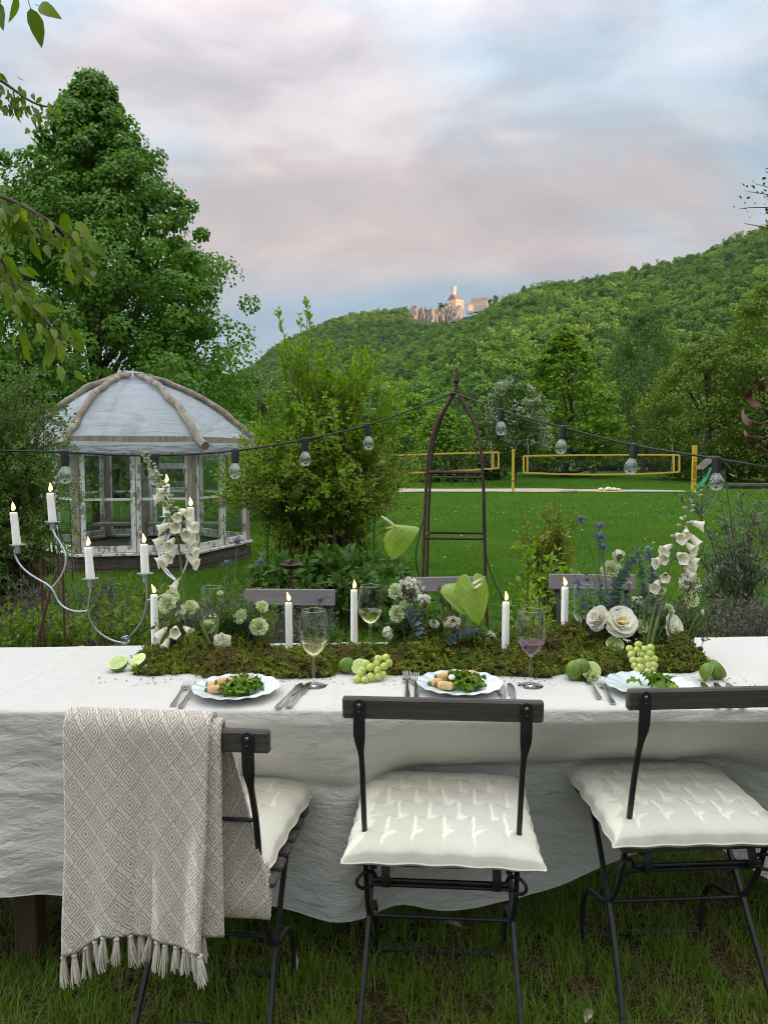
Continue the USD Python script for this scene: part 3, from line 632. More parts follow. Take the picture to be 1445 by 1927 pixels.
# ================================================================== glasshouse made of old windows
old_wood = mat('weathered_wood', (.24, .20, .16), (.40, .345, .285), scale=7., stretch=(4, 4, .6), rough=.9, bump=.5, bscale=30., bdist=.006, c3=(.22, .19, .16))
log_m = mat('bare_log', (.20, .165, .13), (.38, .33, .27), scale=5., stretch=(2, 2, 2), rough=.85, c3=(.13, .10, .07), bump=.7, bscale=16., bdist=.012)
dark_plank = mat('dark_plank', (.055, .042, .032), (.12, .095, .075), scale=6., stretch=(1, 1, 5), rough=.95, bump=.5, bscale=20., bdist=.008)
peel = M('peeling_paint', {'tc': ('texture_coordinate', {}), 'mp': ('mapping', {'scale': (1, 1, .55)}), 'n': ('noise_texture', {'scale': 13., 'detail': 6., 'roughness': .68}), 'n2': ('noise_texture', {'scale': 60., 'detail': 3.}),
    'k': ('rgb_ramp', {'ramp': [(0, (0, 0, 0)), (.44, (0, 0, 0)), (.475, (1, 1, 1))]}), 'w': ('rgb_ramp', {'ramp': [(0, (.66, .65, .61)), (1, (.80, .79, .76))]}), 'g': ('rgb_ramp', {'ramp': [(0, (.19, .165, .14)), (1, (.40, .36, .31))]}),
    'mx': ('mix_color', {}), 'b': ('bump', {'strength': .8, 'distance': .004}), 'p': ('principled_bsdf', {'roughness': .75})},
    [('tc.object', 'mp.vector'), ('mp.vector', 'n.vector'), ('mp.vector', 'n2.vector'), ('n.fac', 'k.fac'), ('n2.fac', 'w.fac'), ('n2.fac', 'g.fac'), ('k.color', 'mx.fac'), ('g.color', 'mx.a'), ('w.color', 'mx.b'), ('mx.result', 'p.base_color'), ('k.color', 'b.height'), ('b.normal', 'p.normal')], 'p.BSDF')
win_glass = pane('window_glass', (.80, .84, .83), .13)
film = M('roof_film', {'tc': ('texture_coordinate', {}), 'mp': ('mapping', {'scale': (1.0, 1.0, 4.5)}), 'n': ('noise_texture', {'scale': 3.2, 'detail': 4., 'distortion': .8}), 'b': ('bump', {'strength': 1., 'distance': .06}),
    'p': ('principled_bsdf', {'base_color': (.56, .60, .68), 'roughness': .22, 'specular_ior_level': .6}), 'tr': ('translucent_bsdf', {'color': (.75, .80, .84)}), 'c': ('transparent_bsdf', {'color': (.92, .96, 1.0)}), 'm1': ('mix_closure', {'fac': .35}), 'm2': ('mix_closure', {}),
    'r': ('rgb_ramp', {'ramp': [(0, (.20,) * 3), (.4, (.28,) * 3), (.6, (.44,) * 3), (1, (.5,) * 3)]})},
    [('tc.object', 'mp.vector'), ('mp.vector', 'n.vector'), ('n.fac', 'b.height'), ('b.normal', 'p.normal'), ('p.BSDF', 'm1.closure1'), ('tr.BSDF', 'm1.closure2'), ('m1.closure', 'm2.closure1'), ('c.BSDF', 'm2.closure2'), ('n.fac', 'r.fac'), ('r.color', 'm2.fac')], 'm2.closure')
PHI = math.radians(12.)
fc = np.array([at(256, 960, 9.0)[0], 9.0, 0.]); HC = fc + 1.16 * np.array([-math.sin(PHI), math.cos(PHI), 0]); RH = 1.34
gz = Thing('glasshouse', 'six-sided garden glasshouse of old peeling windows with log rafters and plastic roof', 'glasshouse', HC)
hexa = lambda r, k: HC + r * np.array([math.cos(PHI + math.radians(-120 + 60 * k)), math.sin(PHI + math.radians(-120 + 60 * k)), 0])
Z0, Z1, ZE = .235, 1.475, 1.50
for k in range(6):
    a, b = hexa(RH, k), hexa(RH, k + 1); d = (b - a) / np.linalg.norm(b - a); nrm = np.array([d[1], -d[0], 0]); Lf = np.linalg.norm(b - a)
    Rf = np.stack([d, -nrm, [0, 0, 1.]], 1)          # local x along the face, y inwards, z up
    F = lambda m: move(m, a, Rf)
    gz.part('corner_post', F(rbox((.085, .085, Z1 - Z0), .006, (0.0, .05, (Z0 + Z1) / 2))), old_wood)
    for j, (z0, z1) in enumerate([(-.10, .06), (.066, .222)]):
        gz.part('plinth_plank', F(rbox((Lf + .04 - .02 * j, .035, z1 - z0), .004, (Lf / 2, -.012 - .004 * j, (z0 + z1) / 2))), dark_plank)
    gz.part('sill', F(rbox((Lf + .02, .10, .03), .004, (Lf / 2, -.012, Z0 - .002))), peel)
    gz.part('head_beam', F(rbox((Lf, .06, .05), .005, (Lf / 2, .045, Z1 + .012))), old_wood)
    for s in range(2):
        x0 = .05 + s * (Lf - .1) / 2 + .006; x1 = .05 + (s + 1) * (Lf - .1) / 2 - .006; zb, zt = Z0 + .02, Z1 - .02; w = .052
        fr = cat(box((x0, .0, zb), (x0 + w, .04, zt)), box((x1 - w, .0, zb), (x1, .04, zt)), box((x0 + w, .002, zb), (x1 - w, .038, zb + .075)), box((x0 + w, .002, zt - .06), (x1 - w, .038, zt)))
        wp = gz.part('window', F(fr), peel)
        zm = zb + (zt - zb) * .52
        gz.part('glazing_bar', F(box((x0 + w, .006, zm - .014), (x1 - w, .034, zm + .014))), peel, under=wp)
        for (za, zc) in ((zb + .075, zm - .014), (zm + .014, zt - .06)):
            gz.part('pane', F((np.array([(x0 + w, .02, za), (x1 - w, .02, za), (x1 - w, .02, zc), (x0 + w, .02, zc)]), np.array([[0, 1, 2], [0, 2, 3]]))), win_glass, under=wp)
    fa, fb = hexa(RH + .10, k), hexa(RH + .10, k + 1); lf = np.linalg.norm(fb - fa); F2 = lambda m: move(m, fa, Rf)
    gz.part('eave_board', F2(rbox((lf - .02, .026, .125), .004, (lf / 2, .0, ZE + .055))), old_wood)
PK = HC + np.array([-.14, 0, 2.44])
def roofp(k, t, off=0.):
    e = hexa(1.49, k); e[2] = ZE + .02
    p = PK + (e - PK) * t; p[2] += .19 * math.sin(pi * min(t, 1)) * (.75 + .25 * t) + off
    return p
for k in range(6):
    ts = np.linspace(.06, 1.07, 16)
    c = np.array([roofp(k, t, .045) for t in ts]); c[1:-1] += rng.normal(0, .007, (14, 3)); c = spline(c, 30)
    v, f = tube(c, np.linspace(.036, .050, 30) * (1 + .03 * (rng.random(30) - .5)), 10)
    gz.part('rafter', (v, f), log_m, smooth=50)
    nu, nv = 22, 20; U, W = np.meshgrid(np.linspace(0.02, 1.0, nu), np.linspace(0, 1, nv), indexing='ij')
    pts = np.array([[roofp(k, u) * (1 - w) + roofp(k + 1, u) * w for w in np.linspace(0, 1, nv)] for u in np.linspace(0.02, 1.0, nu)])
    wr = meshkit.fbm(np.stack([U * 9 + k, W * 2.2 * U, U * 0], -1), 3, k)
    pts[..., 2] += (wr - .5) * .05 * np.sin(pi * W) - .03 * np.sin(pi * W) * np.sin(pi * U)
    gz.part('roof_sheet', (pts.reshape(-1, 3), grid(nu, nv)), film, smooth=True)
    hem = np.array([[roofp(k, 1.0) * (1 - w) + roofp(k + 1, 1.0) * w + [0, 0, -dz] for w in np.linspace(0, 1, nv)] for dz in (0, .05, .10)])
    hem[1:, :, :2] += (hem[1:, :, :2] - HC[:2]) * .012
    gz.part('roof_hem', (hem.reshape(-1, 3), grid(3, nv)), film, smooth=True)
capv = [PK + [0, 0, .06]] + [roofp(k, .16, .085) for k in range(6)]
gz.part('roof_cap', (np.array(capv), np.array([[0, 1 + k, 1 + (k + 1) % 6] for k in range(6)])), film)
# gnarled post inside
c = spline([HC + [-.05, -.15, -.05], HC + [0, -.2, .5], HC + [.02, -.12, .95], HC + [-.06, -.2, 1.25], HC + [-.04, -.1, 1.9]], 24)
v, f = tube(c, .085 + .02 * np.sin(np.linspace(0, 9, 24)), 12); v += (meshkit.fbm(v * 6, 3, 4)[:, None] - .5) * .03
gz.part('inner_post', (v, f), log_m, smooth=True)
gz.part('floor', move(lathe([(0, 0), (1.2, 0), (1.2, -.05)], 6), HC + [0, 0, .19], Rz(PHI)), dark_plank)
gz.part('inner_shelf', box(HC + [-.9, .5, .42], HC + [.9, .8, .455]), old_wood)

# ================================================================== shrubs
twig_m = mat('twig', (.07, .045, .025), (.14, .10, .06), scale=20., rough=.9)
class Leaves:
    def __init__(s): s.p, s.a, s.n, s.s = [], [], [], []
    def along(s, c, n, size, u0=.25, u1=1., spread=.9, up=.3, off=.01):
        c = np.asarray(c); m = len(c) - 1
        u = rng.uniform(u0, u1, n) * m; i = np.minimum(u.astype(int), m - 1); w = (u - i)[:, None]
        p = c[i] * (1 - w) + c[i + 1] * w; t = unit(c[i + 1] - c[i])
        r = unit(np.cross(t, rng.normal(size=(n, 3))))
        s.p.append(p + r * off); s.a.append(unit(t * .7 + r * spread)); s.n.append(unit(t * .5 - r * .3 + [0, 0, up] + rng.normal(0, .3, (n, 3)))); s.s.append(size * rng.uniform(.6, 1.2, n))
    def mesh(s, tmpl, wid=1.):
        return scatter(tmpl, np.vstack(s.p), np.vstack(s.a), np.vstack(s.n), np.concatenate(s.s), wid)
def arch(b, e, lift, n=10):
    b, e = np.asarray(b, float), np.asarray(e, float)
    m = b * .45 + e * .55 + np.array([0, 0, lift]); m[:2] = b[:2] * .62 + e[:2] * .38
    return spline([b, m, e], n)
# the tall bush in the middle
bb = at(612, 1088, 8.2); bb[2] = 0
bush = Thing('garden_bush', 'tall wild bush with long upright shoots between the glasshouse and the obelisk', 'bush', bb)
green_tip = leafmat('bush_leaf_green', (0.134, 0.269, 0.016), (0.227, 0.386, 0.023), (0.349, 0.486, 0.047), trans=.35)
olive_lf = leafmat('bush_leaf_olive', (0.136, 0.189, 0.024), (0.193, 0.299, 0.029), (0.295, 0.312, 0.049), trans=.3)
LG, LO, TW = Leaves(), Leaves(), []
ends = []
for px, py, k in [(582, 545, 2), (516, 583, 1), (540, 640, 4), (560, 650, 4), (600, 670, 6), (680, 640, 7), (712, 650, 5), (735, 690, 3), (620, 640, 3), (570, 590, 1), (640, 700, 5), (790, 690, 1), (745, 740, 3), (520, 720, 5), (480, 770, 4), (770, 760, 2), (655, 665, 3)]:
    for _ in range(k): ends.append((px + rng.normal(0, 9), py + rng.uniform(0, 50) * (k > 1), 'g'))
for _ in range(190):
    a = rng.uniform(0, 1); px = 400 + 395 * a; top = 760 + 130 * abs(a - .52) ** 1.4 * 2.2
    ends.append((px, rng.uniform(top, 960), 'm'))
for px, py, yend, kind in [(p[0], p[1], None, p[2]) for p in ends]:
    e = at(px, py, 8.2 + rng.normal(0, .5 if kind == 'm' else .25))
    s0 = bb + [rng.normal(0, .2), rng.normal(0, .15), 0]
    c = arch(s0, e, .25 if kind == 'm' else .1, 14)
    TW.append(tube(c, np.linspace(.011, .0028, 14), 5, False))
    tall = e[2] > 2.0
    if kind == 'g':
        LG.along(c, 90, .062, .55, 1, .55, off=.008); LO.along(c, 50, .05, .25, .6)
        for _ in range(5):
            i = rng.integers(7, 12); d = unit(rng.normal(0, .5, 3) + [0, 0, .9]); sh = np.array([c[i] + d * q for q in np.linspace(0, rng.uniform(.2, .45), 5)])
            TW.append(tube(sh, np.linspace(.004, .0015, 5), 4, False)); LG.along(sh, 20, .055, .1, 1, .6)
    else:
        hi = (e[2] - .8) / 1.4
        LO.along(c, 28, .044, .22, .85); (LG if rng.random() < .65 + .4 * hi else LO).along(c, 46, .05, .45, 1)
        for _ in range(7):
            i = rng.integers(4, 13); d = unit(rng.normal(0, 1., 3) + unit(c[i] - bb) * .8 + [0, 0, .25]); sh = np.array([c[i] + d * q - [0, 0, .12 * q * q] for q in np.linspace(0, rng.uniform(.2, .5), 5)])
            TW.append(tube(sh, np.linspace(.0045, .0015, 5), 4, False))
            (LG if rng.random() < .6 + .4 * hi else LO).along(sh, 20, .046, .1, 1, .8)
bush.part('stem', cat(TW), twig_m, smooth=True, kind='stuff')
bush.part('foliage', LG.mesh(LEAF4, 1.15), green_tip, smooth=False, kind='stuff')
bush.part('foliage', LO.mesh(LEAF4, 1.2), olive_lf, smooth=False, kind='stuff')
# dense dark shrub at the left
sb = at(20, 1090, 5.9); sb[2] = 0
shrub = Thing('box_shrub', 'dense small-leaved dark shrub at the left edge before the glasshouse', 'shrub', sb)
box_lf = leafmat('shrub_leaf', (0.061, 0.163, 0.029), (0.119, 0.247, 0.040), (0.240, 0.395, 0.072), trans=.25)
LS, TW = Leaves(), []
for _ in range(330):
    py = rng.uniform(690, 1080); px = rng.uniform(-150, 60 + 60 * math.sin((py - 680) / 400 * pi) + rng.uniform(0, 20))
    e = at(px, py, 5.9 + rng.normal(0, .38)); s0 = np.array([sb[0] + rng.normal(0, .2), sb[1] + rng.normal(0, .2), max(0, e[2] * .35 - .1)])
    c = arch(s0, e, .12, 9); TW.append(tube(c, np.linspace(.007, .002, 9), 4, False)); LS.along(c, 40, .026, .4, 1, .8)
    for _ in range(5):
        i = rng.integers(3, 9); d = unit(rng.normal(0, 1, 3) + [.15, -.2, .2]); sh = np.array([c[i] + d * q - [0, 0, .25 * q * q] for q in np.linspace(0, rng.uniform(.12, .32), 5)])
        TW.append(tube(sh, np.linspace(.0025, .001, 5), 3, False)); LS.along(sh, 26, .025, .1, 1, .8)
for px, py in [(150, 905), (163, 870), (150, 980), (135, 800), (128, 770), (158, 1010), (110, 740), (172, 945), (140, 1045), (95, 700), (140, 840)]:
    e = at(px, py, 5.6 + rng.normal(0, .2)); c = arch([sb[0] + .1, sb[1], e[2] * .8], e, .12, 10); TW.append(tube(c, np.linspace(.005, .0012, 10), 4, False)); LS.along(c, 70, .026, .25, 1, .8)
shrub.part('stem', cat(TW), twig_m, smooth=True, kind='stuff')
shrub.part('foliage', LS.mesh(LEAF4, 1.25), box_lf, smooth=False, kind='stuff')
# small bush on the lawn, right of the obelisk
def small_bush(name, label, px, base_py, Y, tips, leaf, mt, tmpl, wid, nl, twigs=4, group=None, spread=.06, cat_='bush', stem_m=None, z0=0., lsub=.18, rb=.006):
    b = at(px, base_py, Y); b[2] = z0; t = Thing(name, label, cat_, b, group=group); Lv, TW = Leaves(), []
    for tx, ty in tips:
        e = at(tx, ty, Y + rng.normal(0, .15)); s0 = b + [rng.normal(0, spread), rng.normal(0, spread), 0]
        c = arch(s0, e, .05, 9); TW.append(tube(c, np.linspace(rb, .0015, 9), 5, False)); Lv.along(c, nl, leaf, .35, 1, .75)
        for _ in range(twigs):
            i = rng.integers(3, 8); d = unit(rng.normal(0, .8, 3) + unit(e - b) * .9); sh = np.array([c[i] + d * q for q in np.linspace(0, rng.uniform(.6, 1.2) * lsub, 4)])
            TW.append(tube(sh, np.linspace(.003, .001, 4), 4, False)); Lv.along(sh, max(6, nl // 2), leaf, .1, 1, .75)
    t.part('stem', cat(TW), stem_m or twig_m, smooth=True, kind='stuff')
    t.part('foliage', Lv.mesh(tmpl, wid), mt, smooth=False, kind='stuff')
    return t
tipsU = lambda n, x0, x1, y0, y1: [(rng.uniform(x0, x1), rng.uniform(y0, y1)) for _ in range(n)]
small_bush('young_bush', 'thin young bush with yellowish tips on the lawn beside the obelisk', 1030, 1105, 6.3, tipsU(14, 1010, 1088, 925, 1010) + tipsU(14, 985, 1075, 1000, 1080) + [(975, 945), (968, 1000)], .045, olive_lf, LEAF4, 1.2, 26, 4)
small_bush('peony_plant', 'bright green leafy plant at the foot of the young bush', 1020, 1118, 5.8, tipsU(12, 990, 1080, 1020, 1090), .07, green_tip, LEAF4, 1.1, 12, 3)
grey_lf = leafmat('grey_leaf', (0.124, 0.169, 0.100), (0.214, 0.269, 0.169), (0.359, 0.425, 0.292), trans=.15, rough=.6, tcol=(1.1, 1.2, .9), warm=False)
small_bush('silver_shrub', 'open grey-green shrub with thin dark branches at the right edge', 1385, 1195, 4.9, [(1300, 935), (1320, 980), (1335, 1000), (1352, 930), (1365, 905), (1385, 890), (1345, 1060), (1310, 1040), (1405, 930), (1425, 950), (1440, 900), (1450, 1000), (1330, 1100), (1400, 1010), (1420, 1060), (1375, 960), (1440, 1080), (1465, 940), (1290, 1010), (1360, 1120), (1300, 1085), (1480, 1040), (1380, 1060)], .046, grey_lf, NARROW, 1.6, 30, 6, lsub=.22, rb=.009)
lav_lf = leafmat('lavender_leaf', (0.103, 0.122, 0.084), (0.187, 0.216, 0.149), (0.299, 0.317, 0.243), trans=.1, rough=.7, tcol=(1, 1, 1), warm=False)
spurge_lf = leafmat('spurge_leaf', (0.089, 0.179, 0.023), (0.145, 0.244, 0.036), (0.244, 0.324, 0.065), trans=.35)
hosta_lf = leafmat('ground_leaf', (0.040, 0.112, 0.022), (0.064, 0.154, 0.025), (0.108, 0.216, 0.046), trans=.25)
for i, (px, Y, lab) in enumerate([(1265, 3.75, 'grey lavender clump behind the table nearest the small right-hand flowers'), (1330, 4.0, 'grey lavender clump beneath the silver shrub'), (1405, 3.7, 'grey lavender clump at the right edge just beyond the tablecloth'), (1455, 4.2, 'grey lavender clump leaving the picture at the right')]):
    small_bush('lavender_plant', lab, px, 1200, Y, tipsU(60, px - 62, px + 62, 1118, 1195), .024, lav_lf, NARROW, 1.5, 26, 2, group='lavender along the right bed', spread=.09, cat_='lavender', lsub=.08, rb=.003)
for i, (px, Y, y0, kind, lab) in enumerate([(40, 4.1, 1135, 's', 'yellow-green spurge at the left edge behind the table'), (120, 3.9, 1140, 's', 'yellow-green spurge beside the rusty stake'), (200, 4.4, 1085, 'l', 'grey lavender under the lowest candle holder'), (285, 4.6, 1075, 's', 'yellow-green spurge before the glasshouse plinth'),
        (330, 4.2, 1120, 'l', 'grey lavender behind the left foxglove'), (240, 3.7, 1120, 's', 'yellow-green spurge between the two lowest candles'), (400, 4.3, 1115, 'l', 'grey lavender behind the left bouquet'), (500, 4.2, 1130, 'l', 'grey lavender under the left far chair'), (580, 4.4, 1140, 'l', 'grey lavender between the far chair and the bush'),
        (445, 4.8, 1075, 's', 'green shoots at the right corner of the glasshouse'), (165, 4.9, 1090, 'l', 'grey lavender close to the glasshouse'), (70, 4.8, 1080, 'l', 'thin lavender below the dark shrub')]):
    if kind == 's': small_bush('spurge_plant', lab, px, 1210, Y, tipsU(40, px - 58, px + 58, y0, 1195), .038, spurge_lf, LEAF4, .9, 24, 2, spread=.12, cat_='spurge', lsub=.07, rb=.003)
    else: small_bush('lavender_plant', lab, px, 1210, Y, tipsU(55, px - 58, px + 58, y0, 1195), .026, lav_lf, NARROW, 1.6, 24, 2, spread=.12, cat_='lavender', lsub=.08, rb=.003)
for px, Y, x0, x1, y0, lab in [(650, 6.4, 560, 720, 1030, 'dark leafy peony at the foot of the tall bush'), (700, 6.0, 640, 760, 1055, 'dark leafy peony in the shade beside the far middle chair'), (530, 6.2, 480, 580, 1060, 'low dark green plant beside the bird bath')]:
    small_bush('peony_plant', lab, px, 1140, Y, tipsU(34, x0, x1, y0, 1110), .085, hosta_lf, LEAF4, 1.15, 16, 3, spread=.15, cat_='peony', lsub=.15)
small_bush('valerian_plant', 'fresh green feathery plant between the far right chair and the young bush', 1010, 1185, 4.3, tipsU(14, 970, 1060, 1105, 1160), .05, green_tip, LEAF4, .9, 14, 2)

# ================================================================== garden obelisk
rust = mat('rusty_iron', (.045, .028, .020), (.085, .050, .034), scale=30., rough=.75, metallic=.35, c3=(.14, .075, .045), bump=.3, bscale=120., bdist=.002)
OB = np.array([at(858, 1000, 4.9)[0], 4.95, 0.])
ob = Thing('garden_obelisk', 'tall rusty iron garden obelisk with a pointed finial carrying the string lights', 'obelisk', OB)
Ro = Rz(math.radians(-7)); O = lambda p: OB + Ro @ np.asarray(p, float)
prof = [(0.25, -.05), (.205, .35), (.188, .86), (.172, 1.27), (.158, 1.42), (.125, 1.56), (.04, 1.73), (.012, 1.79)]
for sx, sy in ((-1, -1), (1, -1), (1, 1), (-1, 1)):
    ob.part('leg', tube(spline([O((sx * r, sy * r, z)) for r, z in prof], 26), .0098, 8), rust, smooth=True)
for zz, r in ((.86, .188), (1.27, .172), (.40, .203)):
    for (a, b) in (((-1, -1), (1, -1)), ((1, -1), (1, 1)), ((1, 1), (-1, 1)), ((-1, 1), (-1, -1))):
        ob.part('crossbar', tube([O((a[0] * r, a[1] * r, zz)), O((b[0] * r, b[1] * r, zz))], .0085, 7), rust, smooth=True)
ob.part('finial', move(lathe([(0, 0), (.016, 0), (.016, .012), (.009, .02), (.009, .045), (.013, .05), (.009, .056), (.021, .075), (.013, .11), (.006, .15), (0, .165)], 14), OB + [0, 0, 1.775]), rust, smooth=40)
tape_m = mat('black_rubber', (.012, .012, .013), (.022, .022, .023), scale=20., rough=.55)
# ================================================================== string light
clear_glass = pane('bulb_glass', (.93, .96, .96), .12, edge=2.2)
fil_m = mat('filament_wire', (.35, .33, .30), (.5, .48, .44), scale=20., rough=.35, metallic=.8)
cabL = [(-60, 846, 3.3), (0, 848, 3.35), (122, 851, 3.45), (215, 856, 3.55), (290, 857, 3.65), (443, 848, 3.85), (573, 827, 4.1), (690, 800, 4.4), (780, 768, 4.65), (852, 739, 4.9)]
cabR = [(852, 739, 4.9), (900, 756, 4.6), (943, 772, 4.4), (1060, 804, 4.05), (1195, 838, 3.7), (1348, 863, 3.4), (1445, 879, 3.25), (1520, 888, 3.15)]
sl = Thing('string_light', 'black festoon cable with clear round bulbs slung over the obelisk', 'string light', at(852, 739, 4.9))
cL = spline([at(*q) for q in cabL], 90); cR = spline([at(*q) for q in cabR], 80)
sl.part('cable', tube(np.vstack([cL, cR[1:]]), .0052, 6), tape_m, smooth=True)
drop = [(852, 742, 4.9), (862, 772, 4.85), (880, 820, 4.8), (905, 872, 4.76), (909, 950, 4.74), (914, 1040, 4.72), (930, 1095, 4.7), (950, 1135, 4.68), (962, 1190, 4.66)]
sl.part('cable', tube(spline([at(*q) for q in drop], 50), .0045, 6), tape_m, smooth=True)
drop2 = [(850, 745, 4.98), (820, 800, 4.9), (803, 880, 4.85), (800, 960, 4.82), (786, 1020, 4.8), (789, 1085, 4.8)]
sl.part('cable', tube(spline([at(*q) for q in drop2], 40), .0042, 6), tape_m, smooth=True)
sl.part('knot', move(lump(2, (.020, .020, .014), .3, 3, 2), at(852, 741, 4.88)), tape_m, smooth=True)
sock = lathe([(0, .012), (.012, .012), (.0185, .006), (.0195, 0), (.0195, -.048), (.018, -.060), (.015, -.062), (0, -.062)], 18)
bulb = lathe([(.013, -.055), (.0145, -.066), (.021, -.076), (.0290, -.090), (.0325, -.105), (.0310, -.120), (.024, -.132), (.012, -.139), (0, -.141)], 22)
ang = np.linspace(0, 2 * pi, 30)
for px, py, Y, tl in [(122, 851, 3.45, 0), (290, 857, 3.65, 0), (443, 848, 3.85, -.02), (573, 827, 4.1, .03), (690, 800, 4.4, .10), (943, 772, 4.4, 0), (1060, 804, 4.05, -.1), (1195, 838, 3.7, -.16), (1348, 863, 3.4, .02)]:
    p = at(px, py, Y); Rt = Ry(-tl) @ Rx(rng.normal(0, .05)); TT = lambda m: move(m, p, Rt)
    s_ = sl.part('socket', TT(sock), tape_m, smooth=35)
    sl.part('bulb', TT(bulb), clear_glass, smooth=True)
    sl.part('filament', TT(cat(tube([(.003, 0, -.06), (.004, 0, -.10)], .0006, 4), tube([(-.003, 0, -.06), (-.004, 0, -.10)], .0006, 4), tube(np.stack([.009 * np.cos(ang), .009 * np.sin(ang), -.10 + .004 * np.sin(5 * ang)], 1), .0005, 4), move(lathe([(0, .02), (.005, .018), (.0035, -.01), (0, -.012)], 8), (0, 0, -.075)))), fil_m, smooth=True)

# ================================================================== volleyball nets
yel = mat('yellow_paint', (.62, .40, .02), (.70, .47, .03), scale=6., rough=.5)
band_m = mat('yellow_webbing', (.66, .42, .04), (.76, .50, .08), scale=10., rough=.7)
cord_m = mat('net_cord', (.05, .05, .045), (.09, .09, .08), scale=10., rough=.8)
YN = 43.
def net_post(label, px, ytop, w, dep=.10, text=None):
    b = at(px, 925, YN); b[2] = G(YN); h = at(px, ytop, YN)[2] - b[2]
    t = Thing('net_post', label, 'net post', b)
    t.part('post', rbox((w, dep, h + .3), .012, (b[0], b[1], b[2] + h / 2 - .15)), yel)
    if text:
        m = meshkit.text_mesh(text, .17, .012, bold=True); v, f = arr(m); v = v - (v.min(0) + v.max(0)) / 2
        Rt = np.stack([[0, 0, -1.], [1, 0, 0], [0, -1, 0]], 1)      # reading downwards, facing the camera
        v = v @ Rt.T + [b[0], b[1] - dep / 2 - .004, b[2] + h * .47]
        t.part('lettering', (v, f), mat('dark_lettering', (.16, .03, .02), (.20, .04, .03), scale=5.), smooth=False)
    t.part('pad_strap', box((b[0] - w / 2 - .006, b[1] - dep / 2 - .006, b[2] + .62), (b[0] + w / 2 + .006, b[1] + dep / 2 + .006, b[2] + .67)), cord_m)
    return b, h
bL, hL = net_post('slim yellow net post between the two nets', 965, 845, .14)
bR, hR = net_post('yellow net post with dark upright lettering at the right', 1305, 838, .25, .12, 'FUNTEC')
def net(label, x0t, x1t, x0b, x1b, sag, Y, posts):
    """corner pixels (px, py) of top and bottom band"""
    A, B, C_, D = at(*x0t, Y), at(*x1t, Y), at(*x0b, Y), at(*x1b, Y)
    t = Thing('volleyball_net', label, 'net', (A + B) / 2 * [1, 1, 0] + [0, 0, G(Y)])
    lerp = lambda a, b, n, s: np.array([a + (b - a) * u + [0, 0, -s * 4 * u * (1 - u)] for u in np.linspace(0, 1, n)])
    tp, bt = lerp(A, B, 24, -.03), lerp(C_, D, 24, sag)
    t.part('top_band', sweep(tp, .09, .02, (0, 0, 1)), band_m); t.part('bottom_band', sweep(bt, .085, .02, (0, 0, 1)), band_m)
    for u in (0, .025, .965, 1):
        i = u * 23; a = A + (B - A) * u; b = C_ + (D - C_) * u
        t.part('side_band', sweep([a, (a + b) / 2, b], .10, .022, (1, 0, 0)), band_m)
    for u in (.03, .955):
        a = A + (B - A) * u; t.part('antenna', tube([a - [0, 0, 1.0], a + [0, 0, .62]], .014, 6), mat('antenna_paint', (.6, .55, .5), (.5, .1, .08), scale=3.))
    W = []
    for i in range(1, 90):
        u = i / 90; a = A + (B - A) * u; b = C_ + (D - C_) * u - [0, 0, sag * 4 * u * (1 - u)]; W.append(tube([a, b], .0022, 3, False))
    for j in range(1, 9):
        r = tp + (bt - tp) * j / 9; W.append(tube(r, .0022, 3, False))
    t.part('mesh_cords', cat(W), cord_m, kind='stuff')
    for P0, P1 in posts: t.part('guy_cord', tube(spline([P0, (np.asarray(P0) + P1) / 2 - [0, 0, .05], P1], 6), .012, 5), cord_m)
    return t
tl = at(965, 857, YN); tr_ = at(1305, 853, YN)
net('near volleyball net with yellow bands between the two yellow posts', (985, 858), (1278, 856), (985, 889), (1278, 888), .13, YN, [(at(985, 858, YN), at(966, 856, YN)), (at(985, 889, YN), at(966, 893, YN)), (at(1278, 856, YN), at(1302, 854, YN)), (at(1278, 888, YN), at(1302, 892, YN))])
net('left volleyball net seen through the bush and the obelisk', (640, 861), (938, 851), (640, 894), (938, 881), .05, YN, [(at(938, 851, YN), at(964, 849, YN)), (at(938, 881, YN), at(964, 885, YN))])
toy = mat('pale_yellow_plastic', (.68, .58, .22), (.80, .76, .55), scale=4., rough=.5)
b = at(1144, 921, 44.); b[2] = G(44) + .05
tt = Thing('sand_toy', 'pale yellow toys lying together on the sand under the net', 'toys', b)
for k, (dx, s) in enumerate([(-.35, .13), (0, .17), (.33, .14), (.6, .11)]): tt.part('ball', move(lump(2, (s * 1.3, s, s * .75), .25, 2, k), b + [dx, rng.normal(0, .1), s * .6]), toy, smooth=True)
b = at(1070, 923, 43.6); b[2] = G(43.6) + .05
one('sand_heap', move(lump(3, (.55, .3, .12), .3, 2, 3), b), sand_m, 'low pale heap of sand at the edge of the court', 'sand heap', smooth=True)
# play hut and slide
hut_m = mat('hut_timber', (.05, .04, .032), (.11, .09, .07), scale=3., rough=.9)
b = at(1340, 900, 49.); b[2] = G(49)
hut = Thing('play_hut', 'dark timber play hut with a pitched roof behind the lettered post', 'play hut', b)
for sx in (-1, 1):
    for sy in (-1, 1): hut.part('post', rbox((.12, .12, 1.55), .01, b + [sx * .55, sy * .5, .75]), hut_m)
for s in (-1, 1):
    hut.part('roof_panel', move(rbox((1.25, 1.5, .06), .01), b + [s * .42, 0, 1.62], Ry(s * .75)), hut_m)
hut.part('platform', rbox((1.3, 1.2, .08), .01, b + [0, 0, .75]), hut_m); hut.part('rail', rbox((1.2, .05, .35), .01, b + [0, -.56, 1.0]), hut_m)
b2 = at(1325, 912, 48.6); b2[2] = G(48.6)
sld = Thing('slide', 'bright green plastic slide leaning on the dark play hut', 'slide', b2)
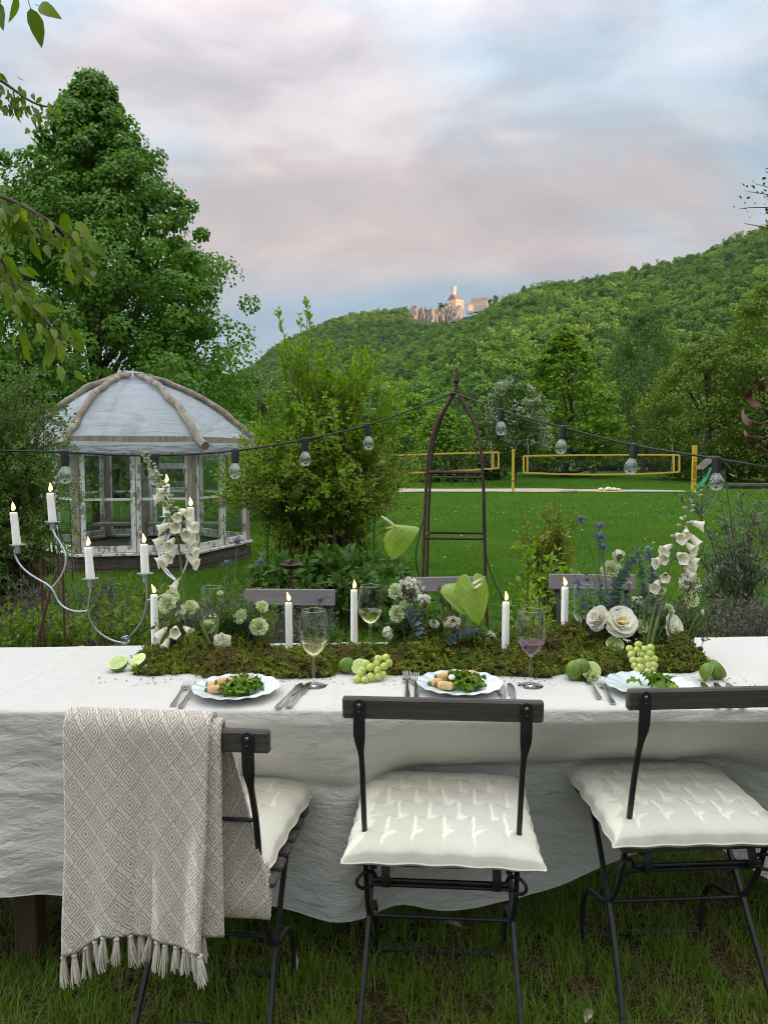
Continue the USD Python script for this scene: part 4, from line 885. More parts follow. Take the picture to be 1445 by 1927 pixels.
sv = spline([b2 + [-.55, -.2, .08], b2 + [-.35, -.2, .16], b2 + [.05, -.15, .75], b2 + [.30, -.05, 1.25]], 12)
gm = mat('green_plastic', (.03, .35, .16), (.04, .42, .20), scale=3., rough=.45)
sld.part('chute', sweep(sv, .42, .04, (0, 1, 0)), gm)
for s in (-1, 1): sld.part('side_rail', sweep(sv + [0, s * .21, .06], .04, .13, (0, 1, 0)), gm)
b = at(1410, 905, 47.); b[2] = G(47)
for k in range(3):
    c = b + [(k - 1) * .95 + .15, .2 * k, .22]
    one('timber_log', move(tube([(-.5, 0, 0), (.5, .03, 0)], .17, 9), c, Rz(.1 * k)), hut_m, ['cut log nearest the play hut in the low row on the meadow', 'middle cut log of the low row on the meadow', 'cut log at the right end of the low row on the meadow'][k], 'log', smooth=40)
b = at(850, 896, 52.); b[2] = G(52)
bn = Thing('park_bench', 'long low dark bench standing behind the left net', 'bench', b)
bn.part('seat', rbox((3.6, .5, .09), .01, b + [0, 0, .62]), hut_m); 
for dx in (-1.4, 0, 1.4): bn.part('leg', rbox((.12, .4, .58), .01, b + [dx, 0, .29]), hut_m)

# ================================================================== bird bath, stakes, wind spinner
b = at(548, 1110, 5.4); b[2] = 0; tp = at(548, 1063, 5.4)
bb_ = Thing('bird_bath', 'small rusty iron bird bath with a little bird on its rim', 'bird bath', b)
bb_.part('bowl', move(lathe([(0, -.03), (.04, -.028), (.07, -.012), (.082, .004), (.078, .006), (.05, -.012), (0, -.018)], 24), tp), rust, smooth=40)
bb_.part('stake', tube([tp - [0, 0, .03], b - [0, 0, .1]], .008, 7), rust, smooth=True)
bd = cat(lump(2, (.018, .03, .016), .1, 2, 1, (0, 0, .018)), lump(2, (.011, .012, .011), .1, 2, 2, (0, -.026, .034)), trimesh.creation.cone(.004, .012, sections=6).apply_transform(trimesh.transformations.rotation_matrix(pi / 2, [1, 0, 0])).apply_translation([0, -.036, .034]), move(rbox((.014, .03, .005), .001), (0, .036, .022)))
bb_.part('bird', move(bd, tp + [-.01, 0, .0], Rz(.9)), rust, smooth=True)
sr = [at(68, 1222, 3.0) - [0, 0, .9], at(68, 1222, 3.0), at(85, 1150, 3.0), at(98, 1100, 3.02), at(108, 1068, 3.05)]
red_rust = mat('red_rust', (.05, .024, .015), (.10, .042, .024), scale=24., rough=.9, bump=.4, bscale=90., bdist=.003)
st = Thing('iron_stake', 'rusty iron stake leaning behind the candle tree', 'stake', sr[0])
st.part('rod', tube(sr, [.007, .007, .0065, .006, .004], 7), red_rust, smooth=True)
for x0, y0, x1, y1, lab in [(77, 1055, 80, 1118, 'short rusty stake beneath the dark shrub'), (117, 1040, 119, 1085, 'short red rusty stake behind the curling candle arm')]:
    a, c = at(x0, y0, 3.6), at(x1, y1, 3.6); c[2] = 0
    one('iron_stake', tube([c, a], .006, 7), red_rust, lab, 'stake', smooth=True)
ws = at(1462, 780, 3.3); b = ws.copy(); b[2] = 0
spin_m = mat('spinner_metal', (.10, .045, .03), (.17, .08, .055), scale=12., rough=.5, metallic=.4)
sp = Thing('wind_spinner', 'rusty spiral wind spinner hanging in at the right edge', 'wind spinner', ws)
for k, (cxp, cyp, r_, a0, a1, w_) in enumerate([(1447, 722, 16, 1.9, 4.6, 13), (1433, 742, 24, 2.2, 4.9, 12), (1424, 775, 27, 2.9, 5.6, 12), (1424, 806, 24, 3.3, 5.9, 12), (1443, 835, 18, 3.0, 5.2, 12)]):
    aa = np.linspace(a0, a1, 16); pts = np.array([at(cxp + r_ * math.cos(q), cyp - r_ * math.sin(q) * .9, 3.3 + .05 * math.sin(q * 2 + k)) for q in aa])
    wd = np.sin(np.linspace(.12, pi - .12, 16)) * w_ / ppm(3.3) + .001
    sp.part('blade', sweep(pts, wd, .0025, unit(np.array([.35, -.8, .55]))), spin_m, smooth=30)
sp.part('rod', tube([at(1468, 690, 3.32), at(1468, 870, 3.32)], .004, 6), rust, smooth=True)
sp.part('stake', tube([at(1468, 870, 3.32), [at(1468, 870, 3.32)[0], 3.32, -.1]], .006, 6), rust, smooth=True)

# ================================================================== candle tree
galv = mat('galvanised_steel', (.36, .38, .40), (.52, .54, .56), scale=40., rough=.33, metallic=.9)
CT = at(236, 1213, 2.72); b = CT.copy(); b[2] = 0
ct = Thing('candle_tree', 'tall galvanised candle tree with curling arms standing behind the table', 'candelabra', b)
ct.part('pole', tube([b - [0, 0, .1], CT], .009, 8), galv, smooth=True)
ct.part('joint', tube(spline([CT + [.012 * math.cos(q), .012 * math.sin(q), .004 * q - .015] for q in np.linspace(0, 12, 40)], 60), .0035, 6), galv, smooth=True)
ARM = [([(27, 1034), (30, 1050), (48, 1074), (75, 1092), (97, 1108), (112, 1135), (138, 1150), (164, 1149)], 2.72, 2.70),
       ([(99, 984), (104, 1008), (118, 1030), (124, 1052), (116, 1082), (96, 1107)], 2.78, 2.72),
       ([(169, 1092), (169, 1120), (166, 1148), (172, 1172), (195, 1197), (236, 1210)], 2.66, 2.72),
       ([(273, 1083), (276, 1110), (275, 1138), (266, 1170), (250, 1192), (236, 1208)], 2.62, 2.72),
       ([(360, 1024), (354, 1052), (343, 1082), (322, 1110), (298, 1124), (276, 1130)], 2.72, 2.64),
       ([(312, 975), (302, 1000), (298, 1030), (304, 1062), (318, 1084), (334, 1098), (325, 1112)], 2.84, 2.70),
       ([(322, 975), (318, 1010), (305, 1050), (318, 1078), (330, 1090)], 2.90, 2.75)]
for pts, ya, yb in ARM:
    n_ = len(pts); c = spline([at(px, py, ya + (yb - ya) * i / (n_ - 1)) for i, (px, py) in enumerate(pts)], 40)
    ct.part('arm', tube(c, .0038, 9), galv, smooth=True)
wax = M('candle_wax', {'p': ('principled_bsdf', {'base_color': (.78, .77, .72), 'roughness': .42, 'subsurface_weight': .35, 'subsurface_scale': .012, 'subsurface_radius': (1., .7, .45)})}, [], 'p.BSDF')
wick_m = mat('wick', (.02, .018, .015), (.03, .026, .02), scale=30., rough=.9)
flame_m = M('flame', {'tc': ('texture_coordinate', {}), 'sep': ('separate_xyz', {}), 'lw': ('layer_weight', {'blend': .35}), 'r': ('rgb_ramp', {'ramp': [(0, (1.0, .78, .36)), (.35, (1., .60, .17)), (.7, (1., .36, .05)), (1, (1., .20, .02))]}),
    'e': ('emission', {'strength': 2.1}), 't': ('transparent_bsdf', {}), 'm': ('mix_closure', {}), 'rr': ('rgb_ramp', {'ramp': [(0, (1,) * 3), (.55, (.95,) * 3), (1, (.25,) * 3)]})},
    [('lw.facing', 'r.fac'), ('r.color', 'e.color'), ('lw.facing', 'rr.fac'), ('rr.color', 'm.fac'), ('t.BSDF', 'm.closure1'), ('e.emission', 'm.closure2')], 'm.closure')
def candle(label, top, L, r, lean=(0, 0), drips=True, fl=.030, wind=.5, group=None):
    """top: world point of the wax top"""
    base = np.asarray(top) - [0, 0, L] + [-lean[0] * L, 0, 0]
    t = Thing('candle', label, 'candle', base, group=group)
    nz, na = 44, 28; zz = np.linspace(0, L, nz); ga = np.arange(na) * 2 * pi / na
    Z, A = np.meshgrid(zz, ga, indexing='ij')
    R = np.full_like(Z, r) * (1 - .05 * Z / L)
    if drips:
        seed = int(rng.integers(0, 1000))
        dn = meshkit.noise(np.stack([np.cos(A) * 2.6 + seed, np.sin(A) * 2.6, Z * 9], -1), 3)
        dn2 = meshkit.noise(np.stack([np.cos(A) * 3.6 + seed, np.sin(A) * 3.6, Z * 45], -1), 7)
        R = R + r * (.30 * np.clip(dn - .42, 0, 1) * 2 + .16 * np.clip(dn2 - .5, 0, 1) * 2) * (.55 + .45 * (1 - Z / L))
    else: R = R * (1 + .03 * (meshkit.noise(np.stack([np.cos(A) * 2, np.sin(A) * 2, Z * 20], -1), 5) - .5))
    R[-1] *= .86; R[-2] *= .97
    v = np.stack([R * np.cos(A), R * np.sin(A), Z], -1)
    tipz = v[-1].copy(); well = np.stack([.45 * r * np.cos(ga), .45 * r * np.sin(ga), np.full(na, L - .0022)], 1)
    allv = np.vstack([v.reshape(-1, 3), well, [[0, 0, L - .003], [0, 0, 0]]])
    i, j = np.meshgrid(np.arange(nz), np.arange(na), indexing='ij')
    q = np.stack([i * na + j, i * na + (j + 1) % na, (i + 1) * na + (j + 1) % na, (i + 1) * na + j], -1).reshape(-1, 4)
    f = np.vstack([q[:, [0, 1, 2]], q[:, [0, 2, 3]]]); k = (nz + 1) * na; jn = np.arange(na)
    f = np.vstack([f, np.stack([np.full(na, k), nz * na + jn, nz * na + (jn + 1) % na], 1), np.stack([np.full(na, k + 1), (jn + 1) % na, jn], 1)])
    sh = lambda w: np.c_[w[:, 0] + w[:, 2] * lean[0], w[:, 1], w[:, 2]] + base
    t.part('wax_body', (sh(allv), f), wax, smooth=True)
    wv, wf = tube([(0, 0, L - .004), (.0006, 0, L + .004), (-.002 * wind, 0, L + .0095)], .0009, 5); t.part('wick', (sh(wv), wf), wick_m)
    fv, ff = lathe([(0, 0), (.0030, .0015), (.0052, .006), (.0056, .010), (.0046, .016), (.0028, .022), (.0011, .027), (0, .030)], 14)
    s = fl / .030; fv = fv * [s * 1.15, s * 1.15, s]; u = fv[:, 2] / fl
    fv = fv + np.c_[wind * .010 * u ** 1.3 * np.ones_like(u) + .002 * np.sin(u * 4), 0 * u, L + .0045 + 0 * u]
    t.part('flame', (sh(fv), ff), flame_m, smooth=True)
    return t
pan = lathe([(0, -.003), (.020, -.003), (.027, -.0005), (.0285, .0025), (.0275, .0025), (.020, .0005), (0, .0005)], 26)
cup = lathe([(.0065, -.030), (.010, -.028), (.010, -.010), (.008, -.003), (0, -.003)], 14)
HOLD = [(33, 1026, 2.72, 62, -.10, 'leaning drip-covered candle, leftmost on the candle tree'), (99, 983, 2.78, 55, -.05, 'drip-covered candle on the tightly curled second arm of the candle tree'), (170, 1090, 2.66, 60, -.05, 'drip-covered candle on the low middle arm above the double bend'), (273, 1080, 2.62, 56, -.02, 'drip-covered candle nearest the left foxglove, on the lowest right arm'),
        (314, 973, 2.86, 62, .0, 'half-hidden candle burning behind the top of the left foxglove'), (361, 1021, 2.72, 66, -.02, 'candle burning behind the foxglove bells on the right arm of the candle tree')]
for px, py, Y, hp, ln, lab in HOLD:
    p = at(px, py, Y)
    ct.part('drip_pan', move(pan, p), galv, smooth=40); ct.part('cup', move(cup, p), galv, smooth=40)
    L = hp / ppm(Y); candle(lab, p + [ln * L, 0, L + .0012], L, .0126, (ln, 0), True, .034, rng.uniform(-.3, .9))
# ================================================================== table and cloth
TZ = .745
Yn = lambda x: 1.838 + .012 * x
Yf = lambda x: 2.532 + .062 * x
tbl_m = mat('table_wood', (.05, .028, .016), (.10, .055, .03), scale=8., stretch=(1, 1, .3), rough=.6)
TB = np.array([-.35, 2.2, 0.])
tb = Thing('garden_table', 'long wooden garden table almost hidden under the white cloth', 'table', TB)
tv = np.array([(-1.85, Yn(-1.85) + .012, TZ - .03), (1.95, Yn(1.95) + .012, TZ - .03), (1.95, Yf(1.95) - .012, TZ - .03), (-1.85, Yf(-1.85) - .012, TZ - .03)])
tb.part('tabletop', trimesh.convex.convex_hull(np.vstack([tv, tv + [0, 0, .024]])), tbl_m)
for x, y in ((at(64, 1740, 2.04)[0], 2.02), (at(64, 1740, 2.04)[0], 2.32), (1.75, 2.05), (1.75, 2.45)):
    tb.part('leg', rbox((.062, .062, TZ - .032), .004, (x, y, (TZ - .032) / 2)), tbl_m)
tb.part('apron', rbox((3.3, .025, .08), .004, (.1, 2.14, TZ - .075)), tbl_m)
linen = M('white_linen', {'tc': ('texture_coordinate', {}), 'm1': ('mapping', {'scale': (.75, 1., 1.7)}), 'n1': ('noise_texture', {'scale': 22., 'detail': 6., 'roughness': .6, 'distortion': .4}), 'n2': ('noise_texture', {'scale': 420., 'detail': 2.}), 'n3': ('noise_texture', {'scale': 2.2, 'detail': 3.}),
    'a': ('math', {'math_type': 'multiply_add', 'value2': .10}), 'b': ('bump', {'strength': 1., 'distance': .013}), 'r': ('rgb_ramp', {'ramp': [(0, (.665, .645, .598)), (1, (.745, .725, .68))]}),
    'p': ('principled_bsdf', {'roughness': .85, 'specular_ior_level': .2, 'sheen_weight': .12}), 't': ('translucent_bsdf', {'color': (.7, .68, .62)}), 'mx': ('mix_closure', {'fac': .10})},
    [('tc.object', 'm1.vector'), ('m1.vector', 'n1.vector'), ('m1.vector', 'n2.vector'), ('m1.vector', 'n3.vector'), ('n2.fac', 'a.value1'), ('n1.fac', 'a.value3'), ('a.value', 'b.height'), ('b.normal', 'p.normal'), ('n3.fac', 'r.fac'), ('r.color', 'p.base_color'), ('p.BSDF', 'mx.closure1'), ('t.BSDF', 'mx.closure2')], 'mx.closure')
from scipy.ndimage import gaussian_filter1d
NX = 420; cx_ = np.linspace(-1.9, 2.0, NX)
push = gaussian_filter1d(np.interp(cx_, [-1.9, -.95, -.72, -.56, -.26, -.12, -.03, .05, .38, .49, .57, .96, 1.06, 1.3, 2], [0, .0, .05, .15, .17, .08, .14, .235, .262, .235, .282, .285, .16, .03, 0]), 5)
hang = gaussian_filter1d(np.interp(cx_, [-1.9, -.9, -.7, -.55, -.4, -.24, -.08, .02, .13, .3, .42, .6, .75, 1.0, 1.2, 2], [.45, .46, .505, .60, .635, .642, .605, .70, .755, .76, .72, .69, .63, .61, .56, .5]), 5)
rows = []
bh = .42
for d in np.linspace(bh, 0, 12): rows.append(('b', d))
for u in np.linspace(0, 1, 70)[1:-1]: rows.append(('t', 1 - u))
for d in np.linspace(0, 1, 80): rows.append(('f', d))
CV = []
for k, d in rows:
    if k == 'b': CV.append(np.stack([cx_, Yf(cx_) + .004 + .10 * d * (.6 + .4 * np.sin(cx_ * 9)), TZ - d - 0 * cx_], 1))
    elif k == 't': CV.append(np.stack([cx_, Yn(cx_) + (Yf(cx_) - Yn(cx_)) * d, TZ + .0035 + 0 * cx_], 1))
    else:
        s = d * hang                                       # arc length below the edge
        drop = .235; sl_len = np.sqrt(push ** 2 + drop ** 2)
        q = np.clip(s / sl_len, 0, 1); q2 = np.clip((q - .13) / .87, 0, 1); qs = q2 ** 1.2 * (1 - .12 * np.sin(pi * q2))
        z = TZ - np.where(s < sl_len, q * drop, drop + s - sl_len)
        y = Yn(cx_) + push * qs
        lowf = np.clip((s - .1) / .35, 0, 1)
        fold = .010 * np.sin(cx_ * 13 + 1.3) + .007 * np.sin(cx_ * 29 + .4) + .028 * (meshkit.fbm(np.stack([cx_ * 6, s * 1.6, 0 * cx_], 1), 3, 12) - .5)
        y = y + fold * lowf - .018 * lowf * np.clip(1 - push / .15, 0, 1)
        if d > .985: z = z + .001
        CV.append(np.stack([cx_, y - .003, z], 1))
CV = np.array(CV); NR = len(CV)
# wrinkles
kk = np.array([r[0] for r in rows])
flat = CV.reshape(-1, 3)
w1 = meshkit.fbm(flat * [15, 22, 42], 3, 21) - .5; w2 = meshkit.fbm(flat * [6, 7, 8] + 3.1, 2, 8) - .5
isf = (np.repeat(kk, NX) == 'f'); ist = (np.repeat(kk, NX) == 't')
flat[isf, 1] += (w1 * .0085 + w2 * .018)[isf] * np.clip((TZ - flat[isf, 2]) / .06, 0, 1)
flat[ist, 2] += np.abs(w1 * .004 + w2 * .006)[ist]
# ironing creases: straight raised lines across the cloth
for xc in (-.98, -.13, .92, 1.6):
    g_ = np.exp(-((flat[:, 0] - xc - .006 * np.sin(flat[:, 1] * 9)) / .006) ** 2); flat[:, 2] += ist * g_ * .0028; flat[:, 1] -= isf * g_ * .003
one('tablecloth', (flat, grid(NR, NX)), linen, 'large creased white linen cloth draped over the long table', 'tablecloth', loc=np.array([0, 2.2, TZ]), smooth=True)
hem_c = CV[-1][::3]; hem_c = np.c_[flat.reshape(NR, NX, 3)[-1][::3]]
hp = usdkit.mesh(stage, '/World/tablecloth/hem', (tube(hem_c - np.array([0, 2.2, TZ]), .0016, 5)[0], tube(hem_c, .0016, 5)[1]), linen, smooth=True)

# ================================================================== folding chairs
chair_iron = mat('black_iron', (.010, .010, .011), (.020, .020, .021), scale=30., rough=.42, metallic=.2, bump=.2, bscale=150., bdist=.001)
def woodmat(name, c1, c2):
    return M(name, {'tc': ('texture_coordinate', {}), 'mp': ('mapping', {'scale': (2.2, 30., 30.)}), 'n': ('noise_texture', {'scale': 2.6, 'detail': 6., 'roughness': .62, 'distortion': .7}), 'r': ('rgb_ramp', {'ramp': [(.25, c1), (.7, c2)]}), 'b': ('bump', {'strength': .35, 'distance': .003}), 'p': ('principled_bsdf', {'roughness': .62})},
             [('tc.object', 'mp.vector'), ('mp.vector', 'n.vector'), ('n.fac', 'r.fac'), ('r.color', 'p.base_color'), ('n.fac', 'b.height'), ('b.normal', 'p.normal')], 'p.BSDF')
stained = woodmat('stained_slat', (.030, .025, .021), (.085, .074, .064)); sky_lit_slat = woodmat('sky_lit_slat', (.13, .115, .115), (.27, .245, .245))  # the paler far-chair wood has the sky's reflection painted into its colour
bolt_m = mat('brass_bolt', (.22, .15, .08), (.32, .24, .14), scale=20., rough=.4, metallic=.8)
def chair(label, loc, yaw, W=.43, ztop=.845, half=.178, wood=stained, lumbar=False, arcbar=False, roll=0., lean=0., h=.0475):
    t = Thing('folding_chair', label, 'chair', loc, yaw=yaw, roll=roll, group='folding chairs around the table')
    yb = -.215 - lean
    bd = rbox((W, .019, h), .004); bv, bf = move(bd, (0, 0, 0), Rx(.10)); t.part('backrest', (bv + [0, yb, ztop - h / 2], bf), wood, smooth=20)
    for s in (-1, 1):
        P = [(half * s, yb - .013, ztop - .012), (half * s, yb - .012, ztop - .05), (half * s, yb - .008, ztop - .085), (half * s * .993, yb + .008, ztop - .12), (half * s * .985, yb + .05, .60), (half * s * .978, yb + .088, .44), (half * s * .978, yb + .112, .36), (half * s * .978, yb + .145, .29), (half * s * .978, yb + .195, .236), (half * s * .978, yb + .26, .205), (half * s * .978, yb + .33, .185), (half * s * .978, yb + .375, .14), (half * s * .978, yb + .39, .07), (half * s * .978, yb + .395, .0)]
        P = spline(P, 60); zz = P[:, 2]; u = np.arange(60) / 59
        wx = np.where(u < .075, .0255, np.interp(u, [.075, .125, 1], [.0255, .0115, .0115])); th = np.interp(u, [0, .08, .125, 1], [.006, .006, .011, .013])
        t.part('back_frame', sweep(P, wx, th), chair_iron, smooth=35)
        cap = move(lathe([(0, -.003), (.0125, -.003), (.0135, 0), (.0125, .003), (0, .003)], 18), (half * s, yb - .0132, ztop - .014), Rx(pi / 2)); t.part('frame_end', cap, chair_iron, smooth=30)
        for k, dz in enumerate((.014, .030)): t.part('bolt', move(lump(1, (.0042, .002, .0042), 0, 1), (half * s, yb - .018, ztop - dz)), bolt_m if k == 0 else chair_iron, smooth=True)
        x2 = half * s * .985
        t.part('rear_leg', sweep(spline([(x2 * .99, .135, .445), (x2, -.03, .235), (x2 * 1.09, -.185, .0)], 14), .012, .014), chair_iron, smooth=35)
        t.part('seat_rail', rbox((.014, .36, .006), .001, (half * s * .85, .01, .437)), chair_iron)
        # ring ends of the folding rod and the hooks under the seat
        a = np.linspace(-.4, 2 * pi - 1.0, 26); t.part('ring', tube(np.stack([half * s * .978 + s * (-.002 + .021 * np.cos(a + pi)), np.full(26, yb + .085) + .012 * np.cos(a), .385 + .019 * np.sin(a)], 1), .0042, 7), chair_iron, smooth=True)
        t.part('hook', sweep(spline([(.126 * s, -.14, .436), (.126 * s, -.152, .41), (.126 * s, -.150, .385), (.126 * s, -.138, .376), (.126 * s, -.126, .382)], 14), .020, .004), chair_iron, smooth=35)
    t.part('folding_rod', tube([(-half * .86, yb + .076, .392), (half * .86, yb + .076, .392)], .0055, 8), chair_iron, smooth=True)
    t.part('folding_rod', tube([(-half * .90, yb + .088, .374), (half * .90, yb + .088, .374)], .0052, 8), chair_iron, smooth=True)
    t.part('pivot_bar', tube([(-half * .97, -.028, .238), (half * .97, -.028, .238)], .0055, 8), chair_iron, smooth=True)
    t.part('foot_bar', rbox((half * 1.88, .022, .005), .001, (0, yb + .393, .018)), chair_iron)
    if lumbar: t.part('back_rod', tube([(-half * .98, yb + .052, .60), (half * .98, yb + .052, .60)], .0045, 8), chair_iron, smooth=True)
    if arcbar: t.part('arc_stretcher', tube(spline([(-half * 1.08, -.176, .015), (-half * .7, -.155, .075), (0, -.145, .10), (half * .7, -.155, .075), (half * 1.08, -.176, .015)], 24), .0052, 8), chair_iron, smooth=True)
    for k in range(6): t.part('seat_slat', rbox((W * .95, .043, .017), .005, (0, -.155 + k * .064, .4505)), wood, smooth=25)
    return t
cot = M('cushion_cotton', {'tc': ('texture_coordinate', {}), 'n': ('noise_texture', {'scale': 5., 'detail': 4.}), 'n2': ('noise_texture', {'scale': 500., 'detail': 1.}), 'n4': ('noise_texture', {'scale': 32., 'detail': 4., 'distortion': .5}), 'r': ('rgb_ramp', {'ramp': [(0, (.57, .55, .455)), (.5, (.635, .615, .52)), (1, (.68, .665, .58))]}), 'ad': ('math', {'math_type': 'multiply_add', 'value2': .08}), 'b': ('bump', {'strength': .35, 'distance': .006}), 'p': ('principled_bsdf', {'roughness': .95, 'specular_ior_level': .1, 'sheen_weight': .05})},
    [('tc.object', 'n.vector'), ('tc.object', 'n2.vector'), ('tc.object', 'n4.vector'), ('n.fac', 'r.fac'), ('r.color', 'p.base_color'), ('n2.fac', 'ad.value1'), ('n4.fac', 'ad.value3'), ('ad.value', 'b.height'), ('b.normal', 'p.normal')], 'p.BSDF')
def cushion(label, loc, yaw, S=(.425, .425), H=.046, seed=0):
    n = 110; u = np.linspace(-1, 1, n); U, V = np.meshgrid(u, u, indexing='ij'); rs = np.random.default_rng(seed)
    T = []
    for r, v in enumerate(np.linspace(-.62, .62, 5)):
        m = 5 if r % 2 == 0 else 4
        for uu in (np.linspace(-.66, .66, 5) if m == 5 else np.linspace(-.5, .5, 4)): T.append((uu + rs.normal(0, .02), v + rs.normal(0, .02)))
    T = np.array(T); d = np.sqrt((U[..., None] - T[:, 0]) ** 2 + (V[..., None] - T[:, 1]) ** 2); ds = np.sort(d, -1)
    edge = (1 - np.abs(U) ** 5) * (1 - np.abs(V) ** 5); edge = np.clip(edge, 0, 1) ** .34
    dim = 1 - .17 * np.exp(-(ds[..., 0] / .075) ** 1.7)
    # creases run from tuft to tuft and out to the seams
    cre = np.zeros_like(U)
    segs = []
    for i in range(len(T)):
        for j in range(i + 1, len(T)):
            if abs(T[j, 1] - T[i, 1]) < .1 and .2 < abs(T[j, 0] - T[i, 0]) < .42: segs.append((T[i], T[j]))
        if T[i, 1] < .5: segs.append((T[i], np.array([T[i, 0] + rs.normal(0, .015), T[i, 1] + .30])))
    for (A_, B_) in segs:
                D = B_ - A_; Ld = np.hypot(*D)
                tt = np.clip(((U - A_[0]) * D[0] + (V - A_[1]) * D[1]) / Ld ** 2, 0, 1); dd = np.hypot(U - A_[0] - tt * D[0], V - A_[1] - tt * D[1])
                cre = np.maximum(cre, np.exp(-(dd / .022) ** 1.8) * (.085 - .03 * np.sin(pi * tt)))
    for (a, b) in T:
        for tgt in ([(a * 1.05, 1.0), (a * 1.05, -1.0)] if abs(b) > .55 else []) + ([(1.0, b), (-1.0, b)] if abs(a) > .45 else []):
            if (tgt[0] - a) * a < -.1 or (tgt[1] - b) * b < -.1: continue
            D = np.array(tgt) - (a, b); Ld = np.hypot(*D) + 1e-6
            tt = np.clip(((U - a) * D[0] + (V - b) * D[1]) / Ld ** 2, 0, 1); dd = np.hypot(U - a - tt * D[0], V - b - tt * D[1])
            cre = np.maximum(cre, np.exp(-(dd / .020) ** 1.8) * .06)
    nz = meshkit.fbm(np.stack([U * 3.5 + seed, V * 3.5, U * 0], -1), 3, seed) - .5
    top = H * edge * np.clip(dim - cre, .12, 1) * (1 + .12 * nz)
    top[0], top[-1], top[:, 0], top[:, -1] = 0, 0, 0, 0
    pinch = 1 - .035 * (1 - V ** 2) * np.abs(U) ** 3; pinch2 = 1 - .035 * (1 - U ** 2) * np.abs(V) ** 3
    scal = 1 + .012 * np.sin(V * 15 + seed) * np.abs(U) ** 6; scal2 = 1 + .012 * np.sin(U * 15 + seed) * np.abs(V) ** 6
    x, y = U * S[0] / 2 * pinch * scal, V * S[1] / 2 * pinch2 * scal2
    droop = -.012 * (np.abs(U) ** 6 + np.abs(V) ** 6) * 0
    up = np.stack([x, y, .016 + top], -1).reshape(-1, 3); lo = np.stack([x, y, .016 - .016 * edge], -1).reshape(-1, 3)
    g1 = grid(n, n); v, f = cat((up, g1), (lo, g1[:, ::-1]))
    t = Thing('seat_cushion', label, 'cushion', loc, yaw=yaw, group='quilted cushions on the near chairs')
    t.part('cover', (v, f), cot, smooth=True)
    ring = np.concatenate([np.stack([x[:, 0], y[:, 0]], 1), np.stack([x[-1], y[-1]], 1), np.stack([x[::-1, -1], y[::-1, -1]], 1), np.stack([x[0, ::-1], y[0, ::-1]], 1)])
    t.part('piping', tube(np.c_[ring, np.full(len(ring), .016)], .0022, 5), cot, smooth=True)
    tv = []
    for (a, b) in T:
        i, j = int((a + 1) / 2 * (n - 1)), int((b + 1) / 2 * (n - 1)); tv.append(tube([(x[i, j] - .003, y[i, j], .0165 + top[i, j] + .001), (x[i, j] + .003, y[i, j] + .001, .0165 + top[i, j] + .001)], .0006, 4))
    t.part('tufting_thread', cat(tv), cot, kind='stuff')
    return t
cc_loc, cr_loc, cl_loc = np.array([.140, 1.835, 0.]), np.array([.742, 1.915, 0.]), np.array([-.395, 1.775, 0.])
ch0 = chair('black iron folding chair with a dark stained back board, square on before the middle plate', cc_loc, math.radians(-4))
ch0.copy('black iron folding chair tucked under the cloth at the right picture edge', cr_loc, math.radians(4), 0, 'folding chairs around the table', 'chair')
chair('narrow old folding chair turned aside with the woven blanket over its back', cl_loc, math.radians(-6), .385, .815, .150, stained, True, True, roll=math.radians(0), lean=.03)
cushion('cream quilted cushion on the middle chair, its corner pointing out to the right', cc_loc + [.005, .0, .459], math.radians(-4.5), (.44, .455), seed=3)
cushion('cream quilted cushion on the right chair with the tablecloth resting against it', cr_loc + [-.012, .0, .459], math.radians(2), (.43, .43), seed=5)
cushion('cream quilted cushion on the blanket chair, half hidden behind its frame', cl_loc + [-.02, .075, .459], math.radians(-10), (.42, .43), seed=8)
fc0 = chair('folding chair across the table, furthest left, sky light painted into its grey wood', np.array([(543 - 722.5) / 1448 * 3.12 - .01, 2.92, 0.]), pi - .04, .375, .822, .15, sky_lit_slat, True, h=.068)
fc0.copy('folding chair across the table behind the green anthurium leaves, sky light painted into its grey wood', np.array([.30, 3.25, 0.]), pi + .10, 0, 'folding chairs around the table', 'chair')
fc0.copy('folding chair across the table behind the right bouquet, sky light painted into its grey wood', np.array([.90, 3.13, .03]), pi - .06, 0, 'folding chairs around the table', 'chair')

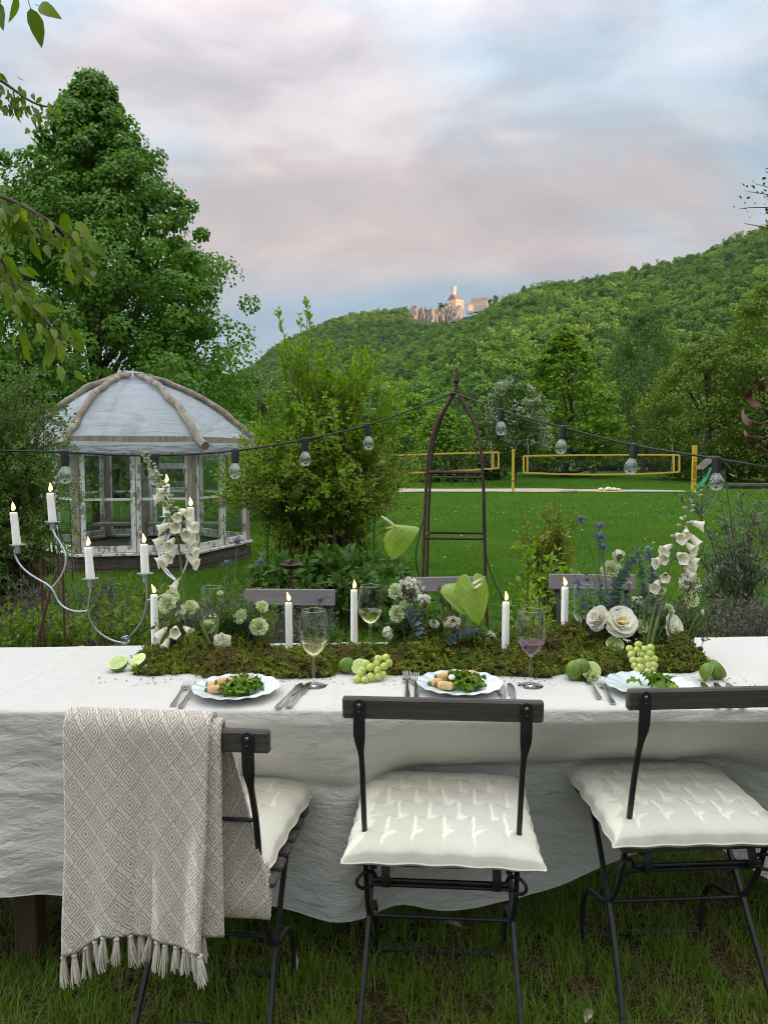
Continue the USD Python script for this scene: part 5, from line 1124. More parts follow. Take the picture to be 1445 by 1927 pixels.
# ================================================================== woven blanket on the left chair
blk = M('woven_blanket', {'uv': ('texture_coordinate', {}), 'sx': ('separate_xyz', {}), 
    # rows of nested diamonds with small dark knots between them
    'u': ('math', {'math_type': 'multiply', 'value2': 1 / .046}), 'v': ('math', {'math_type': 'multiply', 'value2': 1 / .058}),
    'uf': ('math', {'math_type': 'pingpong', 'value2': .5}), 'vf': ('math', {'math_type': 'pingpong', 'value2': .5}), 'd': ('math', {'math_type': 'add'}),
    'dn': ('noise_texture', {'scale': 220., 'detail': 2.}), 'dw': ('math', {'math_type': 'multiply_add', 'value2': .10}),
    'st': ('math', {'math_type': 'multiply', 'value2': 44.}), 'sn': ('math', {'math_type': 'sine'}), 'k': ('rgb_ramp', {'ramp': [(0, (0, 0, 0)), (.42, (0, 0, 0)), (.62, (1, 1, 1))]}), 'mr': ('map_range', {'from_min': -1., 'from_max': 1.}),
    # knots along the vertical seams between the diamonds
    'u2': ('math', {'math_type': 'multiply', 'value2': 6 / .046}), 'v2': ('math', {'math_type': 'multiply', 'value2': 6 / .058}), 'cu': ('math', {'math_type': 'floor'}), 'cv': ('math', {'math_type': 'floor'}), 'cs': ('math', {'math_type': 'add'}), 'cm': ('math', {'math_type': 'floored_modulo', 'value2': 2.}),
    'seam': ('rgb_ramp', {'ramp': [(0, (0, 0, 0)), (.455, (0, 0, 0)), (.475, (1, 1, 1)), (.545, (1, 1, 1)), (.565, (0, 0, 0)), (1, (0, 0, 0))]}), 'mk': ('mix_float', {}), 'mkc': ('math', {'math_type': 'multiply_add', 'value2': -.9, 'value3': .95}),
    'col': ('mix_color', {'a': (.39, .33, .275), 'b': (.74, .69, .60)}), 'n4': ('noise_texture', {'scale': 900., 'detail': 1.}), 'hs': ('math', {'math_type': 'multiply_add', 'value2': .5}), 'b': ('bump', {'strength': .8, 'distance': .0025}), 'p': ('principled_bsdf', {'roughness': .95, 'specular_ior_level': .1, 'sheen_weight': .2})},
    [('uv.UV', 'sx.vector'), ('sx.x', 'u.value1'), ('sx.y', 'v.value1'), ('u.value', 'uf.value1'), ('v.value', 'vf.value1'), ('uf.value', 'd.value1'), ('vf.value', 'd.value2'), ('uv.UV', 'dn.vector'), ('dn.fac', 'dw.value1'), ('d.value', 'dw.value3'), ('dw.value', 'st.value1'), ('st.value', 'sn.value1'), ('sn.value', 'mr.value'), ('mr.result', 'k.fac'),
     ('sx.x', 'u2.value1'), ('sx.y', 'v2.value1'), ('u2.value', 'cu.value1'), ('v2.value', 'cv.value1'), ('cu.value', 'cs.value1'), ('cv.value', 'cs.value2'), ('cs.value', 'cm.value1'), ('cm.value', 'mkc.value1'), ('d.value', 'seam.fac'), ('seam.color', 'mk.fac'), ('k.color', 'mk.a'), ('mkc.value', 'mk.b'),
     ('mk.result', 'col.fac'), ('col.result', 'p.base_color'), ('n4.fac', 'hs.value1'), ('mk.result', 'hs.value3'), ('hs.value', 'b.height'), ('b.normal', 'p.normal')], 'p.BSDF')
fringe_m = mat('cream_yarn', (.50, .46, .38), (.66, .62, .53), scale=60., rough=.95)
BL = Thing('woven_blanket', 'taupe and cream diamond-patterned woven blanket with tassels hung over the left chair', 'blanket', cl_loc, yaw=math.radians(-6))
yb = -.245; zt = .815
def drape(path, x0, x1, hem0, seed, nu=70, nv=130, wav=.014, th=.009, uo=0.):
    """path: (y, z) points from the front hem over the board; hem0(x) extra length at the start"""
    Pp = spline(np.c_[np.zeros(len(path)), np.array(path)], nv)[:, 1:]
    L = np.r_[0, np.cumsum(np.linalg.norm(np.diff(Pp, axis=0), axis=1))]
    xs_ = np.linspace(x0, x1, nu); V, UV = [], []
    T = np.gradient(Pp, axis=0); T /= np.linalg.norm(T, axis=1, keepdims=True); N = np.stack([-T[:, 1], T[:, 0]], 1)
    far = np.clip((zt - Pp[:, 1]) / .38, 0, 1.2)
    for x in xs_:
        ex = hem0(x)
        y, z = Pp[:, 0].copy(), Pp[:, 1].copy(); z = z + np.clip(1 - L / .25, 0, 1) ** 2 * ex
        w = wav * far * (np.sin(x * 27 + seed) + .6 * np.sin(x * 61 + seed * 2)) + .02 * far * (meshkit.fbm(np.stack([np.full(nv, x * 8 + seed), L * 3.0, L * 0], 1), 3, seed) - .5)
        V.append(np.stack([x + .012 * far * math.sin(seed + x * 9) + .01 * (meshkit.noise(np.stack([L * 5, L * 0 + seed, L * 0], 1), 2) - .5), y + w * N[:, 0] * -1 + 0, z + w * 0], 1)); UV.append(np.stack([np.full(nv, x + uo), L + ex * np.clip(1 - L / .25, 0, 1) ** 2], 1))
    V, UV = np.array(V), np.array(UV)
    Nn = np.repeat(np.c_[np.zeros(nv), N][None], nu, 0)
    A = V.reshape(-1, 3); B = (V + Nn * th).reshape(-1, 3); g_ = grid(nu, nv); m = nu * nv
    i = np.arange(nv - 1); j = (np.arange(nu - 1)) * nv
    side = lambda a, b: np.vstack([np.stack([a, b, a + m], 1), np.stack([b, b + m, a + m], 1)])
    f = np.vstack([g_, g_[:, ::-1] + m, side(i, i + 1), side((nu - 1) * nv + i + 1, (nu - 1) * nv + i), side(j + nv, j), side(j + nv - 1, j + 2 * nv - 1)])
    return np.vstack([A, B]), f, np.vstack([UV.reshape(-1, 2)] * 2), V
hemf = lambda x: np.interp(x, [-.23, -.20, -.14, -.10, 0, .05, .1], [-.012, -.004, .040, .030, .018, .010, .018])
path = [(yb - .055, .372), (yb - .048, .50), (yb - .034, .66), (yb - .024, .78), (yb - .020, .812), (yb - .008, .832), (yb + .010, .836), (yb + .022, .822), (yb + .027, .79), (yb + .050, .66), (yb + .085, .50), (yb + .10, .40)]
v, f, uv, Vf = drape(path, -.228, .078, hemf, 3)
BL.part('front_fold', (v, f), blk, smooth=True, uv=uv)
path2 = [(yb - .038, .40), (yb - .034, .5), (yb - .022, .66), (yb - .014, .78), (yb - .011, .806), (yb - .002, .821), (yb + .008, .824), (yb + .016, .816), (yb + .020, .79), (yb + .048, .66), (yb + .082, .50), (yb + .112, .378)]
v, f, uv, Vb = drape(path2, -.21, .095, lambda x: .0, 7, wav=.006, uo=.31); BL.part('under_fold', (v, f), blk, smooth=True, uv=uv)
path3 = [(yb + .018, .80), (yb + .036, .72), (yb + .056, .62), (yb + .064, .54), (yb + .064, .46), (yb + .062, .385), (yb + .066, .376), (yb + .072, .385), (yb + .074, .45)]
v, f, uv, _ = drape(path3, -.02, .168, lambda x: 0, 11, wav=.007, uo=.62); v[:, 0] = v[:, 0] - np.clip((v[:, 2] - .45) / .36, 0, 1) * np.clip((v[:, 0] - .02) / .15, 0, 1) * .075
BL.part('back_fold', (v, f), blk, smooth=True, uv=uv)
def tassel(p, L, seed):
    rs = np.random.default_rng(seed); S = [lump(2, (.0055, .0055, .0060), .35, 4, seed, p)]
    lean_ = rs.normal(0, .12)
    for _ in range(24):
        a = rs.uniform(0, 2 * pi); r0, r1 = .0032, rs.uniform(.004, .011); l = L * rs.uniform(.8, 1.05)
        c = [p + [r0 * math.cos(a), r0 * math.sin(a), -.003], p + [(r0 + r1) / 2 * math.cos(a) + lean_ * l * .4, (r0 + r1) / 2 * math.sin(a), -l * .5], p + [r1 * math.cos(a + .5) + lean_ * l, r1 * math.sin(a + .5), -l]]
        S.append(tube(spline(c, 6), [.0013, .0013, .0013, .0012, .0011, .0009], 4))
    return cat(S)
hem = Vf[:, 0]; xs_ = np.interp(np.linspace(0, 1, 15) ** .98, np.linspace(0, 1, len(hem)), np.arange(len(hem)))
for k, q_ in enumerate(xs_): BL.part('tassel', tassel(hem[int(q_)] + [rng.normal(0, .002), -.004, -.004], rng.uniform(.052, .068), k), fringe_m, smooth=True)
for k in range(11): BL.part('tassel', tassel(np.array([-.205 + k * .026, yb - .03 + rng.normal(0, .004), .388 - .012 * math.sin(k)]), rng.uniform(.05, .065), 40 + k), fringe_m, smooth=True)
# ================================================================== moss runner on the table
DENTS = [(-.031, 2.09, .085, .062), (-.10, 2.12, .045, .055), (.715, 2.10, .052, .070), (.53, 2.12, .055, .05), (.60, 2.10, .045, .05), (-.71, 2.20, .05, .08), (.93, 2.16, .06, .06)]
def mz(x, y):
    """moss height above the cloth"""
    x, y = np.asarray(x, float), np.asarray(y, float)
    front = 2.115 + .03 * np.sin(x * 7.3 + 1) + .07 * (meshkit.fbm(np.stack([x * 9, x * 0, x * 0], -1), 3, 4) - .5)
    back = 2.43 + .03 * np.sin(x * 5.1)
    inx = np.clip((x + .75) / .07, 0, 1) * np.clip((.955 - x) / .10, 0, 1)
    iny = np.clip((y - front) / .085, 0, 1) * np.clip((back - y) / .085, 0, 1)
    base = np.maximum(.026 + .150 * (meshkit.fbm(np.stack([x * 9, y * 9, x * 0], -1), 3, 14) - .45), .008)
    m = base + .035 * np.exp(-((x + .62) / .10) ** 2 - ((y - 2.28) / .09) ** 2) + .062 * np.exp(-((x - .60) / .085) ** 2 - ((y - 2.33) / .08) ** 2) + .025 * np.exp(-((x - .83) / .08) ** 2 - ((y - 2.25) / .09) ** 2) + .016 * np.exp(-((x - .05) / .2) ** 2 - ((y - 2.27) / .1) ** 2)
    gap = 1 - .75 * np.exp(-((x - .475) / .035) ** 2) * (y < 2.26) - .8 * np.exp(-((x + .03) / .05) ** 2) * (y > 2.36)
    for dx, dy, rx, ry in DENTS: m = m * (1 - .93 * np.exp(-(((x - dx) / rx) ** 2 + ((y - dy) / ry) ** 2) ** 2))
    return m * np.maximum(inx * iny, 0) ** .75 * gap
def onmoss(px, py, Y): 
    p = at(px, py, Y); return p
mx_, my_ = np.linspace(-.78, .99, 240), np.linspace(2.06, 2.47, 70)
MX, MY = np.meshgrid(mx_, my_, indexing='ij'); MH = mz(MX, MY)
MZ = TZ + .006 + MH - .006 * (MH < .004)
MZ = MZ + (meshkit.fbm(np.stack([MX * 45, MY * 45, MX * 0], -1), 3, 31) - .5) * .016 * (MH > .006)
mv = np.stack([MX, MY, MZ], -1).reshape(-1, 3); mf = grid(240, 70)
keepf = (MH.reshape(-1)[mf] > .003).any(1); mf = mf[keepf]
us = np.unique(mf); remap = -np.ones(len(mv), int); remap[us] = np.arange(len(us)); 
moss_base = mat('moss_base', (.014, .016, .005), (.040, .040, .012), scale=20., rough=1., c3=(.07, .045, .02))
MO = np.array([.1, 2.27, TZ + .004])
mo = Thing('moss_runner', 'bed of shaggy green and brown moss running along the middle of the table', 'moss', MO, kind='stuff')
mo.part('moss_bed', (mv[us], remap[mf]), moss_base, smooth=True, kind='stuff')
moss_m = leafmat('moss_frond', (0.054, 0.092, 0.014), (0.101, 0.159, 0.024), (0.189, 0.243, 0.043), trans=.2, rough=.75, per='object', patch=.75, pcol=(.13, .080, .030), pscale=11.)
def frond(seed, L=.017, nl=15):
    rs = np.random.default_rng(seed)
    c = spline([(0, 0, -.003), (rs.normal(0, .003), rs.normal(0, .003), L * .5), (rs.normal(0, .008), rs.normal(0, .008), L)], 8)
    u = np.linspace(.15, 1, nl); p = np.stack([np.interp(u * 7, np.arange(8), c[:, k]) for k in range(3)], 1)
    a = np.arange(nl) * 2.4; ax = unit(np.stack([np.cos(a), np.sin(a), np.full(nl, .55)], 1))
    return cat(tube(c, [.0007] * 8, 3, False), scatter(NARROW, p, ax, np.tile([0, 0, 1.], (nl, 1)) + rs.normal(0, .4, (nl, 3)), rs.uniform(.006, .010, nl) * (1.25 - .6 * u), 2.6))
n = 15500
fx, fy = rng.uniform(-.77, .98, n), rng.uniform(2.07, 2.46, n); fh = mz(fx, fy); k = fh > .004; fx, fy, fh = fx[k], fy[k], fh[k]
e = .006; gx = (mz(fx + e, fy) - mz(fx - e, fy)) / (2 * e); gy = (mz(fx, fy + e) - mz(fx, fy - e)) / (2 * e)
nrm = unit(np.stack([-gx, -gy, np.ones_like(gx)], 1) + rng.normal(0, .55, (len(fx), 3)))
nrm[:, 2] = np.abs(nrm[:, 2]) * .8 + .05; nrm = unit(nrm)
t1 = unit(np.cross(nrm, rng.normal(size=nrm.shape))); Rm = np.stack([t1, np.cross(nrm, t1), nrm], 2)
q = instancer('/World/moss_runner/moss_fronds', [frond(k) for k in range(7)], moss_m, np.stack([fx, fy, TZ + .004 + fh + rng.uniform(-.004, .003, len(fx))], 1) - MO, rng.integers(0, 7, len(fx)), matq(Rm), rng.uniform(.7, 1.35, len(fx)))
q.SetCustomDataByKey('kind', 'stuff')
crumb = [lump(1, (.002, .0016, .001), .4, 2, 3)]
n = 260; P = np.c_[rng.uniform(-.8, 1.0, n), rng.uniform(2.02, 2.12, n), np.full(n, TZ + .0062)]
q = instancer('/World/moss_crumbs', crumb, mat('crumb', (.03, .022, .012), (.06, .05, .02), scale=90., rough=1.), P, np.zeros(n), yawq(rng.uniform(0, 6, n)), rng.uniform(.4, 1.2, n)); meta(q, 'dark crumbs of moss and soil on the cloth along the moss', 'crumbs', kind='stuff')
tabl = lambda px, py, dz=.005: atz(px, py, TZ + dz)

# ================================================================== candles on the table
holder_m = mat('white_ceramic', (.74, .74, .72), (.78, .78, .76), scale=5., rough=.3)
for px, py, Y, lab, wd in [(290, 1119, 2.36, 'smooth white candle standing left of the foxglove in the moss', -.6), (543, 1134, 2.34, 'white candle in the moss directly left of the near white-wine glass', -.3), (666, 1110, 2.42, 'white candle beside the far white-wine glass in front of the left anthurium', .15), (952, 1133, 2.27, 'white candle on a small white holder between anthurium and red wine', -.05), (1063, 1105, 2.40, 'white candle on the mossy hump beside the empty glass', -.3)]:
    p = at(px, py, Y); base = TZ + .012
    candle(lab, p, p[2] - base, .0115, (rng.normal(0, .012), 0), False, .029, wd, group=None)
    hp_ = np.array([p[0], p[1], TZ + .005])
    one('candle_holder', move(lathe([(0, 0), (.026, 0), (.030, .004), (.028, .005), (.016, .006), (.0145, .016), (.012, .016), (.012, .008), (0, .008)], 24), hp_), holder_m, 'small white ceramic holder under the ' + {290: 'candle by the left foxglove', 543: 'candle left of the near white wine', 666: 'candle near the far white wine', 952: 'candle between anthurium and red wine', 1063: 'candle on the mossy hump'}[px], 'candle holder', smooth=35)

# ================================================================== wine glasses
gl_thin = pane('wine_glass_bowl', (.97, .98, .975), .05, edge=3.2)
gl_solid = M('wine_glass_stem', {'p': ('principled_bsdf', {'base_color': (.97, .99, .98), 'roughness': .0, 'ior': 1.45, 'transmission_weight': 1.})}, [], 'p.BSDF')
white_w = M('white_wine', {'p': ('principled_bsdf', {'base_color': (.95, .90, .48), 'roughness': .0, 'ior': 1.2, 'transmission_weight': 1.})}, [], 'p.BSDF')
red_w = M('red_wine', {'p': ('principled_bsdf', {'base_color': (.13, .002, .008), 'roughness': .0, 'ior': 1.2, 'transmission_weight': .9})}, [], 'p.BSDF')
BOWL = [(.004, .084), (.012, .087), (.023, .096), (.034, .112), (.0395, .128), (.0405, .140), (.0392, .160), (.0360, .185), (.0322, .206)]
def wineglass(label, pos, wine=None, level=.118):
    t = Thing('wine_glass', label, 'wine glass', pos, group='wine glasses on the table'); L_ = lambda m: move(m, pos)
    b = spline(np.c_[np.array(BOWL), np.zeros(len(BOWL))], 30)[:, :2]
    t.part('bowl', L_(lathe(b, 40)), gl_thin, smooth=True)
    t.part('rim', L_(lathe([(.0322 + .0006 * math.cos(a), .206 + .0008 * math.sin(a)) for a in np.linspace(0, 2 * pi, 9)], 40)), gl_solid, smooth=True)
    st = spline([(.0335, .0006, 0), (.030, .0024, 0), (.014, .005, 0), (.0050, .012, 0), (.0036, .030, 0), (.0036, .060, 0), (.0046, .078, 0), (.0075, .0855, 0)], 34)[:, :2]
    t.part('stem', L_(lathe(np.vstack([[(0, 0), (.0335, 0)], st, [(0, .0862)]]), 36)), gl_solid, smooth=60)
    if wine is not None:
        r = np.interp(np.linspace(.0862, level, 14), b[:, 1], b[:, 0]) - .0006
        t.part('wine', L_(lathe(np.vstack([[(0, .0860)], np.c_[r, np.linspace(.0862, level, 14)], [(0, level)]]), 36)), wine, smooth=50)
wineglass('near glass of white wine between the left plate and the moss', tabl(591, 1291), white_w, .122)
wineglass('far glass of white wine beside the middle candle and anthurium', tabl(697, 1222) * [1, 1, 1], white_w, .126)
wineglass('glass of red wine on the cloth right of the middle plate', tabl(998, 1291), red_w, .118)
wineglass('empty wine glass behind the candle on the mossy hump', tabl(1096, 1222), None)
wineglass('empty wine glass behind the left bouquet', tabl(400, 1226), None)

# ================================================================== plates, cutlery and food
glaze = M('plate_glaze', {'p': ('principled_bsdf', {'base_color': (.60, .68, .70), 'roughness': .18, 'specular_ior_level': .6, 'coat_weight': .3})}, [], 'p.BSDF')
gold = mat('plate_edge', (.50, .44, .36), (.58, .52, .42), scale=20., rough=.3)
def plate(label, pos):
    t = Thing('plate', label, 'plate', pos, group='pale blue plates on the near side')
    prof = np.array([(0, .004), (.050, .004), (.062, .006), (.070, .011), (.092, .017), (.112, .0215), (.1125, .0225), (.111, .0232), (.092, .0195), (.071, .0138), (.062, .009), (.050, .007), (0, .0068)])
    nA = 96; v, f = lathe(prof, nA); a = np.arctan2(v[:, 1], v[:, 0]); r = np.hypot(v[:, 0], v[:, 1])
    s = 1 + np.clip((r - .06) / .05, 0, 1) * (.016 * np.abs(np.cos(a * 4)) - .008 + .004 * np.cos(a * 16)); v = v * np.c_[s, s, np.ones(len(s))]; v[:, 2] += np.clip((r - .06) / .05, 0, 1) * .0016 * np.cos(a * 16)
    t.part('dish', (v + pos, f), glaze, smooth=50)
    rim = v.reshape(len(prof), nA, 3)[6]; t.part('rim_line', tube(np.vstack([rim, rim[:1]]) + pos, .0006, 5, False), gold, smooth=True)
    t.part('foot_ring', move(lathe([(.046, 0), (.050, 0), (.050, .0045), (.046, .0045)], 40), pos), glaze, smooth=30)
PL = [tabl(445, 1307), tabl(865, 1299), tabl(1222, 1302)]
for p, lab in zip(PL, ['scalloped pale blue plate with salad beside the near white wine', 'scalloped pale blue plate with salad before the middle chair', 'scalloped pale blue plate half hidden by the right chair back']): plate(lab, p)
lett = leafmat('lettuce', (.055, .14, .018), (.10, .21, .03), (.20, .32, .06), trans=.3, rough=.45, per='object')
dark_lett = leafmat('dark_salad_leaf', (.025, .055, .016), (.05, .09, .02), (.08, .13, .03), trans=.2, rough=.45, per='object')
crust = mat('pastry_crust', (.55, .33, .13), (.68, .47, .23), scale=40., rough=.6, c3=(.40, .20, .07), bump=.4, bscale=90., bdist=.003)
asp_m = mat('cooked_asparagus', (.06, .09, .02), (.12, .16, .04), scale=60., rough=.5)
moz = M('mozzarella', {'p': ('principled_bsdf', {'base_color': (.82, .80, .74), 'roughness': .35, 'subsurface_weight': .3, 'subsurface_scale': .006})}, [], 'p.BSDF')
petal_w = leafmat('white_petals', (.80, .78, .68), (.85, .83, .75), (.88, .86, .80), trans=.28, rough=.5, tcol=(1.05, 1.05, .9), warm=False)
def crinkle(seed, L=.045, W=.026):
    nu, nv = 9, 11; U, V = np.meshgrid(np.linspace(-1, 1, nu), np.linspace(0, 1, nv), indexing='ij'); rs = np.random.default_rng(seed)
    w = W * np.sin(pi * np.clip(V * .9 + .06, 0, 1)) ** .7 * (1 + .25 * np.sin(V * 23 + seed) * np.abs(U))
    z = .006 * np.sin(U * 6 + V * 14 + seed) * np.abs(U) + .012 * np.sin(pi * V) + .006 * U ** 2 * np.sin(V * 30 + seed)
    return np.stack([U * w, V * L, z], -1).reshape(-1, 3), grid(nu, nv)
def salad(label, pos, seed, n=34, dx=.012):
    rs = np.random.default_rng(seed); t = Thing('salad', label, 'salad', pos + [dx, 0, .008])
    for k in range(n):
        a = rs.uniform(0, 2 * pi); r = .052 * math.sqrt(rs.uniform(0, 1)); h = .010 + .026 * (1 - (r / .055) ** 2) * rs.uniform(.3, 1)
        R_ = Rz(a) @ Rx(rs.uniform(-.1, 1.0)) @ Ry(rs.normal(0, .5)); v, f = crinkle(seed * 50 + k, rs.uniform(.026, .046), rs.uniform(.012, .021))
        c = pos + [dx + r * math.cos(a + 1.2), .9 * r * math.sin(a + 1.2), h]; t.part('lettuce_leaf', (v @ R_.T + c - R_ @ [0, .015, 0], f), lett if rs.random() < .68 else dark_lett, smooth=True)
def roll(label, c, yaw, seed, L=.040, r=.0105):
    t = Thing('pastry_roll', label, 'pastry roll', c, group=None)
    a = np.linspace(0, 2 * pi, 20)[:-1]; rs = np.random.default_rng(seed); S = []
    zz = np.linspace(-L / 2, L / 2, 22); rr = r * (1 + .10 * np.abs(np.sin(zz * 230 + seed))) * np.sqrt(np.clip(1.06 - (np.abs(zz) / (L / 2)) ** 3 * .62, 0, 1))
    v, f = tube(np.stack([zz, 0 * zz, r + 0 * zz], 1), rr, 16); Rr = Rz(yaw); t.part('crust', move((v, f), c, Rr), crust, smooth=True)
    v, f = tube(np.array([(-L / 2 - .006, 0, r), (0, 0, r), (L / 2 + .006, 0, r)]), [.0062, .0066, .0060], 10); t.part('filling', move((v, f), c, Rr), asp_m, smooth=True)
def ball(label, c, r, seed): one('mozzarella_ball', move(lump(3, (r, r, r * .9), .06, 2, seed), c + [0, 0, r * .9]), moz, label, 'mozzarella', smooth=True)
salad('green salad heaped on the left plate', PL[0], 1); salad('green salad heaped on the middle plate', PL[1], 2); salad('salad on the right plate just above the chair back', PL[2], 3, 12, .01)
for k, (dx, dy, dz, yw, lab) in enumerate([(-.050, -.022, .009, .35, 'front pastry roll on the left plate'), (-.058, .010, .010, -.5, 'upper left pastry roll on the left plate'), (-.030, .004, .022, .2, 'topmost pastry roll on the left plate')]): roll(lab, PL[0] + [dx, dy, dz], yw, k)
for k, (dx, dy, dz, yw, lab) in enumerate([(-.062, .000, .010, .6, 'left pastry roll on the middle plate'), (-.040, -.028, .010, -.3, 'front pastry roll on the middle plate'), (-.040, .016, .021, .2, 'upper pastry roll on the middle plate'), (.030, .040, .020, -.3, 'small pastry roll at the back of the middle plate')]): roll(lab, PL[1] + [dx, dy, dz], yw, 10 + k)
ball('mozzarella ball beside the rolls on the middle plate', PL[1] + [-.022, -.012, .030], .0085, 1); ball('mozzarella ball at the right rim side of the middle plate', PL[1] + [.060, .004, .012], .0095, 2); ball('white mozzarella on top of the left salad', PL[0] + [.008, .035, .030], .008, 3)
def tiny_flowers(n, spread, seed, r=.0046, c=(0, 0, 0), flat=.8):
    rs = np.random.default_rng(seed); d = unit(rs.normal(size=(n, 3)) + [0, -.25, .35]); p = d * np.asarray(spread) * rs.uniform(.55, 1, (n, 1)) ** .5 * [1, 1, flat] + c
    nrm = unit(d + rs.normal(0, .35, (n, 3))); t1 = unit(np.cross(nrm, rs.normal(size=(n, 3)))); t2 = np.cross(nrm, t1)
    PET = (np.array([[0, .12, 0], [.42, .55, .10], [.26, .98, .16], [-.26, .98, .16], [-.42, .55, .10]]), np.array([[0, 1, 2], [0, 2, 3], [0, 3, 4]]))
    P_, A_, N_ = [], [], []
    for k in range(5):
        a = k * 2 * pi / 5; P_.append(p); A_.append(np.cos(a) * t1 + np.sin(a) * t2); N_.append(nrm)
    rr = np.tile(r * rs.uniform(.8, 1.2, n), 5)
    pet = scatter(PET, np.vstack(P_), np.vstack(A_), np.vstack(N_), rr)
    DISC = (np.array([[math.cos(a) * .34, math.sin(a) * .34, .14] for a in np.arange(6) * pi / 3] + [[0, 0, .05]]), np.array([[6, k, (k + 1) % 6] for k in range(6)]))
    eye = scatter(DISC, p + nrm * r * .02, t1, nrm, r)
    return pet, eye, p, nrm
for p, lab, s in ((PL[0] + [.028, .026, .040], 'tiny white blossoms scattered on the left salad', 4), (PL[2] + [.035, .035, .030], 'tiny white blossoms on the right salad', 5)):
    pet, eye, _, _ = tiny_flowers(14, (.018, .012, .007), s, .0055, p); one('blossom_garnish', pet, petal_w, lab, 'blossoms', smooth=False)
steel = mat('cutlery_steel', (.50, .50, .50), (.58, .58, .57), scale=30., rough=.16, metallic=1.)
def fork_mesh():
    ys = np.linspace(-.095, .030, 20); w = np.interp(ys, [-.095, -.085, -.05, .01, .03], [.013, .0145, .010, .0062, .0075]); zc = np.interp(ys, [-.095, -.04, .03], [.0015, .005, .009])
    h = sweep(np.stack([0 * ys, ys, zc], 1), w, .0022)
    yn = np.linspace(.030, .058, 8); neck = sweep(np.stack([0 * yn, yn, np.interp(yn, [.03, .058], [.009, .0035])], 1), np.interp(yn, [.03, .040, .058], [.0075, .020, .0225]), .0018)
    T = []
    for k in range(4):
        x = (k - 1.5) * .0062; yt = np.linspace(.057, .098, 8); T.append(sweep(np.stack([x + 0 * yt, yt, .0035 + .012 * ((yt - .057) / .041) ** 2], 1), np.linspace(.0034, .0018, 8), .0016))
    return h, neck, T
def knife_mesh():
    ys = np.linspace(-.105, -.005, 14); h = sweep(np.stack([0 * ys, ys, 0 * ys + .004], 1), np.interp(ys, [-.105, -.09, -.03, -.005], [.015, .016, .012, .010]), .0055)
    yb_ = np.linspace(-.005, .105, 16); b_ = sweep(np.stack([.0015 * np.sin((yb_ + .005) * 28), yb_, 0 * yb_ + .0035], 1), np.interp(yb_, [-.005, .01, .07, .095, .105], [.009, .017, .0185, .013, .003]), .0014)
    return h, b_
FORKS = [((357, 1285), (322, 1335), 'left of the two forks beside the left plate'), ((375, 1287), (336, 1338), 'right of the two forks, touching the rim side of the left plate'), ((765, 1275), (768, 1340), 'left of the two forks beside the middle plate'), ((781, 1278), (786, 1342), 'right of the two forks beside the middle plate'), ((1104, 1277), (1136, 1331), 'left of the two forks under the cut lime'), ((1128, 1285), (1161, 1338), 'right of the two forks, beside the right plate')]
h, nk, T = fork_mesh(); frk = None
for a, b, lab in FORKS:
    A, B = tabl(*a), tabl(*b); d = A - B; yw = math.atan2(-d[0], d[1]); c = (A + B) / 2 + [0, 0, .0015]
    if np.linalg.norm(d[:2]) > .23: c = A - unit(d) * .095 + [0, 0, .0015]
    if frk is None:
        frk = Thing('fork', lab, 'fork', c, yaw=yw, group='forks on the cloth'); frk.part('handle', h, steel, smooth=35); frk.part('neck', nk, steel, smooth=35)
        for t_ in T: frk.part('tine', t_, steel, smooth=35)
    else: frk.copy(lab, c, yw, 0, 'forks on the cloth', 'fork')
KN = [((566, 1290), (524, 1334), 'left of the two knives below the near white wine'), ((583, 1288), (543, 1333), 'right of the two knives below the near white wine'), ((940, 1287), (952, 1340), 'left of the two knives beside the middle plate'), ((957, 1286), (972, 1340), 'right of the two knives beside the middle plate'), ((1318, 1283), (1352, 1338), 'left of three cutlery handles showing below the right chair back'), ((1342, 1283), (1378, 1340), 'middle of three cutlery handles showing below the right chair back'), ((1365, 1283), (1403, 1341), 'right of three cutlery handles showing below the right chair back')]
h, bl_ = knife_mesh(); kn = None
for a, b, lab in KN:
    A, B = tabl(*a), tabl(*b); d = A - B; yw = math.atan2(-d[0], d[1]); c = (A + B) / 2 + [0, 0, .001]
    if kn is None: kn = Thing('knife', lab, 'knife', c, yaw=yw, group='knives on the cloth'); kn.part('handle', h, steel, smooth=35); kn.part('blade', bl_, steel, smooth=35)
    else: kn.copy(lab, c, yw, 0, 'knives on the cloth', 'knife')

# ================================================================== limes and grapes
lime_m = mat('lime_skin', (.060, .125, .008), (.12, .19, .013), scale=18., rough=.38, bump=.35, bscale=320., bdist=.0012, c3=(.22, .30, .03))
pulp = M('lime_pulp', {'tc': ('texture_coordinate', {}), 'n': ('noise_texture', {'scale': 260., 'detail': 2.}), 'r': ('rgb_ramp', {'ramp': [(.2, (.36, .46, .10)), (.8, (.55, .62, .22))]}), 'p': ('principled_bsdf', {'roughness': .25, 'subsurface_weight': .3, 'subsurface_scale': .004})}, [('tc.object', 'n.vector'), ('n.fac', 'r.fac'), ('r.color', 'p.base_color')], 'p.BSDF')
pith = mat('lime_pith', (.58, .66, .34), (.66, .72, .44), scale=40., rough=.5)
def lime(label, c, r=.026, axis=(1, 0, .2)):
    v, f = ico(3); v = v * [r * .94, r * .94, r * 1.06]; v[:, 2] += np.sign(v[:, 2]) * np.exp(-(v[:, 0] ** 2 + v[:, 1] ** 2) / (r * .25) ** 2) * r * .10
    one('lime', (v @ frame(axis).T + c, f), lime_m, label, 'lime', smooth=True)
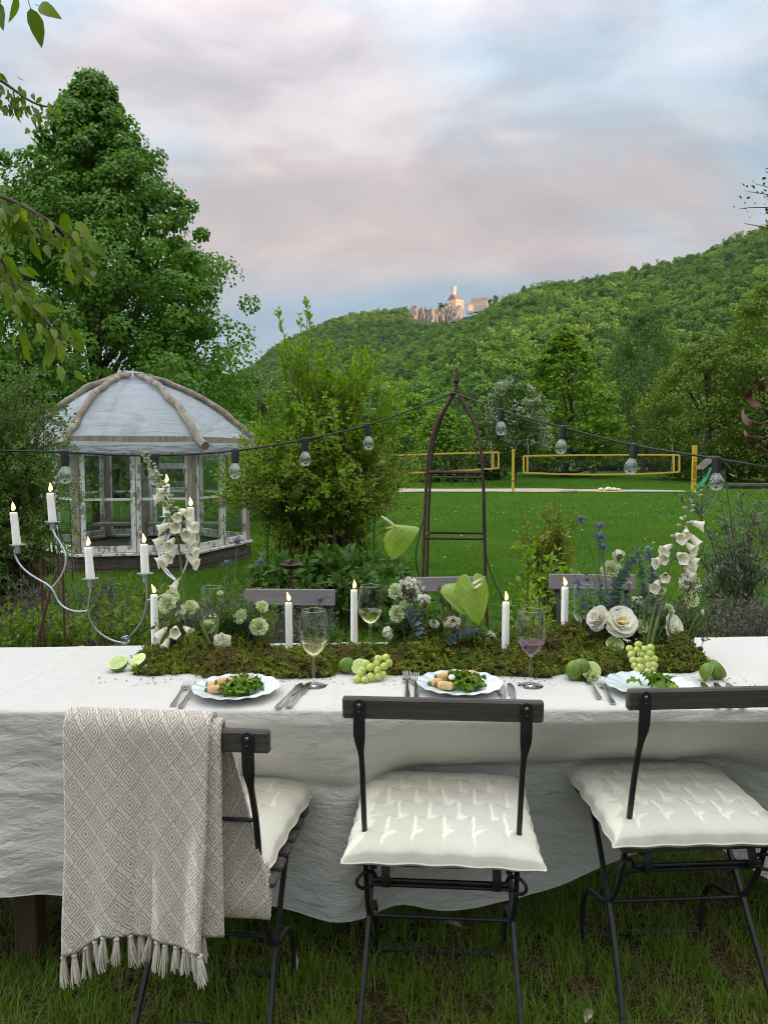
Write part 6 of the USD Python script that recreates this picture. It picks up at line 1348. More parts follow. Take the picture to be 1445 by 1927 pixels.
def lime_half(label, c, nrm, r=.027, depth=1.):
    """cut face looks along nrm"""
    t = Thing('lime_half', label, 'cut lime', c, group=None); R_ = frame(nrm); L_ = lambda m: move(m, c, R_)
    a = np.linspace(0, pi / 2, 12); t.part('skin', L_(lathe([(r * math.cos(q), -r * 1.05 * depth * math.sin(q)) for q in a], 32)), lime_m, smooth=True)
    t.part('pith', L_(lathe([(r, 0), (r * .99, .0006), (r * .5, .0004), (0, .0004)], 32)), pith, smooth=False)
    for k in range(10):
        q = (k + .5) * 2 * pi / 10; da = 2 * pi / 20 * .86; pts = [(r * .06, 0)] + [(r * .88 * math.cos(w), r * .88 * math.sin(w)) for w in np.linspace(-da, da, 6)]
        pp = np.array(pts); v = np.vstack([np.c_[pp, np.full(7, .0006)], np.c_[pp * .93 + [r * .03, 0], np.full(7, .0014)]]); ff = [[7, 7 + i, 8 + i] for i in range(1, 6)] + [[i, (i + 1) % 7, 7 + (i + 1) % 7] for i in range(7)] + [[i, 7 + (i + 1) % 7, 7 + i] for i in range(7)]
        t.part('segment', L_(move((v, np.array(ff)), (0, 0, 0), Rz(q))), pulp, smooth=False)
V3 = lambda x, y, z: np.array([x, y, z], float)
CE = lambda px, py, r: atz(px, py, TZ + .006 + r)
p = CE(222, 1263, .0); lime_half('cut lime half with its face up, leftmost on the cloth', p + [0, 0, .026], V3(-.1, -.50, .86), .028)
p = CE(257, 1262, .0); lime_half('second cut lime half leaning on the left end of the moss', p + [0, .01, .028], V3(-.35, -.45, .8), .026)
lime('whole lime tucked in the moss left of the middle grapes', CE(653, 1252, .023), .023)
lime_half('cut lime half beside the middle grapes', CE(676, 1254, .026), V3(-.25, -.75, .55), .023)
lime('whole lime beside the upright cut lime', CE(1080, 1262, .025), .025, (.2, .3, 1)); lime('whole lime half buried behind the upright cut lime', CE(1094, 1255, .034), .024)
lime_half('upright cut lime half facing the camera above the right forks', CE(1113, 1263, .026), V3(.08, -.95, .3), .0265)
lime_half('lime slice lying on the moss above the right grapes', at(1157, 1212, 2.24), V3(0, -.62, .75), .027, .25)
lime_half('cut lime showing its pale skin side at the right end of the moss', CE(1335, 1266, .024), V3(.75, -.25, -.3), .026); lime_half('lime wedge tilted up at the very right end of the moss', CE(1352, 1258, .030), V3(.8, .2, .45), .029)
grape_m = M('green_grape', {'oi': ('object_info', {}), 'tc': ('texture_coordinate', {}), 'n': ('noise_texture', {'scale': 60.}), 'r': ('rgb_ramp', {'ramp': [(0, (.26, .32, .07)), (1, (.38, .43, .12))]}), 'p': ('principled_bsdf', {'roughness': .28, 'subsurface_weight': .45, 'subsurface_scale': .008, 'subsurface_radius': (.8, 1., .3)})}, [('tc.object', 'n.vector'), ('n.fac', 'r.fac'), ('r.color', 'p.base_color')], 'p.BSDF')
blue_m = mat('blue_grape', (.010, .011, .020), (.028, .030, .050), scale=50., rough=.42)
stalk = mat('grape_stalk', (.16, .14, .05), (.24, .20, .08), scale=40., rough=.8)
def grapes(name, label, cen, pts, r, m, cat_, Y, el=1.22):
    c = at(*cen, Y); t = Thing(name, label, cat_, c - [0, 0, .03])
    for k, (px, py, dy) in enumerate(pts):
        g_ = at(px, py, Y + dy); v, f = ico(2); a = rng.normal(size=3); v = v * [1, 1, el] * (r * rng.uniform(.92, 1.06)); t.part('grape', (v @ frame(a).T + g_, f), m, smooth=True)
    t.part('stalk', tube(spline([at(cen[0], cen[1] - 20, Y + .03), c + [0, .02, 0], at(cen[0] + 4, cen[1] + 18, Y + .02)], 8), .0016, 5), stalk, smooth=True)
G1 = [(683, 1262, 0), (697, 1256, -.01), (672, 1278, -.015), (686, 1280, -.015), (698, 1274, -.012), (712, 1240, .01), (710, 1262, -.008), (726, 1238, .01), (723, 1254, 0), (708, 1250, .005), (690, 1250, .015), (712, 1274, -.004), (732, 1248, .012), (678, 1270, 0), (720, 1270, .006)]
G1 = [(a, b, d * .6 + (1280 - b) * .0010) for a, b, d in G1]
grapes('grape_bunch', 'bunch of green grapes on the cloth beside the cut lime in the middle', (702, 1258), G1, .0105, grape_m, 'grapes', 2.065)
G2 = [(1184, 1221, .01), (1201, 1213, .01), (1214, 1222, .005), (1224, 1219, .015), (1188, 1232, .008), (1206, 1233, -.005), (1223, 1230, .006), (1192, 1243, .004), (1204, 1244, -.012), (1217, 1242, -.004), (1194, 1254, .002), (1205, 1256, -.014), (1220, 1254, -.006), (1229, 1252, .008), (1199, 1264, -.006), (1218, 1265, -.012), (1228, 1262, 0), (1188, 1274, -.004), (1202, 1274, .004), (1210, 1236, .01), (1198, 1224, .012), (1214, 1250, .008), (1230, 1240, .014)]
G2 = [(a, b, d * .6 + (1274 - b) * .0010) for a, b, d in G2]
grapes('grape_bunch', 'bunch of green grapes spilling down the moss before the green stems', (1207, 1240), G2, .0108, grape_m, 'grapes', 2.085)
for cen, Y, n, sx_, sy_, lab in [((330, 1206), 2.26, 12, 16, 12, 'dark blue grapes in the moss below the left foxglove'), ((468, 1200), 2.30, 9, 14, 12, 'dark blue grapes behind the white ranunculus'), ((797, 1212), 2.26, 9, 9, 22, 'dark blue grapes under the eucalyptus in the middle'), ((1133, 1192), 2.30, 8, 16, 7, 'dark blue grapes between the white roses'), ((1300, 1226), 2.26, 8, 16, 7, 'dark blue grapes at the right end of the moss')]:
    grapes('blue_grape_bunch', lab, cen, [(cen[0] + rng.normal(0, sx_ * .6), cen[1] + rng.normal(0, sy_ * .6), rng.normal(0, .01)) for _ in range(n)], .0085, blue_m, 'blue grapes', Y, 1.05)

# ================================================================== flowers in the moss
stem_g = mat('flower_stem', (.075, .13, .025), (.12, .19, .04), scale=30., rough=.5)
sepal_m = leafmat('sepal', (.045, .10, .02), (.07, .14, .03), (.10, .18, .04), trans=.2)
fox_m = M('foxglove_bell', {'tc': ('texture_coordinate', {}), 'n': ('noise_texture', {'scale': 170., 'detail': 1.}), 'k': ('rgb_ramp', {'ramp': [(0, (1,) * 3), (.62, (1,) * 3), (.68, (0,) * 3)]}), 'g': ('geometry', {}), 'n2': ('noise_texture', {'scale': 20.}), 'c': ('rgb_ramp', {'ramp': [(0, (.80, .77, .56)), (.6, (.84, .82, .68)), (1, (.84, .74, .60))]}), 'mx': ('mix_color', {'a': (.30, .20, .14)}), 'bk': ('mix_color', {}), 'p': ('principled_bsdf', {'roughness': .5}), 't': ('translucent_bsdf', {'color': (.72, .70, .5)}), 'm': ('mix_closure', {'fac': .3})},
    [('tc.object', 'n.vector'), ('n.fac', 'k.fac'), ('tc.object', 'n2.vector'), ('n2.fac', 'c.fac'), ('k.color', 'mx.fac'), ('c.color', 'mx.b'), ('g.backfacing', 'bk.fac'), ('c.color', 'bk.a'), ('mx.result', 'bk.b'), ('bk.result', 'p.base_color'), ('p.BSDF', 'm.closure1'), ('t.BSDF', 'm.closure2')], 'm.closure')
bud_m = mat('flower_bud', (.20, .27, .08), (.42, .44, .22), scale=40., rough=.5)
def bell(L, seed):
    """a foxglove bell opening along +z"""
    na, nz = 20, 12; u = np.linspace(0, 1, nz); r = L * np.interp(u, [0, .08, .25, .5, .8, .92, 1], [.05, .12, .17, .23, .28, .34, .42]); a = np.arange(na) * 2 * pi / na
    U, A = np.meshgrid(u, a, indexing='ij'); Rr = np.interp(U, u, r) * (1 + .10 * np.clip((U - .8) / .2, 0, 1) * np.cos(5 * A + seed)); lip = np.clip((U - .75) / .25, 0, 1) ** 1.5 * L * .16 * np.clip(-np.sin(A), 0, 1)
    v = np.stack([Rr * np.cos(A), Rr * np.sin(A) - L * .10 * U ** 2, U * L + lip], -1).reshape(-1, 3)
    i, j = np.meshgrid(np.arange(nz - 1), np.arange(na), indexing='ij'); q = np.stack([i * na + j, i * na + (j + 1) % na, (i + 1) * na + (j + 1) % na, (i + 1) * na + j], -1).reshape(-1, 4)
    return v, np.vstack([q[:, [0, 1, 2]], q[:, [0, 2, 3]]])
def foxglove(label, path, bells, buds, Y, rstem=.0042):
    c = spline([at(px, py, y) for px, py, y in path], 60); t = Thing('foxglove', label, 'foxglove', c[0]); t.part('stem', tube(c, np.linspace(rstem, rstem * .35, 60), 8), stem_g, smooth=True)
    S = []
    def near(p): return c[np.argmin(((c - p) ** 2).sum(1))]
    for k, (px, py, dx, dy, L, front) in enumerate(bells):
        tip = at(px, py, Y - front * .02); d = unit(np.array([dx, -front, -dy])); b = tip - d * L * .5; R_ = frame(d, (0, 0, 1.))
        t.part('bell', move(bell(L, k), b, R_), fox_m, smooth=True); s0 = near(b + [0, 0, .012])
        S.append(tube(spline([s0, (s0 + b) / 2 + [0, 0, .004], b], 5), .0011, 5))
        for q in range(4): S.append(scatter(LEAF4, (b + d * .001)[None], unit(d * .8 + R_[:, 0] * math.cos(q * 1.57) * .7 + R_[:, 1] * math.sin(q * 1.57) * .7)[None], (R_[:, 0] * math.cos(q * 1.57) + R_[:, 1] * math.sin(q * 1.57))[None], .014, 1.6))
    for (u0, u1, n, L0, L1) in buds:
        for k, u in enumerate(np.linspace(u0, u1, n)):
            i = int(u * 59); a = k * 2.4; d = unit(np.array([math.cos(a), math.sin(a) * .8 - .2, -.25 + .7 * u])); L = L0 + (L1 - L0) * k / max(n - 1, 1); p = c[i] + d * .006
            t.part('bud', move(lump(2, (L * .34, L * .34, L * .6), .1, 2, k), p + d * L * .5, frame(d)), bud_m, smooth=True)
    t.part('sepals', cat(S), sepal_m, smooth=False, kind='stuff')
FXL = [(352, 1190, 2.28), (347, 1130, 2.28), (341, 1070, 2.29), (334, 1010, 2.3), (322, 960, 2.3), (308, 925, 2.3), (290, 888, 2.3), (268, 850, 2.3)]
BLL = [(302, 935, -1, .35, .040, .3), (306, 922, -.8, .1, .03, .5), (310, 990, -1, .4, .044, .3), (345, 962, .8, .15, .042, .5), (331, 985, .2, .4, .042, 1.2), (358, 985, 1, .35, .042, .3), (352, 1004, .9, .5, .042, .5), (303, 1015, -1, .6, .044, .3), (322, 1020, -.3, .5, .044, 1.1), (355, 1018, 1, .6, .044, .3), (308, 1050, -1, .6, .046, .4), (325, 1042, -.4, .4, .040, .8), (360, 1032, 1, .55, .044, .3), (360, 1052, 1, .6, .044, .3), (316, 1052, -.8, .7, .044, .8), (331, 1098, -.5, .8, .036, .6), (337, 968, -.1, .3, .036, 1.), (348, 1000, .5, .4, .04, 1.)]
foxglove('tall creamy foxglove at the left with green buds climbing across the window', FXL, BLL, [(.60, .995, 46, .019, .009)], 2.28)
FXR = [(1212, 1205, 2.27), (1232, 1140, 2.28), (1252, 1085, 2.29), (1272, 1030, 2.3), (1287, 985, 2.3), (1300, 950, 2.3), (1318, 925, 2.3), (1345, 903, 2.3)]
BLR = [(1310, 985, 1, .25, .040, .3), (1277, 1008, .1, .25, .040, 1.3), (1306, 1014, .6, .7, .042, .4), (1256, 1030, -.9, .35, .042, .4), (1298, 1028, .5, .5, .04, .9), (1280, 1045, .1, .2, .044, 1.4), (1254, 1044, -.8, .5, .04, .7), (1300, 1050, .8, .6, .044, .5), (1242, 1052, -1, .45, .042, .4), (1298, 1066, 1, .35, .04, .4), (1296, 1076, .6, .7, .04, .6), (1252, 1082, -.4, .2, .036, 1.), (1236, 1098, -.7, .5, .04, .8), (1291, 1000, -.3, .5, .034, .8)]
foxglove('tall creamy foxglove rising right of the centre from the bundle of green stems', FXR, BLR, [(.60, .99, 20, .019, .006)], 2.28)
foxglove('short broken foxglove with four blooms lying low by the left candle', [(345, 1215, 2.26), (335, 1200, 2.26), (322, 1188, 2.26)], [(304, 1190, -.7, .6, .042, .4), (330, 1184, .2, .2, .04, 1.), (352, 1184, .8, .3, .036, .6), (314, 1208, -.4, .9, .038, .7)], [], 2.25, .003)

def petal(L, W, cup, ruf, seed, nu=7, nv=9, curl=.0):
    U, V = np.meshgrid(np.linspace(-1, 1, nu), np.linspace(0, 1, nv), indexing='ij')
    w = W * np.clip(np.sin(pi * (V * .62 + .06)), 0, 1) ** .8
    z = cup * L * (V ** 1.6) + .22 * cup * L * U ** 2 * np.sin(pi * V) + ruf * L * np.clip(V - .5, 0, 1) * 2 * np.sin(U * 7 + seed) - curl * L * np.clip(V - .7, 0, 1) ** 1.5 * 3
    y = L * V * (1 - .10 * np.abs(U) ** 2 * V) * (1 + ruf * .5 * np.sin(U * 9 + seed * 2) * V)
    return np.stack([U * w, y, z], -1).reshape(-1, 3), grid(nu, nv)
def bloom(name, label, cat_, c, d, R, layers, m, seed, stem_to=None, ruf=.05, eye=None, merged=False, curl=.0):
    """layers: (count, length, width, lift angle, cup)"""
    R = R * (1.0 if 'rose' in name else 1.16); rs = np.random.default_rng(seed); R_ = frame(d); base = c - np.asarray(R_[:, 2]) * R * .45; t = Thing(name, label, cat_, base); S = []
    for li, (n, L, W, lift, cup) in enumerate(layers):
        for k in range(n):
            a = k * 2 * pi / n + li * 1.1 + rs.normal(0, .12); P_ = petal(R * L * rs.uniform(.92, 1.06), R * W * rs.uniform(.9, 1.1), cup, ruf, rs.uniform(0, 6), curl=curl)
            mm = move(move(P_, (0, 0, 0), Rx(lift + rs.normal(0, .07))), (0, 0, .0), Rz(a)); mm = move(mm, (0, .02 * R * (len(layers) - li), 0)); mm = move(mm, base, R_)
            if merged: S.append(mm)
            else: t.part('petal', mm, m, smooth=True)
    if merged: t.part('petals', cat(S), m, smooth=True, kind='stuff')
    if eye is not None: t.part('stamens', cat([move(lump(1, (R * .05, R * .05, R * .09), .2, 2, k), base + R_ @ np.array([R * .17 * math.cos(k * 2.4) * math.sqrt(k / 14), R * .17 * math.sin(k * 2.4) * math.sqrt(k / 14), R * .40])) for k in range(14)]), eye, smooth=True)
    t.part('calyx', move(lump(2, (R * .20, R * .20, R * .30), .1, 2, seed), base - R_[:, 2] * R * .12, R_), sepal_m, smooth=True)
    if stem_to is not None: t.part('stem', tube(spline([base - R_[:, 2] * R * .2, base * .6 + np.asarray(stem_to) * .4 - R_[:, 2] * R * .5, stem_to], 10), .0022, 6), stem_g, smooth=True)
    return t
rose_m = leafmat('rose_petal', (.82, .80, .70), (.86, .84, .76), (.88, .87, .81), trans=.34, rough=.5, tcol=(1.05, 1.02, .85), per='object', warm=False)
ranu_m = leafmat('ranunculus_petal', (.78, .79, .66), (.84, .84, .74), (.86, .85, .78), trans=.12, rough=.45, tcol=(1.05, 1.05, .85), per='object', warm=False)
carn_m = leafmat('carnation_petal', (.70, .76, .46), (.78, .83, .60), (.84, .86, .70), trans=.18, rough=.55, tcol=(1.05, 1.1, .85), warm=False)
gold_m = mat('stamen_gold', (.60, .36, .04), (.75, .50, .08), scale=60., rough=.7)
ROSE = [(7, 1.02, .52, .10, .22), (7, .96, .50, .45, .30), (6, .84, .46, .80, .38), (5, .64, .40, 1.10, .42), (4, .46, .32, 1.35, .4)]
OPEN = [(8, 1.05, .52, -.05, .18), (8, 1.0, .50, .22, .26), (7, .86, .46, .52, .34), (6, .62, .40, .85, .40)]
RAN = [(7, .80, .56, .62, .50), (7, .78, .54, .88, .50), (7, .72, .50, 1.08, .48), (7, .64, .44, 1.22, .45), (6, .56, .36, 1.36, .42), (6, .48, .28, 1.46, .38), (5, .42, .20, 1.52, .3)]
CARN = [(6, 1.0, .62, .05, .15), (6, .95, .58, .38, .2), (6, .82, .52, .72, .25), (5, .70, .44, 1.05, .3), (4, .58, .36, 1.35, .3)]
mo_at = lambda px, py, Y: np.array([at(px, py, Y)[0], Y + .03, TZ + .02 + float(mz(at(px, py, Y)[0], Y + .03)) * .6])
bloom('white_rose', 'white flower seen from the side, turned left beside the empty glass', 'rose', at(1120, 1164, 2.26), V3(-.75, -.35, .45), .040, ROSE, rose_m, 1, mo_at(1130, 1200, 2.28), .03, None, curl=.12)
bloom('white_rose', 'fully open white rose with yellow stamens facing the camera', 'rose', at(1172, 1168, 2.23), V3(.05, -.80, .60), .047, OPEN, rose_m, 2, mo_at(1170, 1210, 2.26), .03, gold_m, curl=.08)
bloom('white_rose', 'white rose turned to the right at the end of the right bouquet', 'rose', at(1272, 1184, 2.24), V3(.70, -.62, .25), .045, ROSE, rose_m, 3, mo_at(1255, 1215, 2.27), .03, None, curl=.10)
bloom('ranunculus', 'round white ranunculus resting on the moss behind the left plate', 'ranunculus', at(418, 1212, 2.22), V3(.15, -.72, .68), .036, RAN, ranu_m, 4, mo_at(418, 1235, 2.26), .02)
bloom('ranunculus', 'closed white ranunculus lying on its side right of the far white wine', 'ranunculus', at(729, 1194, 2.28), V3(.55, -.5, .35), .030, RAN[1:], ranu_m, 5, None, .01)
bloom('ranunculus', 'pale cup-shaped ranunculus in the middle bouquet before the asparagus', 'ranunculus', at(818, 1176, 2.26), V3(.1, -.3, .9), .025, RAN[1:], ranu_m, 6, mo_at(818, 1215, 2.27), .01)
for k, (px, py, Y, r, d, lab) in enumerate([(311, 1136, 2.28, .026, V3(-.3, -.8, .4), 'pale green carnation between the left candle and the foxglove stem'), (326, 1121, 2.32, .020, V3(.5, -.5, .6), 'small pale carnation above its larger neighbour by the left foxglove'), (357, 1142, 2.27, .022, V3(.1, -.6, .7), 'pale carnation on a bent stem right of the left foxglove'), (414, 1117, 2.30, .014, V3(.1, -.5, .8), 'half-open pale carnation on a tall stem before the left empty glass'), (488, 1181, 2.26, .024, V3(.3, -.8, .3), 'pale green carnation at the right end of the left bouquet'), (495, 1141, 2.30, .018, V3(.4, -.5, .6), 'small pale carnation before the left far chair'),
    (741, 1112, 2.33, .022, V3(-.6, -.6, .4), 'pale carnation left of the big spray of tiny blossoms'), (744, 1156, 2.28, .023, V3(-.5, -.8, .2), 'pale green carnation beside the round blue leaves'), (765, 1139, 2.31, .018, V3(.1, -.6, .7), 'small pale carnation under the big spray of tiny blossoms'), (1150, 1073, 2.32, .027, V3(-.3, -.8, .4), 'pale green carnation above the curved eucalyptus'), (1304, 1128, 2.27, .025, V3(.5, -.75, .2), 'pale green carnation on the right side of the right bouquet'), (1184, 1097, 2.3, .010, V3(.1, -.3, .9), 'carnation bud before the far right chair back'), (1322, 1152, 2.26, .011, V3(.9, -.3, .1), 'small carnation bud pointing out to the right'), (450, 1160, 2.27, .020, V3(-.2, -.8, .5), 'pale carnation low in the left bouquet behind the ranunculus'), (392, 1180, 2.27, .019, V3(.2, -.8, .5), 'small carnation between the bent stems at the left'), (1210, 1180, 2.26, .020, V3(.3, -.8, .4), 'pale carnation pressed between the open rose and the asparagus'), (1255, 1150, 2.28, .020, V3(-.2, -.8, .4), 'pale carnation above the right white rose')]):
    base_px = {True: 400, False: 800}[px < 600] if px < 1000 else 1235
    s = mo_at(px + (base_px - px) * .35, 1215, 2.27); bloom('carnation', lab, 'carnation', at(px, py, Y), d, r, CARN if r > .015 else CARN[2:], carn_m, 20 + k, s, .20, merged=True)
wax_st = mat('waxflower_stem', (.09, .10, .04), (.16, .13, .07), scale=30., rough=.7)
eye_m = mat('waxflower_eye', (.13, .09, .06), (.22, .15, .09), scale=80., rough=.7)
pink_w = leafmat('blush_petals', (.66, .58, .50), (.72, .66, .58), (.76, .72, .66), trans=.28, rough=.5, tcol=(1.05, 1., .9), warm=False)
for k, (px, py, Y, sp, n, m, lab) in enumerate([(772, 1108, 2.31, (.042, .03, .046), 85, petal_w, 'large spray of tiny white waxflowers below the tall anthurium'), (795, 1128, 2.28, (.028, .02, .020), 30, petal_w, 'lower spray of tiny white waxflowers in the middle bouquet'), (852, 1172, 2.24, (.026, .02, .024), 48, pink_w, 'blush-tinted waxflowers before the asparagus tips'), (920, 1200, 2.32, (.036, .02, .024), 30, petal_w, 'loose waxflower twig over the bare cloth right of the anthurium'), (1163, 1046, 2.33, (.020, .016, .022), 30, petal_w, 'small round waxflower head high above the pale carnation'), (1296, 1096, 2.27, (.036, .024, .040), 66, petal_w, 'large waxflower spray at the foot of the right foxglove bells'), (1236, 1112, 2.29, (.026, .02, .026), 28, petal_w, 'waxflower spray between eucalyptus and the green stem bundle'), (400, 1166, 2.33, (.028, .02, .02), 26, petal_w, 'tiny white waxflowers behind the bent green stems at the left'), (452, 1156, 2.31, (.030, .02, .018), 30, petal_w, 'waxflower spray in front of the left far chair'), (860, 1150, 2.36, (.03, .02, .03), 22, petal_w, 'faint waxflowers behind the asparagus tips'), (345, 1160, 2.31, (.028, .02, .024), 34, petal_w, 'waxflowers at the foot of the left foxglove'), (1200, 1135, 2.32, (.024, .02, .03), 30, petal_w, 'waxflowers in front of the dark eucalyptus')]):
    c = at(px, py, Y); pet, eye, pp, nn = tiny_flowers(n, sp, 60 + k, (.0060 if n > 40 else .0056), c); root = mo_at(px + rng.normal(0, 12), 1215, 2.27); t = Thing('waxflower_spray', lab, 'waxflower', root)
    t.part('blossoms', pet, m, smooth=False, kind='stuff'); t.part('blossom_eyes', eye, eye_m, smooth=False, kind='stuff')
    hub = c - [0, 0, sp[2] * .8]; S = [tube(spline([root, (root + hub) / 2 + [.006, 0, 0], hub], 8), .0016, 5)] + [tube([hub, (hub + p_) / 2 + [0, 0, -.002], p_ - n_ * .001], .0005, 3, False) for p_, n_ in zip(pp, nn)]
    t.part('stem', cat(S), wax_st, smooth=True, kind='stuff'); Lv = Leaves(); Lv.along(spline([root, (root + hub) / 2, hub], 8), 26, .018, .2, 1); t.part('needles', Lv.mesh(NARROW, .8), sepal_m, smooth=False, kind='stuff')
holly_m = mat('sea_holly_head', (.07, .085, .11), (.13, .15, .175), scale=120., rough=.7, bump=.9, bscale=350., bdist=.002)
brac_m = leafmat('sea_holly_bract', (.075, .10, .12), (.12, .145, .17), (.18, .205, .23), trans=.1, rough=.5, tcol=(1, 1, 1.1), warm=False)
for k, (px, py, Y, r, d, lab) in enumerate([(367, 1212, 2.22, .032, V3(.1, -.7, .6), 'steel-blue sea holly star left of the white ranunculus'), (463, 1172, 2.29, .022, V3(.1, -.5, .8), 'small sea holly star in the left bouquet before the far chair'), (603, 1130, 2.32, .022, V3(0, -.4, .9), 'dark sea holly star above the near white wine'), (1092, 978, 2.34, .024, V3(-.1, -.4, .9), 'highest sea holly star of the right bouquet'), (1127, 992, 2.33, .026, V3(.2, -.4, .9), 'second sea holly star beside the highest one'), (1128, 1012, 2.32, .032, V3(.1, -.5, .8), 'spiky dark sea holly leaf-star in the middle of its three'), (1134, 1031, 2.31, .024, V3(0, -.5, .8), 'lowest sea holly star of the right bouquet'), (447, 1021, 2.40, .027, V3(-.1, -.3, .9), 'tall sea holly star before the glasshouse corner'), (490, 1059, 2.38, .026, V3(.2, -.3, .9), 'sea holly star before the bird bath'), (428, 1062, 2.4, .024, V3(-.3, -.3, .8), 'pale sea holly star below the glasshouse corner')]):
    c = at(px, py, Y); R_ = frame(d); rs = np.random.default_rng(k); bx = 1150 if px > 900 else (420 if px < 520 else 605); root = mo_at(bx + rng.normal(0, 8), 1215, 2.28); t = Thing('sea_holly', lab, 'sea holly', root)
    v, f = lump(3, (r * .30, r * .30, r * .42), .10, 9, k, (0, 0, r * .25)); t.part('head', move((v, f), c, R_), holly_m, smooth=True)
    nb = 16; a = np.arange(nb) * 2 * pi / nb + rs.normal(0, .08, nb); ax = np.stack([np.cos(a), np.sin(a), rs.uniform(-.15, .45, nb)], 1); br = scatter(LEAF4, np.zeros((nb, 3)), ax, np.tile([0, 0, 1.], (nb, 1)), r * rs.uniform(.8, 1.15, nb), .42)
    t.part('bracts', move(br, c, R_), brac_m, smooth=False, kind='stuff'); st = spline([root, root * .4 + c * .6 + [rs.normal(0, .01), 0, 0], c], 12); t.part('stem', tube(st, .0014, 5), mat('sea_holly_stem', (.06, .085, .06), (.10, .12, .10), scale=20.), smooth=True)
euc_m = leafmat('eucalyptus_leaf', (.12, .18, .155), (.17, .24, .21), (.25, .32, .28), trans=.15, rough=.5, tcol=(1, 1.1, 1), warm=False)
ROUND = (np.array([[0, .02, 0], [.30, .12, .02], [.48, .45, .05], [.36, .82, .02], [0, 1, -.03], [-.36, .82, .02], [-.48, .45, .05], [-.30, .12, .02]]), np.array([[0, 1, 2], [0, 2, 3], [0, 3, 4], [0, 4, 5], [0, 5, 6], [0, 6, 7]]))
def euca(label, path, s0, s1, pairs, tm=ROUND, wid=1., m=None):
    c = spline([at(*q) for q in path], 60); t = Thing('eucalyptus', label, 'eucalyptus', c[0]); t.part('stem', tube(c, np.linspace(.0020, .0008, 60), 6), wax_st, smooth=True); T_ = unit(np.gradient(c, axis=0))
    for k, u in enumerate(np.linspace(.06, .99, pairs)):
        i = int(u * 59); a = (k % 2) * pi / 2 + rng.normal(0, .25); r1 = unit(np.cross(T_[i], [0.2, 1, .1])); r2 = np.cross(T_[i], r1); d = r1 * math.cos(a) + r2 * math.sin(a); s = s0 + (s1 - s0) * u
        for sg in (1, -1):
            v, f = scatter(tm, c[i][None], unit(d * sg + T_[i] * .45 + rng.normal(0, .15, 3))[None], (T_[i] - d * sg * .75 + np.array([0, -.35, .2]) + rng.normal(0, .25, 3))[None], s * rng.uniform(.85, 1.1), wid); t.part('leaf', (v, f), m or euc_m, smooth=False)
euca('blue-green eucalyptus sprig curving down beside the middle carnations', [(765, 1148, 2.26), (776, 1158, 2.24), (786, 1178, 2.24), (784, 1205, 2.25)], .024, .026, 18)
euca('eucalyptus sprig lying on the moss under the large anthurium', [(835, 1206, 2.24), (862, 1194, 2.24), (890, 1190, 2.26), (905, 1192, 2.28)], .026, .022, 18)
euca('long eucalyptus branch arching over the far right chair back', [(1160, 1165, 2.28), (1158, 1120, 2.29), (1172, 1082, 2.3), (1192, 1052, 2.3), (1205, 1040, 2.3)], .036, .016, 42)
euca('upright eucalyptus branch behind the arching one', [(1210, 1150, 2.33), (1210, 1100, 2.34), (1204, 1060, 2.35), (1198, 1028, 2.36)], .024, .013, 32)
euca('dark eucalyptus branch left of the right foxglove', [(1228, 1150, 2.34), (1229, 1095, 2.36), (1224, 1055, 2.36), (1218, 1030, 2.36)], .026, .015, 32)
euca('thin silvery eucalyptus twig reaching far out to the right', [(1290, 1135, 2.3), (1322, 1100, 2.3), (1348, 1072, 2.28), (1368, 1050, 2.27)], .022, .014, 20, NARROW, 1.6, leafmat('silver_leaf', (.16, .22, .23), (.24, .31, .32), (.34, .40, .42), trans=.1, rough=.35, tcol=(1, 1, 1), warm=False))
euca('dark eucalyptus twig rising over the empty glass', [(1132, 1150, 2.33), (1125, 1115, 2.34), (1112, 1080, 2.35)], .016, .012, 9, NARROW, 2.2)
euca('short eucalyptus sprig of round leaves beside the bent left stem', [(360, 1186, 2.27), (360, 1172, 2.26), (361, 1156, 2.26)], .015, .012, 7)
asp_g = mat('asparagus_skin', (.085, .13, .030), (.13, .18, .045), scale=30., stretch=(1, 1, .3), rough=.5); asp_t = mat('asparagus_tip', (.065, .065, .045), (.11, .11, .06), scale=60., rough=.6)
def spear(label, path, r):
    c = spline([at(*q) for q in path], 30); t = Thing('asparagus_spear', label, 'asparagus', c[0]); u = np.linspace(0, 1, 30); t.part('stalk', tube(c, r * np.interp(u, [0, .72, .86, 1], [1.1, .95, 1.05, .28]), 9), asp_g, smooth=True)
    n = 26; uu = np.linspace(.62, .99, n); p = np.stack([np.interp(uu * 29, np.arange(30), c[:, k]) for k in range(3)], 1); a = np.arange(n) * 2.4; T_ = unit(c[-1] - c[-6]); e1 = unit(np.cross(T_, [0, 1, .2])); e2 = np.cross(T_, e1); d = np.cos(a)[:, None] * e1 + np.sin(a)[:, None] * e2
    t.part('tip_scales', scatter(LEAF4, p + d * r * .72, T_ + d * .35, d, .0125 * (1.15 - .6 * (uu - .6) / .4), 1.5), asp_t, smooth=False, kind='stuff')
